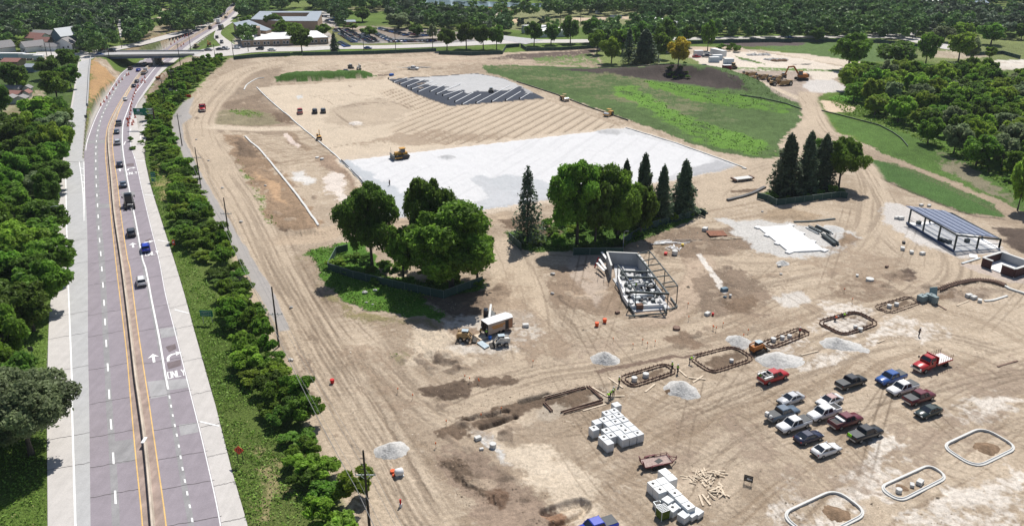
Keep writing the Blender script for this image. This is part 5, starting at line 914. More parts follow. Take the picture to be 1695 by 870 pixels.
# vehicles on the highway, all following their lane
def lane_car(kind, colour, x, y, fl, lab, rev=False, zc=.8, **kw):
    p = PH(x, y, zc); p.z = float(dip(p.y))+.08; a = PH(fl(y+6)+(x-fl(y)), y+6); b = PH(fl(y-6)+(x-fl(y)), y-6); rz = math.atan2(b.y-a.y, b.x-a.x)+(math.pi if rev else 0)
    return car(kind, colour, p, rz, lab, None, **kw) if kind != 'custom' else (p, rz)
for a in (('suv','white',234,464,'white car following last up the right hand carriageway'), ('suv','royal',241,409,'vivid blue car in the turn lane beside the word ONLY'), ('suv','charcoal',217,384,'dark grey car behind the black truck tractor'), ('sedan','slate',204,304,'slate blue sedan just ahead of the black truck tractor'), ('sedan','navy',198,271,'dark car by the upper ONLY lettering'), ('suv','silver',194.5,235,'silver car just below the overhead sign'),
          ('sedan','slate',193,217,'grey blue sedan level with the overhead sign'), ('pickup','navy',196.5,204,'dark blue pickup left of the red diamond sign'), ('sedan','white',207,163.5,'white sedan on the bend below the bridge'), ('sedan','navy',221.5,141.5,'dark blue sedan below the bridge, nearer of two'), ('sedan','charcoal',226.5,134,'dark grey sedan below the bridge, farther of two'), ('sedan','royal',229,115.5,'blue car coming out of the shadow of the bridge'), ('suv','brown',216,113,'brown car on the left shoulder beneath the bridge'),
          ('suv','grey',240,106,'grey car in the shade left of the bridge pier'), ('suv','charcoal',267,105,'dark car in the shade right of the bridge pier'), ('suv','black',348,46,'black car on the far highway beyond the bridge'), ('sedan','blue',366,26,'blue car at the top of the far highway'), ('sedan','black',374,28.5,'dark sedan at the top of the far highway')):
    lane_car(a[0], a[1], a[2], a[3], e_yr if a[3] > 60 else e_wr, a[4])
for a in (('sedan','blue',165,90,1,-.05,'blue car crossing at the left end of the bridge'), ('suv','charcoal',187,84,1,0,'dark car on the bridge approach'), ('suv','charcoal',338,104,1,-.8,'dark car at the top of the exit ramp'), ('pickup','silver',361,94,1,-.4,'silver pickup turning from the exit ramp'), ('sedan','white',391,79,-1,0,'white car right of the ramp junction'), ('sedan','navy',311,47.5,1,-.3,'dark blue car on the upper ramp'), ('suv','black',359,61.5,.2,-1,'black car on the narrow ramp'), ('suv','charcoal',367,69.5,.3,1,'dark grey car entering the junction'),
          ('sedan','grey',345,82,1,0,'grey car first in the queue at the junction'), ('sedan','black',364,81,1,0,'black car waiting at the junction'), ('suv','silver',374,80,1,.1,'silver car last in the junction queue'), ('sedan','white',450,82,1,0,'white car before the white roofed school wing'), ('suv','charcoal',430,80.5,-1,0,'dark car at the left of the school frontage'), ('sedan','blue',609,79,1,0,'blue car passing the school car park'), ('sedan','blue',1308,62,1,0,'blue car on the far road by the wood'), ('suv','white',1451,57,1,0,'white car at the far road junction'), ('suv','navy',1461,58.5,1,0,'dark blue car at the far road junction'), ('suv','navy',1098,85.5,1,0,'blue car half hidden behind the lawn trees')):
    p = at(a[2], a[3], .9); car(a[0], a[1], (p[0], p[1], p[2]+.16), hd(a[2], a[3], a[4], a[5]), a[6])
# black truck tractor
def tractor(p, rz):
    root = empty('truck_tractor', p, rz, 'black semi truck tractor without trailer, bare frame and white fifth wheel', 'truck'); pm = paintm('black', PAINT['black'])
    mb = MB(); mb.bar((-3.6,-.45,.95),(2.5,-.45,.95),.2,.3); mb.bar((-3.6,.45,.95),(2.5,.45,.95),.2,.3); mb.build('frame', M_BLK, root)
    mb = MB(); mb.box((.2,0,2.0),(2.3,2.45,2.3),taper=(.94,.9)); mb.build('sleeper_cab', pm, root, bevel=.12); mb = MB(); mb.box((.1,0,3.35),(1.9,2.1,.5),taper=(.7,.8)); mb.build('roof_fairing', pm, root, bevel=.1)
    mb = MB(); mb.box((2.35,0,1.5),(2.1,2.0,1.25),taper=(.9,.8)); mb.build('hood', pm, root, bevel=.12); mb = MB(); mb.box((1.4,0,2.45),(.12,1.9,.6),0,-.3); mb.build('windshield', M_GLASS, root)
    mb = MB(); mb.box((3.42,0,.7),(.18,2.3,.4)); mb.build('bumper', M_CHR, root, bevel=.04); wheels(root, (-3.0,-1.75,2.5), 1.22, .5, .3, dual=(-3.0,-1.75))
    mb = MB(); mb.tube([(-2.3,0,1.12),(-2.3,0,1.24)],.5,14); mb.build('fifth_wheel', M_CHR, root)
    for s in (-1,1): mb = MB(); mb.tube([(-1.05,s*.95,1.0),(-1.05,s*.95,3.6)],.09,8); mb.build('exhaust_stack', M_CHR, root); mb = MB(); mb.box((1.5,s*1.5,2.2),(.14,.3,.6)); mb.build('mirror', M_BLK, root); mb = MB(); mb.tube([(.2,s*1.05,.75),(1.3,s*1.05,.75)],.32,10); mb.build('fuel_tank', M_CHR, root)
tractor(*lane_car('custom','',213,332,e_yr,'',zc=1.6))
def box_truck(p, rz, lab, cab, body, L=7.5, name='box_truck', load=None):
    root = empty(name, p, rz, lab, 'truck'); mb = MB(); mb.box((L/2-1.1,0,1.5),(2.0,2.1,1.9),taper=(.8,.9)); mb.build('cab', paintm(cab, PAINT[cab]), root, bevel=.1); mb = MB(); mb.box((L/2-.55,0,1.9),(.9,1.8,.7),taper=(.5,.9)); mb.build('windshield', M_GLASS, root)
    mb = MB(); mb.box((-1.0,0,2.0 if load is None else 1.0),(L-2.2,2.4,2.4 if load is None else .25)); mb.build('cargo_box' if load is None else 'flatbed', paintm(body, PAINT[body]), root, bevel=.03)
    if load: mb = MB(); [mb.box((-2.6+i*1.1,0,1.35),(.95,1.9,.45),random.uniform(-.1,.1)) for i in range(4)]; mb.build('load', mat('brown_cargo', (.22,.14,.10), noise=.3), root)
    wheels(root, (-2.4, L/2-1.2), 1.15, .45, .3)
p, rz = lane_car('custom','',239,119,e_yr,'',zc=1); box_truck(p, rz, 'pickup style truck hauling a flat load of brown material out of the underpass', 'silver', 'grey', 9, 'flatbed_truck', True)
p, rz = lane_car('custom','',362,35,e_wr,'',zc=1.6); box_truck(p, rz, 'white box truck on the far highway beyond the bridge', 'white', 'white')
p, rz = lane_car('custom','',365,45,e_wr,'',zc=1.6); p = Vector(at(366,45,1.5)); box_truck(p, rz, 'dark box truck near the far ramp split', 'charcoal', 'charcoal')
# red flatbed with stakes, bigger red and white lorry at the far left of the site
def stake_truck(p, rz, lab, L=7.6, stakes=True, deck='white', cat='truck'):
    root = empty('flatbed_truck', p, rz, lab, cat); pm = paintm('red', PAINT['red'])
    hull([(1.2,1.5,.9,.6),(1.3,1.55,.95,.55),(2.2,1.5,.95,.55),(3.4,1.32,.88,.6),(3.75,1.15,.8,.65)], 2.3).build('hood', pm, root, True); mb = MB(); mb.box((.85,0,1.35),(1.7,2.1,1.2)); mb.build('cab', pm, root, bevel=.08)
    house_glass(root, .05, 1.75, .2, 1.25, 1.9, 2.5, 2.2, pm, None, ()); mb = MB(); mb.box((.0-.15,0,1.95),(.12,2.5,1.4)); mb.build('bulkhead', pm, root, bevel=.03); mb = MB(); mb.box((3.8,0,.8),(.2,2.1,.35)); mb.build('bumper', M_CHR, root, bevel=.04); mb = MB(); mb.box((3.78,0,1.15),(.08,1.3,.45)); mb.build('grille', M_BLK, root)
    mb = MB(); mb.box((-2.1,0,1.22),(4.0,2.45,.14)); mb.build('flatbed', mat('pale_boards', (.72,.70,.68), noise=.12) if deck == 'white' else paintm(deck, PAINT[deck]), root); mb = MB(); [mb.box((-2.1,s*1.25,1.14),(4.05,.08,.3)) for s in (-1,1)]; mb.box((-4.12,0,1.14),(.08,2.5,.3)); mb.build('bed_frame', pm, root); mb = MB(); mb.box((-2.1,0,.95),(4.6,.9,.3)); mb.build('chassis', M_BLK, root)
    if stakes:
        for i in range(7):
            for s in (-1,1): mb = MB(); mb.bar((-4.0+i*.62, s*1.2, 1.25), (-4.0+i*.62, s*1.2, 2.25), .05); mb.build('stake', mat('rusty_steel', (.14,.075,.045), .8, noise=.3), root)
    wheels(root, (-2.7, 2.55), 1.12, .48, .3, dual=(-2.7,))
    for s in (-1,1): mb = MB(); mb.box((1.6,s*1.35,1.95),(.1,.25,.4)); mb.build('mirror', M_BLK, root); mb = MB(); mb.box((3.76,s*.85,1.05),(.08,.3,.2)); mb.build('headlight', M_LAMP, root)
stake_truck(at(1541,599,1.1), hd(1541,598,-1,.35), 'red flatbed truck with pale deck and upright steel stakes')
stake_truck(at(335,178,1.2), hd(335,178,0,1), 'red and white truck driving down the dusty loop road', deck='white', stakes=False)
# ------------------------------------------------------------------ earthmoving machines
M_CAT = mat('machine_yellow', (.52,.27,.04), .55, noise=.2); M_TAN = mat('faded_machine_tan', (.40,.27,.13), .7, noise=.3); M_TRK = mat('steel_track', (.05,.045,.04), .7, noise=.3); M_WM = mat('machine_white', (.62,.62,.60), .5, noise=.15); M_GRN = mat('machine_grey', (.11,.12,.12), .6, noise=.2); M_ORG = mat('machine_orange', (.42,.15,.03), .6, noise=.2)
def track_part(root, y, L, h, wd):
    mb = MB(); r = h/2; pts = [(-L/2+r+r*math.cos(a), r+r*math.sin(a)) for a in np.linspace(math.pi/2, 3*math.pi/2, 7)]+[(L/2-r+r*math.cos(a), r+r*math.sin(a)) for a in np.linspace(-math.pi/2, math.pi/2, 7)]; mb.prism(pts, y-wd/2, y+wd/2); mb.build('track', M_TRK, root)
def excavator(p, rz, m, s=1.0, lab='', swing=.0, mini=False, grp=None):
    root = empty('excavator', p, rz, lab, 'excavator', grp); root.scale = (s,s,s); track_part(root, 1.25, 4.2, .9, .6); track_part(root, -1.25, 4.2, .9, .6)
    mb = MB(); mb.box((-.4,0,1.65),(3.2,2.7,1.2),taper=(.92,.92)); mb.build('house', m, root, bevel=.1); mb = MB(); mb.box((.75,.85,2.6),(1.3,1.0,1.3),taper=(.85,.9)); cb = mb.build('cab', M_GRN if not mini else M_GLASS, root, bevel=.06); mb = MB(); mb.box((.75,.85,3.29),(1.25,.95,.08)); mb.build('cab_roof', m, cb); mb = MB(); mb.box((-1.9,0,1.75),(.6,2.5,1.1)); mb.build('counterweight', M_BLK, root, bevel=.12)
    mb = MB(); mb.bar((1.0,-.3,1.9),(3.1,-.3,4.7),.42,.55); mb.bar((3.1,-.3,4.7),(5.0,-.3,4.4),.38,.5); mb.build('boom', m, root, bevel=.04); mb = MB(); mb.bar((4.8,-.3,4.7),(5.9,-.3,1.7),.32,.42); mb.build('stick', m, root, bevel=.04); mb = MB(); mb.prism([(5.6,1.8),(6.2,1.7),(6.3,.9),(5.7,.5),(5.2,.8)], -.8, .2); mb.build('bucket', M_TRK, root, bevel=.04); mb = MB(); mb.bar((1.2,-.3,2.2),(2.9,-.3,4.0),.14); mb.build('ram', M_CHR, root)
def dozer(p, rz, m, s=1.0, lab=''):
    root = empty('bulldozer', p, rz, lab, 'bulldozer'); root.scale = (s,s,s); track_part(root, 1.0, 3.6, 1.1, .6); track_part(root, -1.0, 3.6, 1.1, .6)
    mb = MB(); mb.box((.8,0,1.35),(1.9,1.1,.9),taper=(.95,.85)); mb.build('engine_hood', m, root, bevel=.06); mb = MB(); mb.box((-.9,0,1.25),(1.3,1.4,.8)); mb.build('rear_body', m, root, bevel=.06); mb = MB(); mb.box((-.35,0,2.1),(1.2,1.3,1.0),taper=(.9,.9)); cb = mb.build('cab', M_GLASS, root); mb = MB(); mb.box((-.35,0,2.66),(1.5,1.5,.12)); mb.build('cab_roof', m, cb, bevel=.03)
    mb = MB(); mb.loft([[(2.25,-1.75,.08),(2.55,-1.75,.1),(2.40,-1.75,.7),(2.6,-1.75,1.3),(2.2,-1.75,1.3)],[(2.25,1.75,.08),(2.55,1.75,.1),(2.40,1.75,.7),(2.6,1.75,1.3),(2.2,1.75,1.3)]]); mb.build('blade', M_GRN, root); mb = MB(); [mb.bar((.2,s_*1.4,.6),(2.3,s_*1.4,.5),.18) for s_ in (-1,1)]; mb.build('push_arm', m, root); mb = MB(); mb.bar((-1.6,0,1.0),(-2.3,0,.3),.3); mb.build('ripper', M_TRK, root); mb = MB(); mb.tube([(2.3,-1.2,1.3),(2.3,-1.2,2.9)],.04,6); mb.build('level_mast', M_BLK, root)
def skid(p, rz, m, lab, tracks=False, raised=.0, grp=None, name='skid_steer'):
    root = empty(name, p, rz, lab, 'loader', grp); mb = MB(); mb.box((-.25,0,.95),(2.3,1.1,.9),taper=(.92,.95)); mb.build('body', m, root, bevel=.07); mb = MB(); mb.box((.15,0,1.65),(1.15,.95,.8),taper=(.88,.92)); cb = mb.build('cab', M_GLASS, root, bevel=.03); mb = MB(); mb.box((.12,0,2.08),(1.2,1.0,.07)); mb.build('cab_roof', mat('pale_blue_roof', (.42,.50,.55)), cb)
    if tracks: track_part(root, .78, 2.2, .7, .38); track_part(root, -.78, 2.2, .7, .38)
    else: wheels(root, (-.65,.65), .92, .42, .32)
    for s_ in (-1,1): mb = MB(); mb.bar((-1.25,s_*.68,1.55),(.5,s_*.68,1.75+raised),.14,.2); mb.bar((.5,s_*.68,1.75+raised),(1.5,s_*.68,.55+raised*1.6),.14,.2); mb.bar((-1.3,s_*.68,.9),(-1.25,s_*.68,1.6),.14,.25); mb.build('lift_arm', m, root)
    mb = MB(); mb.prism([(1.4,.1+raised*1.6),(2.3,.08+raised*1.6),(2.25,.18+raised*1.6),(1.6,.3+raised*1.6),(1.55,.8+raised*1.6),(1.4,.8+raised*1.6)], -.95, .95); mb.build('bucket', M_TRK, root)
def roller(p, rz, m, lab):
    root = empty('soil_roller', p, rz, lab, 'roller'); mb = MB(); mb.tube([(1.7,-1.05,.78),(1.7,1.05,.78)],.78,18); mb.build('drum', M_CHR, root); mb = MB(); [mb.bar((.4,s*1.2,.9),(2.6,s*1.2,.85),.16,.3) for s in (-1,1)]; mb.bar((2.6,-1.2,.85),(2.6,1.2,.85),.2,.3); mb.build('drum_frame', m, root); mb = MB(); mb.box((-1.5,0,1.35),(2.2,1.6,.9),taper=(.85,.85)); mb.build('engine_hood', m, root, bevel=.1); wheels(root, (-1.3,), 1.1, .75, .5)
    mb = MB(); mb.box((.0,0,1.2),(1.2,1.6,.5)); mb.build('platform', m, root); mb = MB(); [mb.bar((x,y,1.4),(x,y,2.7),.07) for x in (-.4,.5) for y in (-.65,.65)]; mb.build('canopy_post', M_BLK, root); mb = MB(); mb.box((.05,0,2.75),(1.3,1.6,.1)); mb.build('canopy', m, root, bevel=.03)
def scraper(p, rz, lab, s=1.0, grp=None):
    root = empty('motor_scraper', p, rz, lab, 'scraper', grp); root.scale = (s,s,s); wheels(root, (-5.0, 3.6), 1.7, 1.05, .85); mb = MB(); mb.box((4.1,0,2.0),(2.4,1.5,1.1),taper=(.9,.85)); mb.build('tractor', M_TAN, root, bevel=.1); mb = MB(); mb.box((3.0,-.45,2.9),(1.2,1.1,1.2),taper=(.9,.9)); mb.build('cab', M_GLASS, root)
    mb = MB(); mb.tube([(3.0,0,1.9),(1.9,0,3.0),(.6,0,2.8),(.2,0,2.2)],.32,8); mb.build('gooseneck', M_TAN, root); mb = MB(); [mb.prism([(-4.4,.9),(.6,.5),(.9,1.4),(-.2,2.5),(-4.4,2.5)], s_*1.55-.08, s_*1.55+.08) for s_ in (-1,1)]; mb.prism([(-4.5,.9),(-4.3,.9),(-4.1,2.5),(-4.3,2.5)], -1.5, 1.5); mb.prism([(-4.4,.85),(.5,.45),(.5,.6),(-4.4,1.0)], -1.5, 1.5); mb.build('bowl', M_TAN, root); mb = MB(); mb.box((-5.6,0,1.9),(1.9,1.4,1.2),taper=(.85,.85)); mb.build('rear_engine', M_TAN, root, bevel=.1)
    mb = MB(); mb.ball((-1.8,0,2.1),1.3,1.3,1,.45,jit=.06); mb.build('load', mat('brown_soil_load', (.12,.085,.06), noise=.3), root)
def telehandler(p, rz, m, lab):
    root = empty('telehandler', p, rz, lab, 'telehandler'); mb = MB(); mb.box((0,0,1.0),(4.4,1.3,.7)); mb.build('chassis', m, root, bevel=.06); mb = MB(); mb.box((.1,.7,1.9),(1.5,.9,1.4),taper=(.85,.9)); mb.build('cab', M_GLASS, root, bevel=.05); mb = MB(); mb.bar((-2.1,-.15,1.9),(2.6,-.15,2.3),.4,.45); mb.build('boom', M_WM, root); mb = MB(); mb.bar((2.5,-.15,2.3),(3.2,-.15,1.2),.3,.35); mb.build('boom_head', M_BLK, root); mb = MB(); [mb.bar((3.2,y,.9),(4.3,y,.85),.12,.06) for y in (-.6,.3)]; mb.build('fork', M_TRK, root); wheels(root, (-1.5,1.5), 1.1, .62, .42); mb = MB(); mb.box((-.6,-.8,1.6),(1.8,.6,.7)); mb.build('engine_cover', m, root, bevel=.08)
excavator(at(528,226,1.2), hd(528,226,-.1,-1), M_CAT, .62, 'small yellow excavator with raised boom at the edge of the graded pad', mini=True)
dozer(at(664,256,1.2), hd(664,256,-1,.12), M_CAT, 1.25, 'yellow bulldozer working on the pale stone pad')
skid(at(813,149,1), hd(813,149,-.6,-.6), M_GRN, 'dark skid steer spreading stone on the black fabric', True)
skid(at(580,110,1), hd(580,110,1,.2), M_GRN, 'dark compact loader by the trench near the far left', True); excavator(at(594,110.5,1.4), hd(594,110,.5,.6), M_WM, .7, 'pale excavator digging the trench near the far edge')
roller(at(934,162,1.2), hd(934,162,1,.35), M_TAN, 'soil roller with canopy on the strip beside the meadow'); roller(at(1008,187,1.2), hd(1008,187,-1,.35), M_CAT, 'yellow soil roller with a pale drum near the corner of the stone pad')
skid(at(831,563,1), hd(831,563,-1,.1), M_WM, 'white skid steer with red wheels beside the cargo trailer', False, name='skid_steer'); skid(at(769,554,1.1), hd(769,554,1,.05), M_TAN, 'tan wheel loader with a pale cab roof left of the cargo trailer', False, name='wheel_loader')
telehandler(at(810,522,1.3), hd(810,520,.15,-1), M_GRN, 'grey telehandler parked behind the cargo trailer'); skid(at(1254,574,1), hd(1254,574,1,-.3), M_ORG, 'orange track loader between two stone heaps', True, name='track_loader')
EG = 'earthmovers parked beyond the soil bank'
scraper(at(1238,122,1.6), hd(1238,121,-1,.1), 'tan motor scraper at the left of the earthmover row', .8, EG); scraper(at(1259,126,1.6), hd(1259,126,-1,.15), 'tan motor scraper second from the left, heaped with soil', .8, EG); scraper(at(1282,129,1.6), hd(1282,129,-1,.2), 'long dark motor scraper in the middle of the earthmover row', .85, EG); scraper(at(1291,136,1.6), hd(1291,136,-1,.05), 'tan motor scraper nearest the haul track', .95, EG)
excavator(at(1327,127,1.6), hd(1327,127,-1,0), M_ORG, 1.35, 'large orange excavator with arched boom in the earthmover yard', grp=EG); skid(at(1297,124.5,1), hd(1297,124,-1,0), M_TAN, 'small tan machine between the scrapers and the big excavator', name='compact_loader'); dozer(at(1213,110,1.2), hd(1213,110,-1,.1), M_TAN, 1.1, 'tan bulldozer on the weedy strip below the containers')
excavator(at(262,127,1.2), hd(262,127,1,0), M_ORG, .6, 'small orange excavator on the bank right of the underpass'); excavator(at(170,80,1.4), hd(170,80,-1,0), M_ORG, .9, 'orange excavator beside the left end of the bridge'); dozer(at(325,76,1.2), hd(325,76,1,0), M_TAN, 1.0, 'tan bulldozer on the green bank beyond the bridge'); excavator(at(346,73,1.4), hd(346,73,-.5,1), M_ORG, .8, 'rust coloured excavator beside the narrow ramp')
# far car park: small cars, one prototype
def mini_proto():
    root = empty('parked_car', (0,0,-400)); hull([(-2.3,.9,.85,.3),(-1.6,1.0,1,.25),(.9,.98,1,.25),(2.0,.85,.93,.28),(2.3,.62,.8,.3)], 1.84).build('body', paintm('white', PAINT['white']), root, True); mb = MB(); mb.loft([[(-1.9,-.84,.97),(1.0,-.84,.97),(1.0,.84,.97),(-1.9,.84,.97)],[(-1.2,-.68,1.45),(.3,-.68,1.45),(.3,.68,1.45),(-1.2,.68,1.45)]]); mb.build('windows', M_GLASS, root)
    return root
MP = mini_proto(); rc = random.Random(31); CN = {'white':'white','silver':'silver','black':'black','charcoal':'dark grey','navy':'navy blue','blue':'blue','maroon':'dark red','grey':'grey'}
def car_row(a, b, n, rot, where, skip=.12):
    A_, B_ = P(*a), P(*b)
    for i in range(n):
        if rc.random() < skip: continue
        c = rc.choice(['white','white','silver','black','charcoal','navy','blue','blue','grey','maroon']); p = A_.lerp(B_, i/(n-1)); r = copy_tree(MP); r.location = (p.x, p.y, ground_z(p.x, p.y)+.02); r.rotation_euler = (0,0,rot+rc.choice([0, math.pi])+rc.uniform(-.03,.03))
        for ch in r.children:
            if ch.name.startswith('body'): ch.material_slots[0].link = 'OBJECT'; ch.material_slots[0].material = paintm(c, PAINT[c])
        tag(r, '%s car %s' % (CN[c], where), 'car', 'cars in the school car park')
car_row((552,50),(586,70.5),16,.25,'in the leftmost slanting row of the school car park'); car_row((560,50),(592,68),12,.25,'in the second slanting row of the school car park', .2); car_row((574,50.5),(614,70.5),17,.25,'in the slanting row left of the car park island'); car_row((600,56),(622,69.5),9,.25,'below the shrubs of the car park island', .3); car_row((609,50.5),(650,70),20,.25,'in the long slanting row right of the car park island'); car_row((628,48.5),(672,59.5),13,.25,'in the upper right slanting row of the car park'); car_row((646,70),(722,68),27,1.55,'in the front row of the school car park', .05); car_row((563,72),(574,78),5,.6,'beside the school drive', .1); car_row((680,57),(704,60.5),6,.3,'in the short back row of the car park'); car_row((533,28),(556,30),8,1.0,'behind the school courtyard block', .2); car_row((536,38),(552,34),6,.5,'on the drive behind the school', .2)
for ch in list(MP.children)+[MP]: bpy.data.objects.remove(ch)
# ------------------------------------------------------------------ objects of the building site
M_STEEL = mat('dark_grey_steel', (.055,.07,.075), .5, .3, noise=.1); M_BLOCK = mat('grey_blockwork', (.40,.41,.42), .85, noise=.08, scale=1.2, bump=.02, bscale=5); M_WCONC = mat('fresh_white_concrete', (.78,.78,.77), .8, noise=.03, scale=.6)
M_RUST = mat('rusty_form_boards', (.20,.13,.10), .85, noise=.35, scale=2); M_WOOD = mat('pale_timber', (.60,.50,.38), .8, noise=.2); M_KERB = mat('new_kerb_concrete', (.58,.58,.56), .75, noise=.06); M_GALV = mat('galvanised_metal', (.42,.45,.47), .45, .4, noise=.1)
M_LIME = mat('lime_safety_cloth', (.30,.72,.03), .8, noise=.1); M_ORNG = mat('orange_plastic', (.75,.10,.02), .5, noise=.05); M_RED = mat('red_plastic', (.55,.02,.02), .5, noise=.05); M_STONE = mat('crushed_stone', (.50,.49,.47), .95, noise=.22, scale=2.5, bump=.12, bscale=4); M_SOIL = mat('brown_soil', (.20,.135,.085), .95, noise=.3, scale=1.5, bump=.15, bscale=3); M_PVC = mat('white_pipe', (.72,.73,.74), .5, noise=.05); M_YELM = mat('yellow_metal', (.6,.42,.03), .5, noise=.05)
def G3(x, y, z=0.0): p = PG(x, y, 0); return Vector((p.x, p.y, p.z+z))
def thing(nm, c, lab, cat, grp=None, rz=0): return empty(nm, c, rz, lab, cat, grp)
# stone heaps: real mounds
def heap(x, y, R, h, lab, m=M_STONE, nm='gravel_pile', cat='gravel pile', grp='crushed stone heaps', tail=None, sy=1.0):
    c = G3(x, y, -.06); r = np.random.default_rng(int(x*7+y)); n, k = 30, 12; V = []; F_ = []
    for i in range(k+1):
        for j in range(n):
            t = 2*math.pi*j/n; rr = i/k; wob = 1+.10*math.sin(2*t+x)+.07*math.sin(3*t+y)+.05*math.sin(7*t); z = h*(max(0, 1-rr**1.08))*(1 if rr > .12 else .97)+r.normal()*.035*h*(0 if i in (0,k) else 1)
            ex = 1.0
            if tail: dd = math.cos(t-tail[0]); ex = 1+tail[1]*max(dd, 0)**6*rr**1.5
            V.append((math.cos(t)*R*rr*wob*ex, math.sin(t)*R*rr*wob*sy*ex, z*(1/ex)**.6))
    for i in range(k):
        for j in range(n): F_.append((i*n+j, (i+1)*n+j, (i+1)*n+(j+1)%n, i*n+(j+1)%n))
    mb = MB(); mb.add(V, F_); o = mb.build(nm, m, None, True); o.location = c; return tag(o, lab, cat, grp)
heap(648, 746, 2.5, 1.5, 'grey stone heap alone on the bare verge near the bottom'); heap(1001, 594, 2.5, 1.6, 'round grey stone heap on the haul road bend'); heap(1128, 645, 2.9, 1.7, 'grey stone heap just below the narrow rusty formwork'); heap(1223, 566, 2.5, 1.4, 'grey stone heap above the orange track loader')
heap(1282, 596, 3.1, 1.5, 'grey stone heap spilling right above the red utility pickup', tail=(-.15,.9)); heap(1384, 569, 2.8, 1.4, 'grey stone heap with a long pale tail right of the rusty formwork', tail=(-.35,1.0)); heap(1295, 436, 1.5, .9, 'small grey stone heap below the white slab'); heap(1380, 378, 2.6, .7, 'low grey stone heap by the steel bundles'); heap(1108, 648, .9, .6, 'small brown soil heap at the foot of a stone heap', M_SOIL, 'soil_pile', 'soil pile', 'soil heaps')
heap(1385, 850, 1.9, .5, 'flat brown soil heap inside the bottom kerb ring', M_SOIL, 'soil_pile', 'soil pile', 'soil heaps'); heap(1634, 742, 1.9, .55, 'flat brown soil heap inside the right kerb ring', M_SOIL, 'soil_pile', 'soil pile', 'soil heaps'); heap(1492, 806, .9, .3, 'small brown soil heap inside the narrow kerb ring', M_SOIL, 'soil_pile', 'soil pile', 'soil heaps')
# kerb islands
def rounded(pts, rad_, n=7, grow=1.06):
    q = [Vector((p[0], p[1], 0)) for p in (P(*a) for a in pts)]; c = sum(q, Vector())/4; q = [c+(p-c)*grow for p in q]; out = []
    for i in range(4):
        a, b, d = q[i-1], q[i], q[(i+1) % 4]; u, v = (a-b).normalized(), (d-b).normalized(); ang = u.angle(v); t = min(rad_/math.tan(ang/2), (a-b).length*.48, (d-b).length*.48); p0, p2 = b+u*t, b+v*t
        for k in range(n+1): s = k/n; out.append(p0*(1-s)**2+b*2*s*(1-s)+p2*s*s)
    return out, c
def offset(path, d):
    n = len(path); out = []
    for i in range(n):
        t = (path[(i+1) % n]-path[i-1]).normalized(); out.append(path[i]+Vector((t.y, -t.x, 0))*d)
    return out
def ring(path, prof):
    rings = []; n = len(path)
    for i in range(n+1):
        j = i % n; t = (path[(j+1) % n]-path[j-1]).normalized(); s_ = Vector((t.y, -t.x, 0)); rings.append([path[j]+s_*a+Vector((0,0,z)) for a, z in prof])
    mb = MB(); mb.loft(rings, caps=False); return mb
def kerb_ring(pts, rad_, lab):
    path, c = rounded(pts, rad_, grow=1.07); path = [p-c for p in path]; root = thing('kerb_ring', (c.x, c.y, .06), lab, 'kerb ring', 'finished concrete kerb rings')
    sg = 1 if sum(path[i].x*path[(i+1)%len(path)].y-path[(i+1)%len(path)].x*path[i].y for i in range(len(path))) > 0 else -1
    ring(path, [(-.22*sg,-.3),(-.21*sg,.26),(-.08*sg,.26),(-.02*sg,.14),(.22*sg,.12),(.23*sg,-.3)]).build('kerb', M_KERB, root)
kerb_ring([(1562,739),(1615,773),(1681,741),(1626,709)], 2.2, 'white rounded kerb ring round a soil heap at the right edge'); kerb_ring([(1458,807),(1490,829),(1565,791),(1538,771)], 2.0, 'long narrow white kerb ring with three concrete bases inside'); kerb_ring([(1296,852),(1348,893),(1432,850),(1382,812)], 2.2, 'white kerb ring cut by the bottom edge')
def form_ring(pts, rad_, lab, straight=False, n_st=26):
    path, c = rounded(pts, rad_, grow=1.03); path = [p-c for p in path]; cg = ground_z(c.x, c.y); root = thing('kerb_formwork', (c.x, c.y, cg), lab, 'formwork', 'rusty kerb formwork'); sg = 1 if sum(path[i].x*path[(i+1)%len(path)].y-path[(i+1)%len(path)].x*path[i].y for i in range(len(path))) > 0 else -1
    for nm, d in (('outer_form', .34*sg), ('inner_form', -.34*sg)): ring(offset(path, d), [(-.03,-.1),(-.03,.26),(.03,.26),(.03,-.1)]).build(nm, M_RUST, root)
    stp = [path[0]]; acc = 0; L = sum((path[i]-path[i-1]).length for i in range(len(path))); prev = None
    for i in range(n_st):
        tgt = L*i/n_st; a = 0
        for k in range(len(path)):
            p, q_ = path[k], path[(k+1) % len(path)]; l = (q_-p).length
            if a+l >= tgt:
                pos = p.lerp(q_, (tgt-a)/max(l,1e-6)); t = (q_-p).normalized(); s_ = Vector((t.y,-t.x,0)); break
            a += l
        if prev is None:
            mb = MB(); mb.bar((-.5,0,.32),(.5,0,.32),.06,.05); mb.bar((-.45,0,-.1),(-.45,0,.42),.05); mb.bar((.45,0,-.1),(.45,0,.42),.05); prev = mb.build('form_brace', M_RUST, root)
            o = prev
        else: o = prev.copy(); sc.collection.objects.link(o); o.parent = root
        o.location = pos; o.rotation_euler = (0,0,math.atan2(s_.y, s_.x))
    return root
form_ring([(1142,592),(1179,617),(1247,594),(1214,574)], 2.0, 'rusty double formwork ring below the orange track loader', n_st=34); form_ring([(1028,625),(1047,640),(1117,616),(1102,603)], 1.4, 'narrow rusty formwork ring left of the round stone heaps', n_st=28); form_ring([(1263,568),(1279,575),(1339,552),(1323,544)], 1.3, 'narrow rusty formwork ring between the loader and the two crouching workers', n_st=26)
form_ring([(1354,534),(1396,555),(1452,536),(1417,516)], 2.0, 'rusty formwork ring where two workers crouch', n_st=30); form_ring([(1448,508),(1474,518),(1522,501),(1505,491)], 1.3, 'rusty formwork ring farthest right, beside the grey blocks', n_st=22)
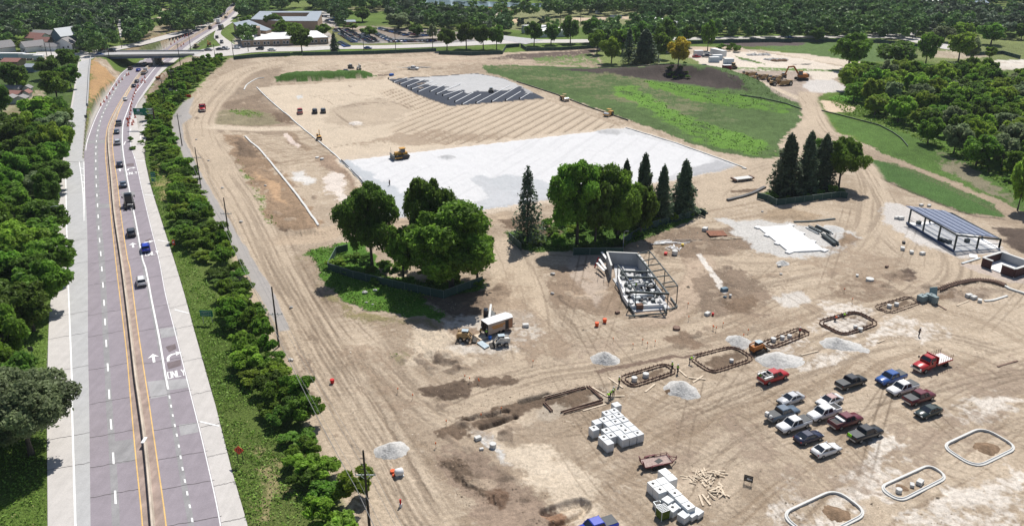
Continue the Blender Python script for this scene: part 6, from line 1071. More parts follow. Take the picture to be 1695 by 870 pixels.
# straight boards of the open formwork at the left
root = thing('open_formwork', G3(950, 662), 'open formwork of straight rusty boards around dark soil, beside three workers', 'formwork', 'rusty kerb formwork'); o_ = root.location
for a, b in (((901,658),(968,640)),((903,661),(970,643)),((928,683),(996,663)),((933,685),(998,667)),((971,640),(994,660)),((975,640),(998,662)),((899,668),(912,682)),((902,667),(915,681))):
    mb = MB(); mb.bar(G3(*a,.2)-o_, G3(*b,.2)-o_, .09, .3); mb.build('form_board', M_RUST, root)
for i in range(12): mb = MB(); t = i/11; p = G3(901+67*t, 659-18*t,.35)-o_; mb.bar(p+Vector((-.3,-.2,0)), p+Vector((.3,.25,0)),.07); mb.build('form_brace', M_WOOD, root)
# curved formwork at the right
arc = catmull([tuple(P(*a)[:2]) for a in ((1553,481),(1581,471.5),(1612,465.5),(1643,467),(1664,474.5))], 8); cA = Vector((*arc[16], 0)); root = thing('curved_formwork', (cA.x, cA.y, ground_z(cA.x, cA.y)), 'long curved row of rusty kerb forms near the brick walls', 'formwork', 'rusty kerb formwork')
for off in (-.4,.4):
    rg = []
    for i, p in enumerate(arc):
        q0, q1 = arc[max(i-1,0)], arc[min(i+1,len(arc)-1)]; t = Vector((q1[0]-q0[0], q1[1]-q0[1], 0)).normalized(); s_ = Vector((t.y,-t.x,0)); c = Vector((*p,0))-cA+s_*off; rg.append([c+s_*-.05+Vector((0,0,-.1)), c+s_*-.05+Vector((0,0,.4)), c+s_*.05+Vector((0,0,.4)), c+s_*.05+Vector((0,0,-.1))])
    mb = MB(); mb.loft(rg); mb.build('form_board', M_RUST, root)
for i in range(0, len(arc)-1):
    q0, q1 = Vector((*arc[i],0)), Vector((*arc[i+1],0)); t = (q1-q0).normalized(); s_ = Vector((t.y,-t.x,0)); c = q0-cA+Vector((0,0,.45)); mb = MB(); mb.bar(c-s_*.7, c+s_*.7, .16, .1); mb.build('form_brace', M_RUST, root)
def strip_kerb(pts, wd, h, m, lab, nm='concrete_kerb', cat='kerb', grp=None):
    q = catmull([tuple(P(*a)[:2]) for a in pts], 6); pp = [Vector((*p, ground_z(*p))) for p in q]; c = pp[0].copy(); o = wall_along(nm, [p-c for p in pp], [(-wd/2,-.2),(-wd/2,h),(wd/2,h),(wd/2,-.2)], m); o.location = c; return tag(o, lab, cat, grp)
strip_kerb([(1662,474),(1675,480),(1700,488)], .5, .35, M_KERB, 'pale kerb leaving the right edge beside the curved forms'); strip_kerb([(1629,498.5),(1645,497),(1667,490)], .45, .25, M_KERB, 'short pale kerb below the curved forms')
strip_kerb([(406,226),(416,236),(430,248),(460,284),(495,328),(527,374)], .55, .3, M_KERB, 'long pale kerb running through the dug strip'); strip_kerb([(425,145),(445,165),(480,195),(500,212),(530,236),(560,262),(600,304)], .4, .3, M_KERB, 'pale kerb along the left side of the graded pad')
strip_kerb([(437,129),(425,131),(410,140),(404,149)], .5, .3, M_KERB, 'curved pale kerb at the head of the loop road'); strip_kerb([(1204,332),(1222,328),(1245,321),(1266,311)], .9, .5, mat('black_pipe', (.07,.07,.075), .6), 'long dark pipe lying left of the small fenced grove', 'drain_pipe', 'pipe'); strip_kerb([(1314,368),(1345,367),(1370,364),(1382,363)], .6, .3, M_STEEL, 'thin dark hose lying behind the steel bundles', 'drain_pipe', 'pipe')
strip_kerb([(565,266),(600,303),(650,355)], .35, .45, mat('black_fabric', (.03,.035,.045)), 'dark fabric edge along the left side of the stone pad', 'fabric_edge', 'fabric edge'); strip_kerb([(1036,212),(1120,238),(1226,276),(1228,279)], .35, .3, M_KERB, 'thin pale edging along the right side of the stone pad', 'pad_edging', 'edging')
# white drain pipes on the black fabric
for i, (a, b) in enumerate((((643,131.5),(655,129)),((651,137),(674,129)),((662,140),(684,132)),((673,144),(703,132)),((681,148.5),(717,135)),((692,152.5),(724,139)),((712,152.5),(738,140)),((722,156.5),(762,139)),((733,159),(764,149)),((742,165),(766,153)),((753,169.5),(783,154)),((765,173.5),(796,157)),((788,171.5),(844,142)),((814,169),(855,145)),((837,167),(862,152)),((860,164.5),(876,155)))):
    p, q_ = G3(*a,.12), G3(*b,.15); root = thing('drain_pipe', p, 'white drain pipe on the black fabric, %s' % ('one of the short pipes at the left end','one of the middle pipes','one of the long pipes at the right end')[0 if i < 6 else 1 if i < 12 else 2], 'pipe', 'white drain pipes on the black fabric')
    mb = MB(); mb.tube([(0,0,0), q_-p], .17, 8); mb.build('pipe', M_PVC, root); mb = MB(); mb.tube([(0,0,-.2),(0,0,.8)], .25, 8); mb.build('riser', M_BLK, root)
# cubes of wrapped block
rb_ = random.Random(17); e1 = (P(1420,682)-P(1380,696)).normalized(); e2 = Vector((e1.y, -e1.x, 0))
def cube(p, lab, grp, s=(1.22,1.22,1.45), m=None, rz=None, fabric=True):
    root = thing('block_pallet', p, lab, 'pallet', grp, (math.atan2(e1.y, e1.x) if rz is None else rz)+rb_.uniform(-.05,.05)); a, b, h = s; mb = MB(); mb.box((0,0,h/2+.06),(a,b,h-.12)); mb.build('wrapped_block', m or mat('pale_wrapped_block', (.60,.62,.63), .5, noise=.08, scale=1.5, bump=.03, bscale=3), root, bevel=.06)
    mb = MB(); mb.box((0,0,.06),(a*.96,b*.96,.1)); mb.build('pallet_base', M_WOOD, root)
    if rb_.random() < .45: mb = MB(); mb.box((rb_.uniform(-.15,.15),rb_.uniform(-.15,.15),h+.03),(.3,.34,.07),rb_.uniform(0,1)); mb.build('lid_label', M_BLK, root)
o1 = P(1003, 725, 0); used = set()
g1 = [(225,80),(195,95),(118,118),(160,105),(210,118),(185,125),(120,155),(150,142),(220,160),(140,180),(180,168),(235,190),(100,190),(190,200),(140,215),(80,225),(235,225),(270,215),(160,250),(200,240),(125,265),(145,292),(190,280),(235,270)]
g2 = [(500,515),(475,565),(530,555),(555,590),(465,610),(520,600),(500,650),(550,635),(600,640)]
def snap(lst, z, org, used, step=1.33):
    out = []
    for zx, zy in lst:
        p = P(970+zx/3.953, 650+zy/3.953, z)-P(*org, 0); u, v = round(p.dot(e1)/step), round(p.dot(e2)/step)
        while (u, v) in used: v += 1
        used.add((u, v)); q_ = P(*org, 0)+e1*u*step+e2*v*step; out.append(q_)
    return out
for q_ in snap(g1, 1.5, (1003,725), used): cube((q_.x, q_.y, ground_z(q_.x,q_.y)), 'pale wrapped block in the tight upper cluster, one of many alike', 'wrapped blocks in the upper cluster')
for q_ in snap(g2, 1.5, (1085,800), set(), 1.42): cube((q_.x, q_.y, ground_z(q_.x,q_.y)), 'white wrapped block in the tall lower stack, one of several alike', 'wrapped blocks in the lower stack', m=mat('white_wrapped_block', (.74,.75,.74), .5, noise=.05, scale=1.5, bump=.03, bscale=3), s=(1.34,1.34,1.55))
for i, (zx, zy, h, lb) in enumerate(((535,695,1.3,'white block with a dark lid mark just below the tall stack'),(575,700,.9,'low white block right of the block with dark lid mark'),(610,725,1.1,'grey topped block in the spread lower row'),(565,750,1.1,'grey topped block above the lime green crate'),(660,735,.9,'low white block behind the rounded tub'),(640,790,1.1,'rounded white tub nearest the bottom of the lower row'),(690,785,.8,'low white block second from the right end'),(730,770,.8,'low white block at the right end of the lower row'))):
    q_ = P(970+zx/3.953, 650+zy/3.953, h); cube((q_.x, q_.y, ground_z(q_.x,q_.y)), lb, None, s=(1.25,1.25,h), rz=math.atan2(e1.y,e1.x)+.25)
q_ = P(970+470/3.953, 650+715/3.953, .8); root = thing('open_crate', (q_.x,q_.y,.05), 'small grey open crate beside the tall white blocks', 'crate', None, .3); mb = MB(); mb.box((0,0,.35),(1.0,.8,.7)); mb.build('crate_body', M_GALV, root); mb = MB(); mb.box((0,0,.71),(.8,.6,.03)); mb.build('crate_shade_sheet', M_BLK, root)  # black sheet on the solid box imitates the shaded inside of the crate
q_ = P(970+505/3.953, 650+755/3.953, 1.4); root = thing('caged_crate', (q_.x,q_.y,.05), 'dark green caged crate with a white grid top', 'crate', None, math.atan2(e1.y,e1.x)); mb = MB(); mb.box((0,0,.7),(1.3,1.3,1.3)); mb.build('green_load', mat('dark_green_load', (.10,.14,.02), noise=.4), root, bevel=.05); mb = MB(); [mb.bar((-.67+i*.27,-.67,1.42),(-.67+i*.27,.67,1.42),.07) for i in range(6)]; [mb.bar((-.67,-.67+i*.27,1.43),(.67,-.67+i*.27,1.43),.07) for i in range(6)]; [mb.bar((x,y,0),(x,y,1.42),.06) for x in (-.67,.67) for y in (-.67,.67)]; mb.build('cage', M_PVC, root)
# red utility trailer
tp = at(1086, 763, .6); root = thing('utility_trailer', tp, 'empty maroon utility trailer with a dusty deck above the lower block stack', 'trailer', None, hd(1086,763,1,-.20)); mm = mat('maroon_trailer_paint', (.13,.03,.035), .6, noise=.2)
mb = MB(); mb.box((0,0,.62),(4.3,1.9,.07)); mb.build('deck', mat('dusty_planks', (.36,.27,.24), noise=.25), root); mb = MB(); [mb.bar((-2.15,s*.98,.62),(2.15,s*.98,.62),.1,.18) for s in (-1,1)]; mb.bar((2.15,-1,.62),(2.15,1,.62),.1,.18); mb.bar((-2.15,-1,.62),(-2.15,1,.62),.1,.18); mb.build('frame', mm, root)
mb = MB(); mb.bar((.2,.98,1.0),(2.15,.98,1.0),.06); mb.bar((2.15,.98,1.0),(2.15,-.98,1.0),.06); [mb.bar((x,y,.6),(x,y,1.0),.06) for x, y in ((.2,.98),(1.2,.98),(2.15,.98),(2.15,-.98),(2.15,0))]; mb.build('rail', mm, root)
for s in (-1,1): mb = MB(); mb.loft([[(x,s*1.02,z),(x,s*1.30,z),(x,s*1.30,z-.05),(x,s*1.02,z-.05)] for x, z in ((-1.35,.6),(-1.15,.85),(-.3,.9),(.55,.85),(.75,.6))]); mb.build('fender', mm, root); mb = MB(); mb.prism([(-2.2,.6),(-2.1,.6),(-2.35,1.5),(-2.45,1.5)], s*.6-.22, s*.6+.22); mb.build('ramp', mm, root)
for x in (-.75,.15):
    for s in (-1,1): mb = MB(); mb.wheel((x,s*1.15,.36),.36,.22); mb.build('wheel', M_TYRE, root)
mb = MB(); mb.bar((2.15,.8,.55),(3.3,0,.55),.1); mb.bar((2.15,-.8,.55),(3.3,0,.55),.1); mb.bar((3.2,0,.2),(3.2,0,.9),.08); mb.build('tongue', mm, root); mb = MB(); mb.box((.35,-.1,.665),(1.1,.8,.01),.4); mb.build('oil_stain', M_BLK, root)
# portable dark sign frame, planks, brush heap
q_ = at(1239,792,.9); root = thing('board_on_stand', q_, 'small dark slatted board leaning on thin legs right of the lumber', 'board', None, -.5); mb = MB(); [mb.box((0,-.02*i,.55+i*.28),(1.25,.05,.20),0,0,-.25) for i in range(4)]; mb.build('slats', M_BLK, root); mb = MB(); mb.box((0,-.09,.95),(.35,.04,.22),0,0,-.25); mb.box((.4,-.10,.92),(.25,.04,.14),0,0,-.25); mb.build('white_notice', M_PVC, root); mb = MB(); [mb.bar((s*.5,.1,1.3),(s*.5,-.8,0),.04) for s in (-1,1)]; [mb.bar((s*.5,.1,1.3),(s*.5,.3,0),.04) for s in (-1,1)]; mb.build('leg', M_BLK, root)
def lumber(x, y, w_, d_, n, L, lab, seed, m=M_WOOD, nm='lumber_pile', cat='lumber', spread=3.1):
    r = random.Random(seed); c = G3(x, y); root = thing(nm, c, lab, cat); k = 0
    for i in range(n):
        mb = MB(); a = r.uniform(0, spread); l = r.uniform(*L); px, py = r.uniform(-w_,w_), r.uniform(-d_,d_); z = .06+r.uniform(0,.35)*(1-abs(px)/w_*.7); mb.box((px,py,z),(l,r.uniform(.1,.24),r.uniform(.05,.1)),a,r.uniform(-.08,.08)); mb.build('plank', m, root)
lumber(1157,793,2.0,1.3,34,(.5,1.6),'loose heap of pale wood offcuts below the utility trailer',3); lumber(1178,783,1.6,.8,20,(.8,1.8),'upper heap of pale split timber right of the trailer',4); lumber(1186,812,1.4,1.3,26,(.4,1.4),'curved pale scatter of wood scraps near the long planks',5)
def plank(a, b, lab, wd=.28, h=.14, m=M_WOOD, nm='plank', cat='plank', z=.08):
    p, q_ = G3(*a,z), G3(*b,z); mb = MB(); mb.bar((0,0,0), q_-p, wd, h); o = mb.build(nm, m); o.location = p; return tag(o, lab, cat)
for a, b, lb in (((1157,819),(1164,837),'left of two parallel planks lying below the wood scraps'),((1162,818),(1176,836),'right of two parallel planks lying below the wood scraps'),((1193,806),(1199,821),'single plank at the right of the wood scraps'),((1007,625),(1031,642),'long plank lying left of the narrow formwork'),((1068,649),(1084,636),'plank lying below the narrow formwork'),((1122,611),(1137,624),'plank leading right from the two standing workers'),((1326,588),(1354,581),'long pale board above the silver sedans'),((1452,567),(1464,563),'short pale board right of the long tailed stone heap'),
                 ((858,664),(899,656),'long white board leading into the open formwork'),((965,680),(1003,669),'pale board lying at the lower side of the open formwork'),((980,641),(1004,656),'pale timber at the right corner of the open formwork'),((1004,656),(1034,655.5),'pale timber resting by the working group'),((1584,506),(1603,498),'stack of pale boards under the curved forms'),((1651,607),(1684,597),'dark brown board lying at the right edge'),((1140,625),(1168,628),'pale boards crossing right of the workers'),((1147,633),(1164,622),'pale board crossing the others right of the workers'),((1548,502),(1566,513),'long dark bar pointing from the grey blocks'),((640,712),(648,702),'')):
    if lb: plank(a, b, lb, m=M_RUST if 'dark' in lb else M_WOOD)
# small bases, manholes, buckets, blocks
def small(x, y, kind, lab, s=1.0, m=None):
    p = at(x, y, .3); mb = MB(); r = random.Random(int(x*y))
    if kind == 'base': mb.tube([(0,0,0),(0,0,.55*s),(0,0,.58*s)], [.42*s,.42*s,.36*s], 12); nm, ct, mm_ = 'concrete_footing', 'footing', m or M_KERB
    elif kind == 'block': mb.box((0,0,.25*s),(1.0*s,.7*s,.5*s),r.uniform(0,1.5),taper=(.96,.96)); nm, ct, mm_ = 'concrete_block', 'block', m or M_KERB
    elif kind == 'bucket': mb.tube([(0,0,0),(0,0,.6*s)], [.26*s,.32*s], 10); nm, ct, mm_ = 'bucket', 'bucket', m or M_ORNG
    elif kind == 'rock':
        mb.ball((0,0,.2*s),.45*s,1.2,.9,.6,8,5,.18); nm, ct, mm_ = 'boulder', 'rock', m or mat('pale_rock', (.55,.53,.50), noise=.15)
    elif kind == 'manhole': mb.tube([(0,0,-.1),(0,0,.35*s),(0,0,.36*s)], [.6*s,.6*s,.1*s], 14); nm, ct, mm_ = 'manhole_ring', 'manhole', m or M_RUST
    o = mb.build(nm, mm_, None, False, .03 if kind == 'block' else 0); o.location = p; return tag(o, lab, ct)
for a in ((1050,627,'base','left round concrete base in the narrow left formwork',1.2),(1069,621,'base','right square topped base in the narrow left formwork',1.3),(1211,596,'base','white base inside the formwork below the track loader',.9),(1280,562,'base','leftmost base in the right narrow formwork',1.2),(1295,558,'base','middle base in the right narrow formwork',1.0),(1307,556,'base','rightmost base in the right narrow formwork',1.0),(1416,540,'base','base inside the formwork of the crouching pair',.9),(1424,545,'base','base on the edge of the formwork of the crouching pair',1.1),(1472,506.5,'base','left base in the farthest formwork',1.1),(1484,503.5,'base','right base in the farthest formwork',1.1),
          (1488,811,'base','round white base in the narrow kerb ring',1.0),(1510,801,'block','small grey block in the narrow kerb ring',.8),(1523,797,'block','larger white block in the narrow kerb ring',1.1),(791,724,'block','white block by the pale gravel strip, upper of two',1.0),(816,737,'base','white round base by the pale gravel strip',1.2),(797,741,'block','small white block between the two by the gravel strip',.6),
          (1604,489,'block','first of three small grey blocks under the curved forms',1.3),(1612,492,'block','second of three small grey blocks under the curved forms',1.2),(1622,497,'block','third of three small grey blocks under the curved forms',1.1),(1440,462,'manhole','white capped ring beside the dark hole',1.4),(1419,455,'block','small rust coloured block beside the white capped ring',.8),(1494,411,'block','first white block left of the steel shed',1.3),(1509,417,'block','second white block left of the steel shed',1.2),(1527,419,'block','third white block left of the steel shed',1.2),(1496,401,'block','dark bundle above the three white blocks',1.0),
          (1525,339,'block','left white block behind the steel shed',1.1),(1538,340,'block','right white block behind the steel shed',1.1),(1484,360,'block','pale blue pack at the far left corner of the steel shed',1.2),(1491,361,'block','brown crate at the far left corner of the steel shed',1.5),(870,538,'block','white block right of the cargo trailer',1.2),(988,537,'bucket','orange bucket on the haul road verge',1.3),(1001,531,'bucket','pale bucket near the orange bucket',1.3),(915,452,'rock','white lump on the bare ground below the middle grove',1.1),(914,484,'rock','small white lump below another on the bare ground',.8),(1199,479,'block','blue grey box at the end of the pale strip',1.4),(1200,490,'rock','white lump just below the blue grey box',.8),(1209,489,'bucket','pale bucket beside the white lump',.9),
          (1171,519,'block','flat white block on the dug ground',1.2),(1180,519,'bucket','small red can beside the flat white block',.8),(1120,542,'manhole','rusty pit cover above the dark streak',1.2),(650,777,'manhole','orange manhole ring near the bottom verge',.6),(652,784,'block','small rusty block under the orange manhole ring',.5),(1290,439,'block','flat white stone left of the small heap',.8),(1293,452,'rock','small white lump below the small heap',.7),(604,483,'rock','larger white rock on the grass below the left grove',1.2),(621,479,'rock','second white rock on the grass below the left grove',.9),(606,499,'rock','small white rock lower on the grass below the left grove',.6),(617,502,'rock','tiny white rock lower on the grass below the left grove',.5),
          (482,507,'rock','white stone at the verge below the second pole',.8),(481,594,'rock','white stone beside the hedge near the middle',.9),(528,673,'block','white slab fragment at the hedge edge',1.0),(325,230,'rock','white stone on the footpath by the upper hedge',.8),(345,265,'rock','white stone lying by the footpath bend',.8),(368,310,'rock','white stone halfway down the footpath',.9),(399,366,'rock','white stone at the lower footpath',1.0),(439,306,'rock','white stone in the dug strip',.8),(525,260,'manhole','upper concrete ring by the pipe trench',1.0),(533,262,'manhole','lower concrete ring by the pipe trench',1.0),(1153,314,'block','small dark block near the flatbed',.8),(1170,352,'block','small dark block left of the white slab',.7),
          (1262,349,'rock','small dark stone by the track left of the slab',.7),(1468,440,'block','small rust block on the track left of the brick walls',.8),(1022,516,'block','rusty box beside the frame building',.9),(1077,476,'block','dark tarp bundle right of the frame building',1.6),(1079,486,'base','grey drum right of the frame building',1.2)):
    small(a[0], a[1], a[2], a[3], a[4], M_ORNG if 'orange m' in a[3] or 'orange b' in a[3] else M_RED if 'red can' in a[3] else M_KERB if 'pale b' in a[3] or 'concrete ring' in a[3] or 'capped' in a[3] else M_BLK if 'dark' in a[3] and 'block' == a[2] else M_RUST if 'rust' in a[3] else mat('blue_grey_box', (.15,.22,.27)) if 'blue' in a[3] else None)
# grey block stacks beside the farthest formwork
for (zx, zy, s_, lb) in ((890,255,(1.6,1.4,1.3),'grey blue box at the left of the stacked group by the far formwork'),(925,250,(1.2,1.2,.9),'low grey box in the middle of the stacked group'),(962,250,(1.3,1.2,1.4),'grey box under the leaning panel'),(993,270,(.9,.9,1.6),'tall narrow grey box at the right of the stacked group'),(940,235,(1.2,1.2,.8),'pale grey box at the back of the stacked group')):
    q_ = P(1340+zx/4.775, 440+zy/4.775, s_[2]*.5); cube((q_.x,q_.y,.02), lb, None, s=s_, m=mat('blue_grey_cast', (.20,.26,.27), .6, noise=.1))
q_ = P(1545,483,1.2); root = thing('leaning_panel', (q_.x,q_.y,0), 'blue grey panel standing upright above the stacked grey boxes', 'panel', None, .2); mb = MB(); mb.box((0,0,1.1),(1.7,.2,2.2),0,0,-.2); mb.build('panel', mat('blue_grey_panel', (.20,.30,.33)), root, bevel=.02); mb = MB(); mb.box((0,.3,.15),(1.8,1.0,.3)); mb.build('foot', M_GALV, root)
# cargo trailer with red lettering
c0, c1 = P(808.5,554.5,.55), P(849,541.5,.55); rzt = math.atan2((c1-c0).y, (c1-c0).x); cc = (c0+c1)/2; Lt = (c1-c0).length; sN = Vector((-math.sin(rzt), math.cos(rzt),0)); cc = cc+sN*1.25; root = thing('cargo_trailer', (cc.x,cc.y,ground_z(cc.x,cc.y)), 'tan enclosed cargo trailer with white roof and red lettering, side door open', 'trailer', None, rzt)
M_TANP = mat('tan_trailer_side', (.42,.33,.27), .5, noise=.06); hl = Lt/2; ht = 2.75
mb = MB(); mb.box((0,-1.2,1.62),(Lt,.06,2.1)); mb.box((0,1.2,1.62),(Lt,.06,2.1)); mb.box((hl-.03,0,1.62),(.06,2.34,2.1)); mb.box((0,0,.6),(Lt,2.34,.1)); mb.build('box_side', M_TANP, root)
mb = MB(); mb.slab([(-hl-.05,-1.25),(hl,-1.25),(hl+.5,0),(hl,1.25),(-hl-.05,1.25)], 2.68, 2.78); mb.build('roof', mat('white_trailer_roof', (.80,.80,.79), .4, noise=.03), root)
mb = MB(); mb.box((-hl+.1,-.85,1.6),(.08,.6,2.0)); mb.box((-hl+.1,.85,1.6),(.08,.6,2.0)); mb.build('dark_end_frame', M_BLK, root); mb = MB(); mb.box((hl-1.35,-1.235,1.55),(.75,.02,1.85)); mb.build('doorway_shade_panel', M_BLK, root); mb = MB(); mb.box((hl-.55,-1.25,1.6),(.85,.05,1.85)); mb.build('side_door', mat('brown_door', (.36,.19,.11)), root, bevel=.01)  # black panel on the closed side wall imitates the shaded inside of the doorway
for x in (-.35,.55): mb = MB(); mb.wheel((x,-1.15,.38),.38,.24); mb.build('wheel', M_TYRE, root); mb = MB(); mb.wheel((x,1.15,.38),.38,.24); mb.build('wheel', M_TYRE, root)
mb = MB(); mb.bar((hl,0,.5),(hl+1.3,0,.5),.14); mb.build('tongue', M_BLK, root); mb = MB(); mb.box((-hl-.9,-.2,.12),(1.8,2.4,.12),0,-.03); mb.build('ramp', M_WOOD, root)
mlt = mat('red_lettering', (.42,.02,.02), .5, noise=0); mly = mat('yellow_lettering_edge', (.75,.5,.03), .5, noise=0); rl = random.Random(8)
for row, (z, n, w_) in enumerate(((1.98,10,.22),(1.60,8,.2))):
    mb = MB(); my = MB()
    for i in range(n):
        x = -hl+.8+row*.3+i*(w_+.055)*1.12; mb.box((x,-1.237,z),(.06,.012,.26)); mb.box((x+w_*.6,-1.237,z),(.055,.012,.26)); mb.box((x+w_*.3,-1.2375,z+rl.choice((-.1,.0,.1))),(w_*.6,.012,.055)); mb.box((x+w_*.3,-1.2380,z+.105),(w_*.6,.012,.05)); my.box((x+w_*.3,-1.2335,z),(w_*1.05,.008,.34))
    my.build('lettering_backing', mly, root); mb.build('lettering', mlt, root)
lumber(801,570,.25,.5,0,(1,1),'',1) if 0 else None
root = thing('panel_bundle', G3(801,572), 'bundle of pale blue metal panels lying below the cargo trailer', 'panel bundle'); o_ = root.location
for k in range(3): a = P(790.5+k*2.6, 566.5-k*.9, .1+k*.0); b = P(805+k*2.8, 577-k*1.2, .1); mb = MB(); mb.bar(G3(791+k*2.6,567.5-k*.8,.15+.03*k)-o_, G3(804+k*2.4,577-k*1.0,.15+.03*k)-o_, .5, .14); mb.build('panel', mat('pale_blue_panel', (.42,.50,.56), .4, .3), root)
small(811,559,'bucket','blue barrel under the open end of the cargo trailer',1.1,mat('blue_plastic', (.02,.12,.45))); small(807,545,'bucket','orange drum at the ramp of the cargo trailer',1.1,M_ORNG)
# flatbed trailer near the pad corner
q_ = at(1229,295,.7); root = thing('flat_trailer', q_, 'flat trailer with a pale deck near the corner of the stone pad', 'trailer', None, hd(1229,295,1,-.12)); mb = MB(); mb.box((0,0,.8),(6.0,2.3,.2)); mb.build('deck', M_KERB, root); mb = MB(); mb.box((0,0,.6),(6.4,1.0,.2)); mb.box((3.1,0,.8),(.5,2.5,.5)); mb.box((-3.1,0,.8),(.5,2.5,.5)); mb.build('frame', M_RUST, root); wheels(root, (-2.4,2.4), 1.1, .45, .3)
# white slab
sl = [P(*a) for a in ((1254.5,377),(1308,374),(1364,415),(1306,418))]; cS = sum(sl, Vector())/4; root = thing('concrete_slab', cS, 'bright white new concrete slab with square pads at its corners', 'slab'); mb = MB(); mb.slab([tuple((p-cS)[:2]) for p in sl], -.1, .28); mb.build('slab', M_WCONC, root)
for i in range(4):
    a, b = sl[i]-cS, sl[(i+1) % 4]-cS
    for t in ((0,.34,.67) if i % 2 else (0,)): c = a.lerp(b, t); mb = MB(); mb.box((c.x,c.y,.16),(1.5,1.3,.27),rz=rzt); mb.build('corner_pad', M_WCONC, root)
def bundle(a, b, n, lab, seed, m=M_STEEL, wd=1.6, r_=.14):
    r = random.Random(seed); p, q_ = G3(*a), G3(*b); d = (q_-p).normalized(); s_ = Vector((d.y,-d.x,0)); root = thing('steel_bundle', p, lab, 'steel bundle')
    for i in range(n): mb = MB(); off = s_*r.uniform(-wd/2,wd/2)+Vector((0,0,r_+r.choice((0,0,.28,.5)))); mb.bar(off+d*r.uniform(-.3,.3), q_-p+off+d*r.uniform(-.4,.4), r_*1.5, r_*2); mb.build('steel_beam', m if r.random() < .7 else M_GALV, root)
bundle((1338,377),(1356,386),9,'left bundle of dark steel members right of the white slab',1); bundle((1352,376),(1375,387),5,'slim dark beam bundle at the right of the slab, upper one',2,wd=.9); bundle((1364,391),(1384,406),9,'tall dark beam bundle with a rusty top, lowest of the three',3,wd=1.5,r_=.17)
# mixed material heaps above the frame building
lumber(1112,402,3.5,1.0,16,(1.5,4),'stack of white pipes and panels below the middle grove',11,M_PVC,'material_stack','materials',.3); lumber(1118,411,2.0,1.6,16,(.6,1.6),'jumbled heap of white and dark building material',12,M_PVC,'material_stack','materials'); lumber(1143,399,3.0,.7,9,(2,4.5),'row of weathered long timbers in the dug soil',13,mat('weathered_timber',(.30,.25,.21)),'material_stack','materials',.25); lumber(1200,395,3.2,.7,12,(2,3.6),'pale lumber stack below the rusty sheet',14,M_WOOD,'material_stack','materials',.3)
q_ = G3(1186,388,.2); root = thing('rusty_sheet', q_, 'flat rust coloured steel sheet above the pale lumber stack', 'steel sheet', None, .1); mb = MB(); mb.box((0,0,.1),(4.4,3.2,.15),0,.02,.03); mb.build('sheet', mat('rust_sheet',(.22,.09,.05),noise=.3), root)
for a in ((1167,379.5,'block','white bin lying left of the rusty sheet',1.6),(1130,404.5,'block','small yellow box in the material heap',.9),(1102,419,'block','small red box in the material heap',1.0),(1117,418,'base','grey tank in the material heap',1.6)): small(*a, M_YELM if 'yellow' in a[3] else M_RED if 'red' in a[3] else None)
# ------------------------------------------------------------------ frame building in the middle
bc = P(1055,470); root = thing('frame_building', bc, 'half built block and steel frame building below the middle grove', 'building')
def B(x, y, z=0.0): return P(x, y, z)-bc
mb = MB(); mb.slab([tuple(B(*a)[:2]) for a in ((1014,462),(1066,452),(1110,512),(1049,517))], -.1, .2); mb.slab([tuple(B(*a)[:2]) for a in ((1016,440),(1070,440),(1084,462),(1020,470))], -.1, .195); mb.build('floor_slab', mat('dusty_floor_slab', (.52,.52,.52), .85, noise=.2, scale=.8), root)
rm = [B(1004.8,417,3.1), B(1055.7,419.4,3.1), B(1071,439.6,3.1), B(1012.3,439.6,3.1)]
def wallseg(a, b, z0, z1, th=.25, nm='block_wall', m=M_BLOCK): mb = MB(); mb.bar(Vector((a.x,a.y,(z0+z1)/2)), Vector((b.x,b.y,(z0+z1)/2)), th, z1-z0); return mb.build(nm, m, root)
def shr(a, b, k): d = (b-a).normalized(); return a+d*k, b-d*k
wallseg(rm[0], rm[1], 0, 3.1); wallseg(*shr(rm[0], rm[3], .13), 0, 3.1); wallseg(*shr(rm[1], rm[2], .13), 0, 3.1)
for a, b in ((rm[0],rm[1]),(rm[0],rm[3]),(rm[1],rm[2])): mb = MB(); mb.bar(Vector((a.x,a.y,3.16)), Vector((b.x,b.y,3.16)), .4, .1); mb.build('wall_cap', M_KERB, root)
lf = [B(1023,458,1.2), B(1032,487,1.2), B(1040,499,1.2)]; wallseg(lf[0], lf[1], .2, 1.6, .3, m=M_WCONC); wallseg(lf[1], lf[2], .2, 1.1, .3, m=M_WCONC); wallseg(B(1044,506,.8), B(1098,503.5,.8), .2, .9, .4, m=M_WCONC); wallseg(B(1048,489,.8), B(1080,487,.8), .2, 1.2, 1.2, 'white_counter', M_WCONC)
for a, b in (((1050,442.5),(1050,452)),((1036,430),(1036,446)),((1045,428),(1050,429))): mb = MB(); p, q_ = B(*a, .1), B(*b, .1); mb.bar(B(a[0],b[1],0), B(a[0],b[1],1.9), .14); mb.build('standpipe', M_PVC, root)
bz = 3.9
for a, b, w_ in (((1023,439),(1053,482),.2),((1054,421),(1071,441),.22),((1071,441),(1106,486),.26),((1075,415),(1122,473),.16),((1030,449),(1077,450),.30),((1037,458.5),(1086,460),.32),((1042,483),(1108,486),.32),((1064,432),(1085,427),.16),((1072,439.5),(1094,436),.16),((1080,449),(1101,445),.16),((1087,458),(1109,455.5),.16),((1096,469),(1117,465),.16),((1101,475),(1122,473),.16),((1056,420),(1075,414.5),.16),((1060,419.5),(1077,418.5),.12)):
    mb = MB(); mb.bar(B(*a,bz), B(*b,bz), w_, w_*1.3); mb.build('roof_beam', M_STEEL, root)
for a in ((1023,439),(1053,482),(1071,441),(1106,486),(1037,458.5),(1086,460),(1042,483),(1075,415),(1122,473),(1101,445)): c = B(*a,bz); mb = MB(); mb.bar((c.x,c.y,0),(c.x,c.y,bz-.1),.16); mb.build('column', M_STEEL, root)
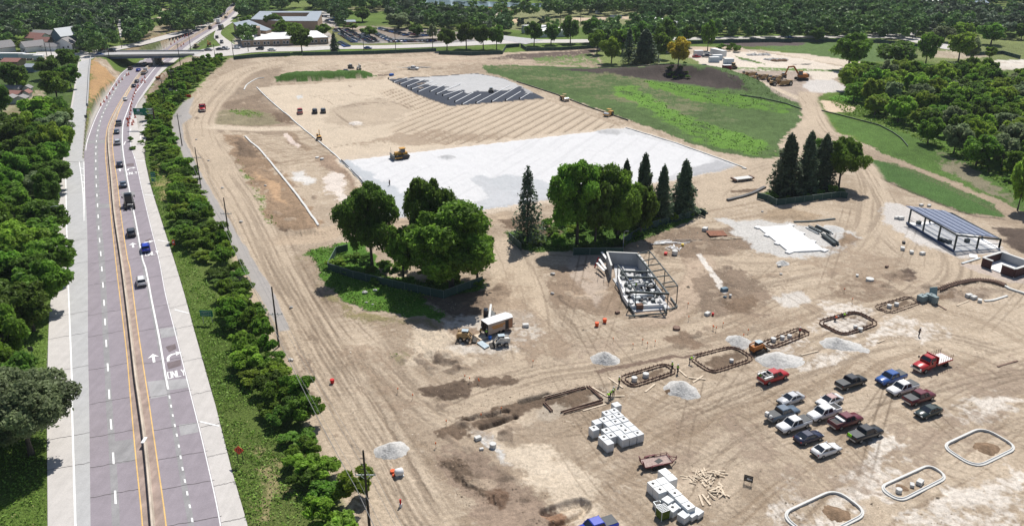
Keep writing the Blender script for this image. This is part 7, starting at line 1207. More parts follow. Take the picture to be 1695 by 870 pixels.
for a, b in (((1041,523.5),(1104,517.5)),((1030,484),(1051,522)),((1092,496),(1104,518)),((1110,492),(1121,507)),((1121,507),(1108,512))): mb = MB(); mb.bar(B(*a,.3), B(*b,.3), .22, .25); mb.build('ground_beam', M_STEEL, root)
for a, b in (((996,417),(1012,439)),((992,429),(1003,445)),((988,435),(1000,448))): mb = MB(); mb.bar(B(*a,1.8), B(*b,1.4), .5, .15); mb.build('scaffold_plank', M_WCONC, root)
mb = MB(); mb.bar(B(984,443,0), B(991,426,2.2), .2); mb.build('red_ladder', M_RED, root); mb = MB(); [mb.bar(B(x,y,0), B(x,y,2.4), .08) for x, y in ((992,446),(1002,447),(990,436),(1010,452))]; mb.build('scaffold_post', M_STEEL, root)
rr_ = random.Random(21)
for a, b, z in (((1030,452),(1040,470),1.6),((1062,448),(1075,470),1.9),((1040,470),(1058,468),.9),((1076,466),(1100,498),1.0),((1052,480),(1066,478),1.3),((1064,480),(1072,500),.8)): wallseg(B(*a), B(*b), .2, z, .25)
for i in range(85):
    x, y = rr_.uniform(1028,1094), rr_.uniform(446,507)
    if x < 1022+(y-446)*.35 or x > 1072+(y-446)*.55: continue
    k = rr_.random(); c = B(x, y, 0); mb = MB(); mb.box((c.x,c.y,.2+.25),(rr_.uniform(.3,1.3),rr_.uniform(.3,.8),rr_.uniform(.2,.7)),rr_.uniform(0,3)); o = mb.build('stored_item', rr_.choice((M_GALV,M_STEEL,M_BLK,M_PVC,M_BLOCK,M_STEEL,M_BLOCK,M_STEEL)), root)
for x, y, s_, m_ in ((1054,498,(1.3,1.0,.8),M_GALV),(1075,497,(1.2,.8,.6),M_BLK),(1058,512,(1.3,1.1,1.0),mat('brown_crate',(.16,.09,.06))),(1045,464,(.8,.5,.5),mat('blue_plastic',(.02,.12,.45)))): c = B(x,y,0); mb = MB(); mb.box((c.x,c.y,.2+s_[2]/2),s_,.2); mb.build('stored_item', m_, root)
# ------------------------------------------------------------------ steel shed at the right
k1, k2, k3 = P(1501,370), P(1578.5,416.8), P(1656,412); k4 = k1+k3-k2; sc0 = (k1+k3)/2; root = thing('steel_shed', sc0, 'open steel shed frame with blue grey roof joists over a white slab', 'building'); zt = 4.3; zl = 2.5; hz_ = {0:0}; lam = lambda p, z=0: Vector((p.x-sc0.x, p.y-sc0.y, z))
mb = MB(); mb.slab([tuple(lam(p)[:2]) for p in (k1,k2,k3,k4)], -.1, .22); mb.build('floor_slab', M_WCONC, root)
for a, b in ((k1,k2),): mb = MB(); mb.bar(lam(a,.3)+Vector((-.15,-.15,0)), lam(b,.3)+Vector((-.15,-.15,0)), .35, .5); mb.build('base_channel', mat('deep_blue_steel',(.03,.06,.14),.5), root)
for a, b, n in ((k1,k2,4),(k2,k3,3),(k4,k3,4),(k1,k4,3)):
    for i in range(n):
        c = a.lerp(b, i/(n-1)) if not (a is k4 or a is k1 and b is k4) or 0 < i < n-1 or a is k4 else None
        if c is None or (b is k3 and a is k2 and i == 0): continue
        mb = MB(); c = lam(c); c = c*.965; fr = max(0,min(1,(c-lam(k1)*.965).dot((k4-k1).normalized())/((k4-k1).length*.965))); mb.bar((c.x,c.y,.2),(c.x,c.y,zt-.1-(zt-zl)*fr),.30,.34); mb.build('column', M_STEEL, root)
for a, b in ((k1,k2),(k2,k3),(k3,k4),(k4,k1)):
    za = (zl if a in (k3,k4) else zt)-.15; zb_ = (zl if b in (k3,k4) else zt)-.15; mb = MB(); mb.bar(lam(a,za)*.965, lam(b,zb_)*.965, .22, .35); mb.build('edge_beam', M_STEEL, root)
    for z in (1.3,2.4):
        if a in (k1,k2) and z < 2: mb = MB(); mb.bar(lam(a,z)*.965+Vector((0,0,0)), lam(b,z)*.965+Vector((0,0,0)), .08); mb.build('side_rail', mat('deep_blue_steel',(.03,.06,.14),.5), root)
R = [P(1499.4,341,zt+.2), P(1580,384,zt+.2), P(1651.5,393.5,zl+.3)]; R4 = P(1565.7,349.4,zl+.3)
mj = mat('blue_grey_roof_joist', (.27,.31,.42), .5, .2, noise=.12)
for i in range(40):
    t = i/39; a, b = R[0].lerp(R[1], t), R4.lerp(R[2], t); mb = MB(); mb.bar(lam(a,zt+.2), lam(b,zl+.3), .17, .16); mb.build('roof_joist', mj, root)
for i in range(5): t = (i+.5)/5; mb = MB(); zz = (zt+.2)*(1-t)+(zl+.3)*t+.12; mb.bar(lam(R[0].lerp(R4,t),zz), lam(R[1].lerp(R[2],t),zz), .30, .06); mb.build('roof_deck_strip', mat('pale_blue_deck_strip', (.34,.38,.48), .4, .3), root)
for i in range(5): x, y = ((1556,400),(1562,402),(1570,404),(1600,402),(1520,372))[i]; c = lam(P(x,y)); mb = MB(); mb.box((c.x,c.y,.6),(1.0,.8,.8),.3); mb.build('stored_item', M_STEEL, root)
# brick walls at the right edge
w1, w2, w3 = P(1624,440), P(1676.5,459.5), P(1655,430.5); dv = w3-w1; dd = (w2-w1); w2e = w2; f1 = w1+dv; nrm = Vector((dd.y,-dd.x,0)).normalized()
root = thing('brick_enclosure', w1, 'roofless dark brick enclosure with pale coping at the right edge', 'building'); M_BRK = mat('dark_red_brick', (.085,.042,.04), .85, noise=.2, scale=3); M_INN = mat('grey_inner_wall', (.40,.41,.42), .8, noise=.06)
pA, pB = Vector((0,0,0)), w2-w1; pC = pB+dv*1.05; pD = dv*1.0; 
def bw(a, b, nm='brick_wall', z=2.0):
    d = (b-a).normalized(); s_ = Vector((d.y,-d.x,0)); mb = MB(); mb.bar(a+Vector((0,0,z/2)), b+Vector((0,0,z/2)), .28, z); mb.build(nm, M_BRK, root); mb = MB(); mb.bar(a-d*.12+Vector((0,0,z+.07)), b+d*.12+Vector((0,0,z+.07)), .55, .13); mb.build('coping', M_KERB, root)
bw(pA, pB*.30); bw(pB*.62, pB); bw(pA+dv.normalized()*.3, pD-dv.normalized()*.3); bw(pD, pD+dd*1.05); bw(pB+dv.normalized()*.3, pC)
mb = MB(); mb.slab([tuple(p[:2]) for p in (pA, pB, pC, pD)], -.05, .16); mb.build('floor_slab', M_WCONC, root)
for a, b in ((pD-dv.normalized()*.2+dd.normalized()*.2, pD+dd*1.0-dv.normalized()*.2),): mb = MB(); mb.bar(a+Vector((0,0,1.08)), b+Vector((0,0,1.08)), .06, 1.8); mb.build('inner_lining', M_INN, root)
plank((1592,437),(1622,428),'long pale metal rail lying beside the brick enclosure',.5,.15,M_GALV,'metal_rail','rail',.2); plank((1604,423),(1618,425),'white sheet lying above the metal rail',2.4,.06,M_WCONC,'white_sheet','sheet',.1)
# ------------------------------------------------------------------ fences, silt fences
M_MESH = mat('dark_green_screen', (.035,.075,.062), .8, noise=.15); M_FPOST = mat('fence_post', (.20,.25,.24), .5, .3, noise=.05)
def fence(pts, h, lab, nm='screened_fence', closed=False, m=M_MESH, post=3.0, cat='fence'):
    q = [P(x, y, h) for x, y in pts]; q = [Vector((p.x, p.y, ground_z(p.x, p.y))) for p in q]; c = q[0].copy(); root = thing(nm, c, lab, cat); acc = 0
    mb = MB()
    for a, b in zip(q[:-1], q[1:]): mb.bar(a-c+Vector((0,0,h/2)), b-c+Vector((0,0,h/2)), .03, h-.12)
    mb.build('screen', m, root); mb = MB()
    for a, b in zip(q[:-1], q[1:]): mb.bar(a-c+Vector((0,0,h)), b-c+Vector((0,0,h)), .07)
    mb.build('top_rail', M_FPOST, root); proto = None; n = 0
    for a, b in zip(q[:-1], q[1:]):
        k = max(1, int((b-a).length/post))
        for i in range(k):
            if n > 95: break
            p = a.lerp(b, i/k)-c
            if proto is None: mb = MB(); mb.tube([(0,0,0),(0,0,h+.05)], .045, 6); proto = o = mb.build('fence_post', M_FPOST, root)
            else: o = proto.copy(); sc.collection.objects.link(o); o.parent = root
            o.location = p; n += 1
fence([(575,404),(556,409),(542,435),(584,448.5),(649,463),(734,483.5),(799,457)], 1.8, 'green screened fence round the left grove'); fence([(842,384),(848,390),(863,402)], 1.8, 'short piece of screened fence left of the middle grove'); fence([(949,410.5),(1032,409),(1033,392),(1073,368),(1123,355),(1160,345),(1169,349)], 1.8, 'green screened fence in front of the middle grove'); fence([(1254,318),(1272,323),(1286,330),(1392,316.5),(1404,318.5)], 1.8, 'green screened fence round the small right grove')
for i, (pts, lb) in enumerate((([(386,93),(430,89),(480,87)],'dark screen fence below the school frontage, left part'),([(500,86.5),(560,85.5),(620,84),(722,80)],'long dark screen fence along the far road'),([(726,84.5),(780,86),(832,84),(838,74),(860,72)],'dark screen fence round the far row of round trees'),([(862,72),(872,79),(930,78),(985,75)],'dark screen fence below the far pair of trees'),([(1140,67.5),(1270,64.5),(1420,64.5)],'long dark screen fence before the far wood'),([(1434,65),(1485,68),(1530,74.5)],'dark screen fence at the far road junction'),([(1600,87),(1660,84),(1690,92)],'low dark screen on the far right lawn'))): fence(pts, 2.0, lb, post=5)
M_SILT = mat('black_silt_fence', (.015,.016,.017), .7, noise=.1)
for pts, lb in (([(1360,182),(1385,188),(1412,195),(1455,206),(1478,218),(1492,228),(1503,241)],'black silt fence winding down the right meadow'),([(1225,157),(1260,162),(1300,170),(1328,180)],'black silt fence at the foot of the soil bank'),([(990,113),(1050,118),(1110,119)],'black silt fence along the lawn edge'),([(855,134),(920,155),(980,178),(1040,198)],'thin black silt fence along the meadow edge')): fence(pts, .5, lb, 'silt_fence', m=M_SILT, post=4)
# survey stakes
M_STK = mat('orange_ribbon', (.75,.16,.03), .7, noise=0); rs_ = random.Random(44); stk = None
for x, y in ((882,604),(1015,566),(1048,576),(1072,574),(1084,571),(1179,545),(1181,547),(1185,548),(1196,541),(1140,530),(770,629),(778,632),(791,634),(793,637),(658,650),(739,704),(722,741),(829,682),(797,693),(683,660),(1397,484),(1410,500),(1230,560),(1238,552),(1063,568),(1138,508)):
    if stk is None: stk = empty('survey_stake', (0,0,-400)); mb = MB(); mb.bar((0,0,0),(0,0,1.0),.06); mb.build('stake', M_WOOD, stk); mb = MB(); mb.box((.02,0,.85),(.16,.12,.3)); mb.build('ribbon', M_STK, stk)
    r = copy_tree(stk); r.location = G3(x, y); r.rotation_euler = (rs_.uniform(-.1,.1), rs_.uniform(-.1,.1), 0); tag(r, 'thin survey stake with an orange ribbon standing in bare soil', 'survey stake', 'survey stakes on the site')
for ch in list(stk.children)+[stk]: bpy.data.objects.remove(ch)
# ------------------------------------------------------------------ poles, wires, signs, cones
M_POLE = mat('dark_timber_pole', (.055,.045,.038), .9, noise=.3); M_WIRE = mat('wire', (.22,.22,.22), .5, noise=0)
def upole(tx, ty, h, lab, arm=True, zg=None, rz=0.0, nm='utility_pole', grp=None, low=None):
    p = P(tx, ty, h); p.z = ground_z(p.x, p.y); 
    if abs(p.z) > .6: p = P(tx, ty, h+p.z); p.z = ground_z(p.x, p.y)
    root = thing(nm, p, lab, 'utility pole', grp, rz); mb = MB(); mb.tube([(0,0,-.3),(0,0,h)], [.20,.12], 8); mb.build('pole', M_POLE, root)
    if arm:
        za = low or h-.9; mb = MB(); mb.bar((-1.3,.15,za),(1.3,.15,za),.10,.13); mb.bar((-.7,.15,za-.05),(0,.1,za-.7),.05); mb.bar((.7,.15,za-.05),(0,.1,za-.7),.05); mb.build('crossarm', M_GALV, root)
        for x in (-1.2,-.45,.45,1.2): mb = MB(); mb.tube([(x,.15,za+.05),(x,.15,za+.25)],.06,6); mb.build('insulator', M_BLK, root)
    return Vector((p.x, p.y, p.z+h)), (low or h-.9)+p.z, p
mainp = [upole(601,745,12,'nearest tall utility pole at the bottom of the hedge',low=8.2), upole(449.5,474,12,'utility pole second from the bottom beside the footpath',low=6.5), upole(370,327,12,'utility pole third from the bottom beside the footpath',low=8), upole(322.5,244,12,'utility pole at the upper footpath',low=9), upole(293,188,11,'utility pole at the bend of the footpath')]
mb_ = MB()
for z in (9.2,10.0,10.8): mb_.bar((-.5,0,z),(.15,0,z),.06)
o = mb_.build('side_bracket', M_BLK, None); o.location = (mainp[0][2].x, mainp[0][2].y, 0)
for ob in sc.objects:
    if ob.get('label') == 'nearest tall utility pole at the bottom of the hedge': o.parent = ob; o.location = (0,0,0)
lp_ = []
for a in ((266,129,13,'tall bare pole in the upper hedge, nearest of the cluster'),(282,114,12,'pole just behind the nearest of the upper hedge'),(319,92,12,'pole in the middle of the upper hedge'),(353,73,11,'pole rising above the exit ramp junction'),(383,66,10,'pole at the left end of the school frontage'),(311,50,12,'pole right of the bridge beyond the hedge'),(293,71,12,'pole in front of the bridge deck'),(176,70,12,'pole left of the cones below the bridge'),(197,54,11,'pole behind the left end of the bridge'),
          (601,66,7,'slim pole by the road left of the car park'),(653,46,13,'tall pole before the middle of the car park'),(715,44,13,'tall pole at the right end of the car park'),(409,68,6,'short pole before the school wing'),(1516,32,12,'pole at the far road junction, left'),(1521,30,12,'pole at the far road junction, right'),(928,8,14,'tall thin light mast by the far ball field'),(962,8,14,'second tall thin light mast by the far ball field'),(1003,28,10,'thin light mast right of the far bleachers'),(818,24,9,'thin light mast at the left ball field'),(72,66,9,'pole beside the trailer lot, left'),(80,66,9,'pole beside the trailer lot, right')):
    lp_.append(upole(*a, arm=a[2] > 10 and a[0] < 400, nm='utility_pole' if 'mast' not in a[3] else 'light_mast'))
def wire(a, b, sag, r_, lab):
    pts = [a.lerp(b, t)-Vector((0,0,sag*4*t*(1-t))) for t in np.linspace(0,1,14)]; mb = MB(); c = pts[0].copy(); mb.tube([p-c for p in pts], r_, 5, False); o = mb.build('overhead_wire', M_WIRE); o.location = c; tag(o, lab, 'overhead wire', 'overhead wires of the pole line')
P0 = mainp[0][2]+(mainp[0][2]-mainp[1][2]); P0.z = 0
for i, (z1, side) in enumerate(((8.4,-1.2),(8.4,1.2),(8.4,.45))):
    for k in range(4):
        a, b = mainp[k], mainp[k+1]; wire(Vector((a[2].x+side, a[2].y, a[1]+.2)), Vector((b[2].x+side, b[2].y, b[1]+.2)), 1.0, .022, 'thin wire strung along the pole line beside the footpath')
    wire(P0+Vector((side,0,8.4)), Vector((mainp[0][2].x+side, mainp[0][2].y, mainp[0][1]+.2)), .6, .022, 'thin wire strung along the pole line beside the footpath')
for k in range(4):
    a, b = ([(P0, 6.6)]+[(m[2], 6.4) for m in mainp])[k:k+2]; wire(Vector((a[0].x-1.3, a[0].y, a[1])), Vector((b[0].x-1.3, b[0].y, b[1])), 1.2, .045, 'thick cable hanging along the hedge')
# lamp post with a curved arm
def lamp(x, y, h, lab, dx=1):
    p = P(x, y, h); root = thing('street_lamp', (p.x,p.y,0), lab, 'street lamp'); mb = MB(); mb.tube([(0,0,0),(0,0,h*.85),(dx*.5,0,h*.95),(dx*1.6,0,h),(dx*2.2,0,h)], [.12,.09,.07,.06,.06], 7); mb.build('post', M_GALV, root); mb = MB(); mb.box((dx*2.5,0,h),(.7,.3,.12)); mb.build('lamp_head', M_GALV, root)
lamp(77,341,8,'curved street lamp rising from the left wood over the shoulder'); lamp(1033,382,4.8,'short lamp post in front of the middle grove',.3)
# signs
M_SG = mat('sign_green', (.0,.16,.10), .5, noise=.04); M_SO = mat('sign_orange_red', (.62,.06,.02), .5, noise=.05); M_SW = mat('sign_white', (.75,.75,.75), .5, noise=.02); M_SBK = mat('sign_back_grey', (.10,.10,.10), .6, noise=.1)
def textline(root, x0, x1, z, h, m, y=-.05, seed=1):  # unreadable line of lettering: small separate strokes
    r = random.Random(seed); mb = MB(); x = x0
    while x < x1:
        wd = h*r.uniform(.45,.7); mb.box((x+wd*.12,y,z),(wd*.22,.012,h)); mb.box((x+wd*.5,y-.001,z+r.choice((-.3,0,.3))*h),(wd*.7,.012,h*.2)); x += wd*1.35
        if r.random() < .15: x += h*.5
    mb.build('lettering', m, root)
def sign(x, y, W_, H_, h0, lab, m, rz=0.0, lines=0, posts=(-.35,.35), nm='road_sign'):
    c = P(x, y, h0+H_/2); g = ground_z(c.x, c.y); c = P(x, y, h0+H_/2+g); root = thing(nm, (c.x,c.y,g), lab, 'road sign', None, rz); mb = MB(); mb.box((0,0,h0+H_/2),(W_,.06,H_)); mb.build('panel', m, root, bevel=.01); mb = MB(); mb.box((0,-.012,h0+H_/2),(W_-.04,.05,H_-.04))
    for i in range(lines): textline(root, -W_*.40, W_*.36, h0+H_-(i+.75)*H_/(lines+.5), H_/(lines+.5)*.38, M_SW, -.05, i+int(x))
    for q in posts: mb = MB(); mb.bar((q*W_,.08,-.2),(q*W_,.08,h0+H_-.1),.09); mb.build('post', M_GALV if m is not M_SO else M_BLK, root)
    return root
sign(341.5,518.5,2.6,1.25,1.6,'wide green guide sign with three lines of lettering on the verge',M_SG,-.12,3); sign(253,289,1.5,1.5,1.6,'small green sign by the upper hedge',M_SG,-.1,2); sign(253,298,1.0,.9,.7,'smaller plaque hanging below the upper green sign',M_SG,-.1,1)
rt = sign(287,401,.7,1.3,.6,'orange panel with a white square standing on the verge',M_SO,0,0,(0,)); mb = MB(); mb.box((0,-.04,1.3),(.36,.02,.4)); mb.build('white_square', M_SW, rt)
def diamond(x, y, s, h0, lab, arrows=False, m=M_SO):
    c = P(x, y, h0+s*.7); g = ground_z(c.x, c.y) if c.y < 250 else float(dip(c.y)); c = P(x, y, h0+s*.7+g); root = thing('warning_sign', (c.x,c.y,g), lab, 'road sign', None, -.1); mb = MB(); mb.box((0,0,h0+s*.7),(s,.05,s),0,math.pi/4); mb.build('panel', m, root)
    for q in (-.35,.35): mb = MB(); mb.bar((q*s,.08,-.1),(q*s,.08,h0+s*.45),.08); mb.build('post', M_BLK, root)
    if arrows:
        for q in (-.28,0,.28): mb = MB(); mb.box((q*s,-.035,h0+s*.66),(.06,.02,.34)); mb.add([(q*s-.1,-.045,h0+s*.8),(q*s+.1,-.045,h0+s*.8),(q*s,-.045,h0+s*.98)],[(0,1,2)]); mb.build('arrow', M_BLK, root)
diamond(395,744.5,1.05,1.7,'red orange diamond sign with three black arrows on the lower verge',True); diamond(211,197,1.0,1.0,'red diamond sign among the cones below the overhead sign'); diamond(350,63,1.0,1.4,'orange diamond sign left of the narrow ramp'); diamond(375,63,1.0,1.4,'orange diamond sign right of the narrow ramp'); diamond(355,102,.9,.9,'orange diamond sign beside the exit ramp top')
rt = sign(50,577,.9,.9,1.2,'dark back of a square sign on the left verge',M_SBK,.05,0,(0,)); rt = sign(142,193,1.1,1.1,1.0,'grey back of a small diamond sign by the ramp wall',M_SBK,.1,0,(0,))
c = P(225,188,6.6+dip(320)); gy = c.y; zb = float(dip(gy)); root = thing('overhead_sign', (P(264,205,0).x, gy, zb), 'green overhead sign on a cantilever truss above the exit ramp', 'overhead sign'); X0 = root.location.x
sx = lambda px, z: P(px, 188, z+zb).x-X0
mb = MB(); mb.box(((sx(214.5,6.6)+sx(236.5,6.6))/2,0,6.6),(sx(236.5,6.6)-sx(214.5,6.6),.1,2.5)); mb.build('panel', M_SG, root); pw0 = sx(214.5,6.6)
mb = MB(); mb.box((pw0+1.9,-.07,7.1),(1.0,.04,.9)); mb.build('route_shield', M_SW, root); mb = MB(); mb.box((pw0+1.9,-.10,7.1),(.5,.03,.5)); mb.build('route_figure', mat('pale_blue_figure',(.25,.45,.7)), root)
textline(root, pw0+.5, pw0+3.4, 6.05, .4, M_SW, -.075, 5); mb = MB(); mb.bar((pw0+4.0,-.08,5.8),(pw0+4.7,-.08,6.4),.12,.02); mb.add([(pw0+4.45,-.085,6.6),(pw0+4.95,-.085,6.65),(pw0+4.9,-.085,6.15)],[(0,1,2)]); mb.build('arrow', M_SW, root)
mb = MB(); xe = 0.0
for z in (5.7,7.5):
    for y in (.25,.9): mb.bar((pw0+1,y,z),(xe,y,z),.11)
n = 8
for i in range(n):
    a, b = pw0+5.2+(xe-pw0-5.2)*i/n, pw0+5.2+(xe-pw0-5.2)*(i+1)/n; mb.bar((a,.25,5.7),(b,.25,7.5),.07); mb.bar((b,.25,7.5),(b,.9,5.7),.07); mb.bar((a,.9,7.5),(b,.25,7.5),.07)
mb.build('truss', M_GALV, root); mb = MB(); mb.tube([(xe,.55,-.5),(xe,.55,7.9)],.28,10); mb.build('support_post', mat('weathered_brown_steel',(.09,.05,.04)), root)
# cones and drums along the lanes
def drum_proto():
    root = empty('traffic_drum', (0,0,-400)); mb = MB(); mb.tube([(0,0,0),(0,0,.12),(0,0,.95),(0,0,1.0)],[.42,.30,.22,.15],10); mb.build('barrel', M_ORNG, root)
    for z in (.35,.65): mb = MB(); mb.tube([(0,0,z),(0,0,z+.12)],.285 if z < .5 else .262,10); mb.build('white_band', M_SW, root)
    mb = MB(); mb.tube([(0,0,-.01),(0,0,.06)],.46,10); mb.build('rubber_base', M_BLK, root); return root
DP = drum_proto()
cones = [(167,175),(172.5,169.5),(177,163.5),(182,156.5),(187.5,149),(193,142),(197.5,137),(202.5,132.5),(210,125.5),(213,124)]
cr_ = [(213,204),(215,197),(215.5,190),(216.5,184),(217,178),(218,172.5),(219.5,166),(221,161),(223,156),(225,150.5),(227.5,146),(229,143),(234,137),(236,134),(240,129),(221,203),(224,195),(212,209),(219,207),(240,137)]
for i, (x, y) in enumerate(cones+cr_+[(272+i*5.6,81-i*3.5) for i in range(16)]+[(306,62),(310,60),(314,57.5),(300,77),(304,74)]):
    r = copy_tree(DP); p = PH(x, y, .06); r.location = p; r.scale = (1.15,1.15,1.15); tag(r, 'orange and white traffic drum in the row along the %s' % ('left lane below the bridge' if i < 10 else 'exit ramp near the overhead sign' if i < 30 else 'far highway beyond the bridge'), 'traffic drum', 'drums lining the left lane' if i < 10 else 'drums by the exit ramp' if i < 30 else 'drums on the far highway')
for ch in list(DP.children)+[DP]: bpy.data.objects.remove(ch)
p = at(311,158,.8); root = thing('water_barrier', p, 'red plastic water barrier at the top end of the footpath', 'barrier'); mb = MB(); mb.loft([[(-1.2,-.3,0),(1.2,-.3,0),(1.2,.3,0),(-1.2,.3,0)],[(-1.2,-.12,1.1),(1.2,-.12,1.1),(1.2,.12,1.1),(-1.2,.12,1.1)]]); mb.build('barrier_body', M_RED, root, bevel=.05)
p = PH(238.5,728,.9); o_ = MB().box((0,0,.02),(.5,1.5,.10)).build('white_patch_block', M_SW, None, bevel=.02); o_.location = p; o_.rotation_euler = (0,0,.04); tag(o_, 'white pale block set on top of the median barrier', 'block')
p = at(660,781.5,.8); root = thing('tank_on_skid', at(660.5,781,.6), 'white rounded tank beside the orange ring on the verge', 'tank', None, .4); mb = MB(); mb.tube([(-.6,0,.65),(-.45,0,.65),(.45,0,.65),(.6,0,.65)],[.35,.55,.55,.35],14); mb.build('tank_body', M_SW, root, True); mb = MB(); mb.box((0,0,.08),(1.2,1.0,.16)); mb.build('skid', M_GALV, root)
p = at(663,834,.4); root = thing('marker_post', p, 'small red and white marker standing low on the verge', 'marker'); mb = MB(); mb.tube([(0,0,0),(0,0,.5)],.22,8); mb.build('white_base', M_SW, root); mb = MB(); mb.tube([(0,0,.5),(0,0,1.2)],.14,8); mb.build('red_top', M_RED, root); small(550,631,'bucket','red and white marker can on the verge beside the haul road',1.2,M_RED)
# ------------------------------------------------------------------ workers
M_SKIN = mat('skin', (.42,.26,.18), .6, noise=.05); M_TROU = mat('dark_work_trousers', (.03,.035,.05), .9, noise=.2)
def skin_mesh(name, verts, edges, radii, m, parent, sub=1):
    me = bpy.data.meshes.new(name+'_src'); me.from_pydata(verts, edges, []); o = bpy.data.objects.new(name+'_src', me); sc.collection.objects.link(o); md = o.modifiers.new('s', 'SKIN'); md.use_smooth_shade = True
    for v, r in zip(me.skin_vertices[0].data, radii): v.radius = (r, r)
    me.skin_vertices[0].data[0].use_root = True; sm = o.modifiers.new('u', 'SUBSURF'); sm.levels = sub; dg = bpy.context.evaluated_depsgraph_get(); m2 = bpy.data.meshes.new_from_object(o.evaluated_get(dg)); m2.materials.clear(); m2.materials.append(m); bpy.data.objects.remove(o)
    r = bpy.data.objects.new(name, m2); sc.collection.objects.link(r); r.parent = parent; return r
def person(p, rz, lab, bend=0.0, vest=M_LIME, hat='white', arms=.5, crouch=0.0):
    root = thing('person', p, lab, 'person', None, rz); s_, c_ = math.sin(bend), math.cos(bend); hz_ = .92-crouch*.45; kf = crouch*.35
    T = lambda d, y=0.0: (d*s_, y, hz_+d*c_)
    J = {'pel':(0,0,hz_), 'chest':T(.38), 'neck':T(.54), 'head':T(.68), 'headt':T(.80), 'hl':(0,.10,hz_-.03), 'kl':(.08+kf,.12,hz_*.52), 'al':(-.02,.12,.09), 'tl':(.14,.13,.04), 'hr':(0,-.10,hz_-.03), 'kr':(.03+kf,-.12,hz_*.52), 'ar':(-.05,-.12,.09), 'tr':(.11,-.13,.04), 'sl':T(.50,.19), 'sr':T(.50,-.19)}
    J['el'] = (J['sl'][0]+.10*arms, .27, J['sl'][2]-.26); J['er'] = (J['sr'][0]+.10*arms, -.27, J['sr'][2]-.26); J['wl'] = (J['el'][0]+.24*arms+.02, .24, J['el'][2]-.18+.1*arms); J['wr'] = (J['er'][0]+.24*arms+.02, -.24, J['er'][2]-.18+.1*arms); J['hdl'] = (J['wl'][0]+.07, .23, J['wl'][2]-.07); J['hdr'] = (J['wr'][0]+.07, -.23, J['wr'][2]-.07)
    ks = list(J); E = [('pel','chest'),('chest','neck'),('neck','head'),('head','headt'),('pel','hl'),('hl','kl'),('kl','al'),('al','tl'),('pel','hr'),('hr','kr'),('kr','ar'),('ar','tr'),('neck','sl'),('sl','el'),('el','wl'),('wl','hdl'),('neck','sr'),('sr','er'),('er','wr'),('wr','hdr')]
    R = dict(pel=.14,chest=.15,neck=.065,head=.10,headt=.085,hl=.09,kl=.065,al=.045,tl=.045,hr=.09,kr=.065,ar=.045,tr=.045,sl=.07,el=.05,wl=.033,hdl=.038,sr=.07,er=.05,wr=.033,hdr=.038)
    skin_mesh('body', [J[k] for k in ks], [(ks.index(a), ks.index(b)) for a, b in E], [R[k] for k in ks], M_SKIN, root)
    lk = ['pel','hl','kl','al','hr','kr','ar']; skin_mesh('trousers', [J[k] for k in lk], [(0,1),(1,2),(2,3),(0,4),(4,5),(5,6)], [.155,.105,.085,.07,.105,.085,.07], M_TROU, root)
    vk = ['pel','chest','neck','sl','el','sr','er']; vv = [T(.06),J['chest'],T(.50),J['sl'],tuple(np.array(J['sl'])*.5+np.array(J['el'])*.5),J['sr'],tuple(np.array(J['sr'])*.5+np.array(J['er'])*.5)]; skin_mesh('vest', vv, [(0,1),(1,2),(2,3),(3,4),(2,5),(5,6)], [.165,.185,.10,.095,.07,.095,.07], vest, root)
    h = J['headt']; mb = MB(); mb.ball((h[0],h[1],h[2]+.0),.135,1.1,1,.85,10,6); mb.build('hard_hat', {'white':M_SW,'orange':M_ORNG,'green':M_LIME}[hat], root, True)
for a in ((1010.5,651,0,'worker in lime vest bending over the open formwork boards',.5),(1015.5,648,1.2,'worker in lime vest standing right of the bending one by the open formwork',.15),(1009,656,2.0,'stooping worker with white hat closest to the wrapped blocks',1.0),(1025,630,-.3,'worker in lime vest standing alone at the left tip of the narrow formwork',.0),(1113,605,2.6,'left of two workers standing at the right end of the narrow formwork',.1),(1122,610,0.4,'right of two workers standing at the right end of the narrow formwork',.0),(1142,594,0,'worker leaning over the left tip of the large formwork ring',.9),(1257.5,624,.2,'worker in lime shirt behind the red utility pickup',.1),
          (1382,524,0,'worker with orange vest crouching on the edge of the formwork ring',.9,M_ORNG),(1396,519,0,'worker in green vest crouching behind the orange vested one',.9),(1324,548,0,'worker in red standing in the narrow formwork right of the loader',.0,M_RED),(1522,549,0,'person in dark clothes walking alone below the farthest formwork',.1,M_TROU),(644.5,302,1,'person walking alone on the pale stone pad',.1,M_TROU),(795,548,0,'worker in yellow at the open end of the cargo trailer',.2,M_YELM),(1052,474,0,'worker in lime shirt inside the frame building',.3),(805,551,1,'worker in lime vest beside the trailer ramp',.2)):
    q_ = at(a[0], a[1], .9); person((q_[0],q_[1],q_[2]+(.2 if 'frame b' in a[3] else 0)), a[2], a[3], a[4], a[5] if len(a) > 5 else M_LIME, 'white', .9, .8 if 'crouch' in a[3] else 0)
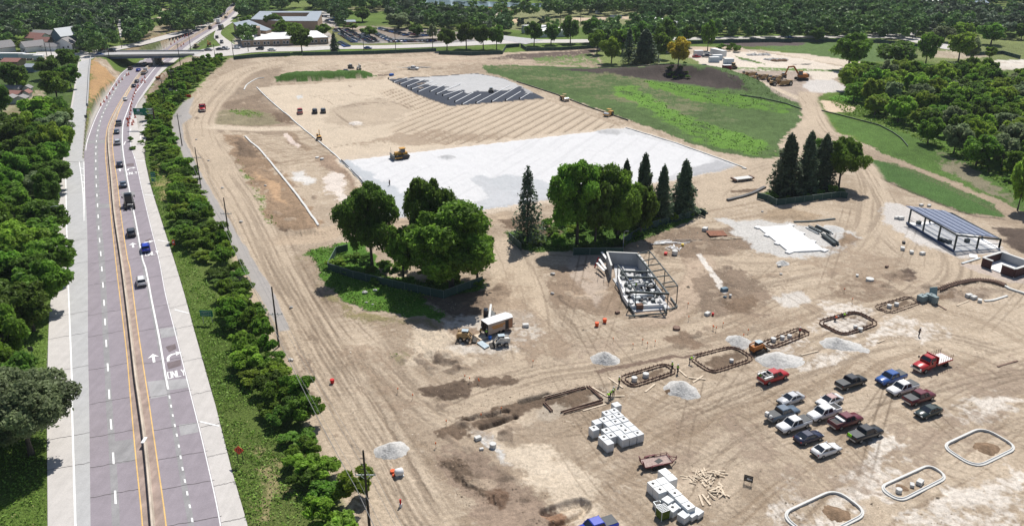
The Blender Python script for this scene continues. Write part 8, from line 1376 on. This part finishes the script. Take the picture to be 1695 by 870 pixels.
# ------------------------------------------------------------------ buildings far off
M_RW = mat('white_membrane_roof', (.72,.72,.71), .7, noise=.05, scale=.2); M_RG = mat('grey_metal_roof', (.30,.34,.38), .5, noise=.08, scale=.2); M_TB = mat('tan_brick_wall', (.34,.25,.18), .85, noise=.1); M_WIN = mat('dark_window', (.03,.04,.05), .2, noise=0); M_RR = mat('red_shingle_roof', (.26,.13,.11), .85, noise=.12); M_SH = mat('grey_shingle_roof', (.26,.25,.25), .85, noise=.12); M_WS = mat('white_siding', (.66,.67,.68), .7, noise=.05); M_BS = mat('blue_grey_siding', (.14,.19,.25), .7, noise=.08)
def flat_building(pts, h, lab, wall, roof, wins=None, nm='building'):
    q = [P(x, y, h) for x, y in pts]; c = sum(q, Vector())/len(q); c.z = 0; root = thing(nm, c, lab, 'building'); pl = [tuple((p-c)[:2]) for p in q]; mb = MB(); mb.slab(pl, -.3, h-.25); mb.build('wall', wall, root)
    ce = Vector((sum(p[0] for p in pl)/len(pl), sum(p[1] for p in pl)/len(pl))); mb = MB(); mb.slab([tuple(ce+(Vector(p)-ce)*1.01) for p in pl], h-.25, h); mb.build('roof', roof, root)
    if wins:
        i, n, z0, z1 = wins; a, b = Vector((*pl[i],0)), Vector((*pl[(i+1)%len(pl)],0)); d = (b-a).normalized(); s_ = Vector((d.y,-d.x,0)); s_ = -s_ if s_.y > 0 else s_
        for k in range(n):
            for off in (-1.0,1.0): m_ = a.lerp(b, (k+.5)/n)+s_*.06+d*off; mb = MB(); mb.bar(m_-d*.7+Vector((0,0,(z0+z1)/2)), m_+d*.7+Vector((0,0,(z0+z1)/2)), .12, z1-z0); f = mb.build('window', M_SW, root); mb = MB(); mb.bar(m_-d*.55+s_*.07+Vector((0,0,(z0+z1)/2)), m_+d*.55+s_*.07+Vector((0,0,(z0+z1)/2)), .03, (z1-z0)*.8); mb.build('pane', M_WIN, f)
    return root
flat_building([(396,56),(507,51),(524,51),(543,61.5),(400,67)], 4, 'long tan school wing with white flat roof and a row of windows', M_TB, M_RW, (3,9,1,2.8), 'school_wing')
flat_building([(386,38),(412,33),(449,48.5),(440,51),(396,47)], 6, 'school block with grey folded metal roof', M_TB, M_RG, None, 'school_hall'); fb = flat_building([(424,43),(430,43),(430,46),(424,46)], 9, 'square tan chimney tower of the school', M_TB, M_TB, None, 'chimney_tower')
root = flat_building([(430,18.7),(532,18.7),(532,21),(512.7,21),(448,21)], 7, 'school building with pale roofs around a dark courtyard', M_TB, M_RG, None, 'courtyard_school'); c0 = root.location
for pts in ([(415,32),(430,18.7),(448,21),(458.6,27.6),(471,35)], [(512.7,21),(532,20.9),(532,23),(525.5,35),(507,27.6)], [(458.6,27.6),(507,27.6),(525.5,35),(471,35)]):
    pl = [tuple((P(x, y, 7.0)-c0)[:2]) for x, y in pts]; mb = MB(); mb.slab(pl, -.3, 6.8); mb.build('wall', M_TB, root); mb = MB(); mb.slab(pl, 6.8, 7.06); mb.build('roof', M_RG, root)
flat_building([(863.5,42),(882,40.5),(908,42),(893,45)], 5, 'low hut with a white sloping roof behind the round trees', M_GALV, M_RW, (0,3,1,3), 'hut'); flat_building([(882,46),(940,45),(945,50),(890,52)], 4, 'low white building hidden behind the round trees', M_WS, M_RW)
flat_building([(1050,28),(1083,28.5),(1132,36.5),(1100,39)], 6, 'long white roofed warehouse behind the lawn trees', M_WS, M_RW, None, 'warehouse'); flat_building([(1505,-3),(1562,-2),(1562,2),(1505,1)], 6, 'long dark red building at the top right', mat('dark_red_wall',(.14,.05,.05)), M_RW); flat_building([(1604,2),(1632,1),(1638,5),(1608,6)], 7, 'red and blue block at the top right', mat('dark_red_wall',(.14,.05,.05)), M_BS); flat_building([(1566,10),(1584,9),(1586,11),(1570,12)], 5, 'small white building at the top right', M_WS, M_RW)
flat_building([(569,33),(588,33),(589,36),(570,36.5)], 3.5, 'low tan shed at the back of the school drive', M_TB, M_RG); flat_building([(322,31),(329,31),(329,33),(322,33)], 3, 'tiny white shed beside the far highway', M_WS, M_RW)
def gable(x, y, W_, D_, h, rise, rz, lab, wall, roof, win=True, nm='house'):
    c = P(x, y, h*.5); root = thing(nm, (c.x,c.y,0), lab, 'house', None, rz); mb = MB(); mb.prism([(-W_/2,-.2),(W_/2,-.2),(W_/2,h),(0,h+rise),(-W_/2,h)], -D_/2, D_/2); mb.build('wall', wall, root)
    mb = MB(); o = .5; t = .2; k = rise/(W_/2)
    for s in (-1,1): mb.add([(0,-D_/2-o,h+rise+.05),(s*(W_/2+o),-D_/2-o,h-k*o+.05),(s*(W_/2+o),D_/2+o,h-k*o+.05),(0,D_/2+o,h+rise+.05),(0,-D_/2-o,h+rise+.05+t),(s*(W_/2+o),-D_/2-o,h-k*o+.05+t),(s*(W_/2+o),D_/2+o,h-k*o+.05+t),(0,D_/2+o,h+rise+.05+t)], [(0,1,2,3),(7,6,5,4),(0,4,5,1),(1,5,6,2),(2,6,7,3)])
    mb.build('roof', roof, root)
    if win:
        for q in (-.28,.28):
            mb = MB(); mb.box((q*W_,-D_/2-.03,h*.55),(1.2,.08,1.4)); f = mb.build('window', M_SW, root); mb = MB(); mb.box((q*W_,-D_/2-.08,h*.55),(.95,.03,1.15)); mb.build('pane', M_WIN, f)
        mb = MB(); mb.box((0,-D_/2-.04,1.05),(1.0,.08,2.1)); mb.build('door', M_WIN, root)
gable(64,66,9,12,3,2.4,1.2,'low house with red roof left of the dark blue house',M_WS,M_RR); gable(80,60,8,20,3,2,1.45,'long house with grey roof behind the red roofed house',M_TB,M_SH); gable(111,66,9,13,6,4,-.5,'tall dark blue house with pale steep roof',M_BS,M_RG); gable(110,77,10,7,3.6,3,0,'white gabled house front below the dark blue house',M_WS,M_SH); gable(55,80,8,11,3.2,2.4,-.7,'white house with grey roof beside the yellow green tree',M_WS,M_SH); gable(86,80,6,9,2.6,1.5,1.5,'small white garage between two houses',M_WS,M_SH,False); gable(2,82,8,12,3,3,-.6,'white house with dark roof at the left edge',M_WS,M_SH); gable(74,72,7,9,3,2,1.4,'small red roofed house behind the garage',M_TB,M_RR)
gable(23,105,7,8.5,2.6,1.2,1.5,'small building with reddish brown roof below the trailer lot',M_TB,M_RR,False); gable(54,114,6,5,2.6,1,1.5,'small blue grey hut below the trailer lot',M_BS,M_RG,False)
for a in ((22,149,4,9,'long grey roofed garden shed at the back of the shed row',M_SH),(22,158,5,8,'red roofed garden shed in front of the long grey one',M_RR),(18,166,4.5,4.5,'grey gabled garden shed lowest on the left',M_SH),(36,166,4,4,'grey gabled garden shed right of the lowest one',M_SH),(46,149,3,3,'tiny dark garden shed at the upper right of the row',M_SH),(45,157,2.6,3.5,'small red roofed garden shed at the right of the row',M_RR)): gable(a[0],a[1],a[2],a[3],2.2,.9,1.45 if a[3] > 5 else .15,a[4],M_GALV,a[5],False,'garden_shed')
def boxtrailer(x, y, L, W_, h, rz, lab, m, nm='trailer', z0=.8, cat='trailer'):
    c = P(x, y, z0+h*.5); g = ground_z(c.x,c.y); root = thing(nm, (c.x,c.y,g), lab, cat, None, rz); mb = MB(); mb.box((0,0,z0+h/2),(L,W_,h)); mb.build('box', m, root, bevel=.05); mb = MB(); mb.box((0,0,z0+h+.04),(L*.99,W_*.98,.06)); mb.build('roof', M_RW, root)
    if z0 > .3: wheels(root, (-L*.3,-L*.3+1.2), W_/2-.05, .45, .25)
    return root
boxtrailer(16,92,16,3,2.6,0,'long pale blue trailer at the left end of the trailer lot',mat('pale_blue_box',(.45,.53,.60)))
for a in ((40,93,5,'white and blue small trailer in the trailer lot'),(52,93,6,'white camper right of the small blue trailer'),(64,95,5,'white van at the right of the trailer lot')): boxtrailer(a[0],a[1],a[2],2.4,2.2,.1,a[3],M_WS)
hz = hd(1340,86,1,.25); boxtrailer(1189,87,10.5,3,3.2,hd(1189,87,1,.22),'long white semi trailer in the trailer yard',M_WS); 
for a in ((1156,88,5,2.6,2.8,'white container at the left of the trailer yard',M_WS),(1182,98.5,5.2,2.8,2.6,'pale blue container in front, left of two touching ones',mat('pale_blue_box',(.45,.53,.60))),(1187,95,5.2,2.8,2.6,'pale blue container behind, touching the front one',mat('pale_blue_box',(.45,.53,.60))),(1206,101,5,2.8,2.6,'pale blue container standing alone on the right',mat('pale_blue_box',(.45,.53,.60))),(1202,121.5,4,2.2,2.2,'dark red container above the haul track',mat('dark_red_box',(.20,.02,.03)))): boxtrailer(a[0],a[1],a[2],a[3],a[4],.1,a[5],a[6],'container',.05,'container')
for k, c_, x, y, lb in (('pickup','navy',1170,92.5,'dark blue pickup among the containers'),('sedan','charcoal',1167,108.5,'dark car parked below the containers'),('pickup','white',1174,89,'white pickup beside the long semi trailer'),('sedan','red',1153,93,'small red car beside the first container')): car(k, c_, at(x,y), hd(x,y,1,.0), lb)
for x, y, w_, lb, m in ((1255,91,14,'long heap of pale concrete rubble in the trailer yard',M_STONE),(1285,99,12,'second heap of bright white rubble in the trailer yard',M_STONE),(1290,101,6,'small brown gravel heap in front of the white rubble',M_SOIL)):
    mb = MB(); [mb.ball((random.uniform(-w_/2,w_/2),random.uniform(-2,2),0),random.uniform(.5,1.4),1.4,1.2,.7,7,4,.2) for i in range(26)]; o = mb.build('rubble_heap', m); o.location = G3(x,y); tag(o, lb, 'rubble heap')
lumber(1328,107,4,1.2,14,(2,4),'row of blue grey pipes stacked at the right of the trailer yard',31,M_STEEL,'pipe_stack','pipes',.2); lumber(1238,101,3,.6,6,(3,5),'flat pale panels lying beside the weedy strip',32,M_GALV,'panel_stack','panels',.2); lumber(688,112,9,1.3,22,(2,6),'scattered trench pipes and panels near the far edge',33,M_GALV,'pipe_stack','pipes',.2); lumber(634,125,3,1,8,(2,4),'brown and grey pack beside the green stockpile',34,M_RUST,'pipe_stack','pipes',.3); small(648,124.5,'block','blue tub by the green stockpile',2.0,mat('blue_plastic',(.02,.12,.45)))
for a in ((684,113,.9,'white pickup in the scatter of trench pipes'),): car('pickup','white',at(a[0],a[1]),hd(684,113,1,.05),a[3])
# lake
mw = mat('lake_water', (.22,.30,.36), .12, noise=.04, scale=.05); q = [P(*a) for a in ((672,2),(700,7),(745,10),(800,11.5),(862,13),(905,12),(905,7),(860,5),(800,3),(740,0),(690,-1))]; cw_ = sum(q, Vector())/len(q); mb = MB(); mb.add([p-cw_+Vector((0,0,.25)) for p in q], [tuple(range(len(q)))]); o = mb.build('water', mw); o.location = cw_; tag(o, kind='structure')
for x, y, lb in ((1020,31,'blue grey bleachers beside the far ball field'),(991,24,'small grey scoreboard at the far ball field')):
    root = thing('bleachers' if 'bl' in lb[:12] else 'scoreboard', G3(x,y), lb, 'bleachers' if 'bleach' in lb else 'scoreboard'); mb = MB(); [mb.box((0,i*.8,.4+i*.4),(9 if x > 1000 else 5,.7,.3)) for i in range(5)]; mb.build('benches', M_BS, root); mb = MB(); [mb.bar((s*3,0,0),(s*3,3.2,2),.15) for s in (-.7,.7)]; mb.build('frame', M_GALV, root)
root = thing('playground', P(832,20), 'red and blue playground frames far off beyond the lake', 'playground'); 
for i in range(6): mb = MB(); mb.tube([(i*4-12,0,0),(i*4-12,0,3),(i*4-9,0,3.2),(i*4-9,0,0)],.3,6); mb.build('play_frame', (M_RED, mat('blue_plastic',(.02,.12,.45)))[i % 2], root)

# ------------------------------------------------------------------ summer haze
hm = bpy.data.materials.new('haze_air'); hm.use_nodes = True; t = hm.node_tree; t.nodes.clear(); pv = t.nodes.new('ShaderNodeVolumePrincipled'); pv.inputs['Color'].default_value = (.80,.88,1.0,1); pv.inputs['Density'].default_value = .00006; pv.inputs['Anisotropy'].default_value = .2
om = t.nodes.new('ShaderNodeOutputMaterial'); t.links.new(pv.outputs[0], om.inputs['Volume']); hz_o = MB().box((0,3000,37),(14000,14000,90)).build('haze', hm); tag(hz_o, kind='stuff')
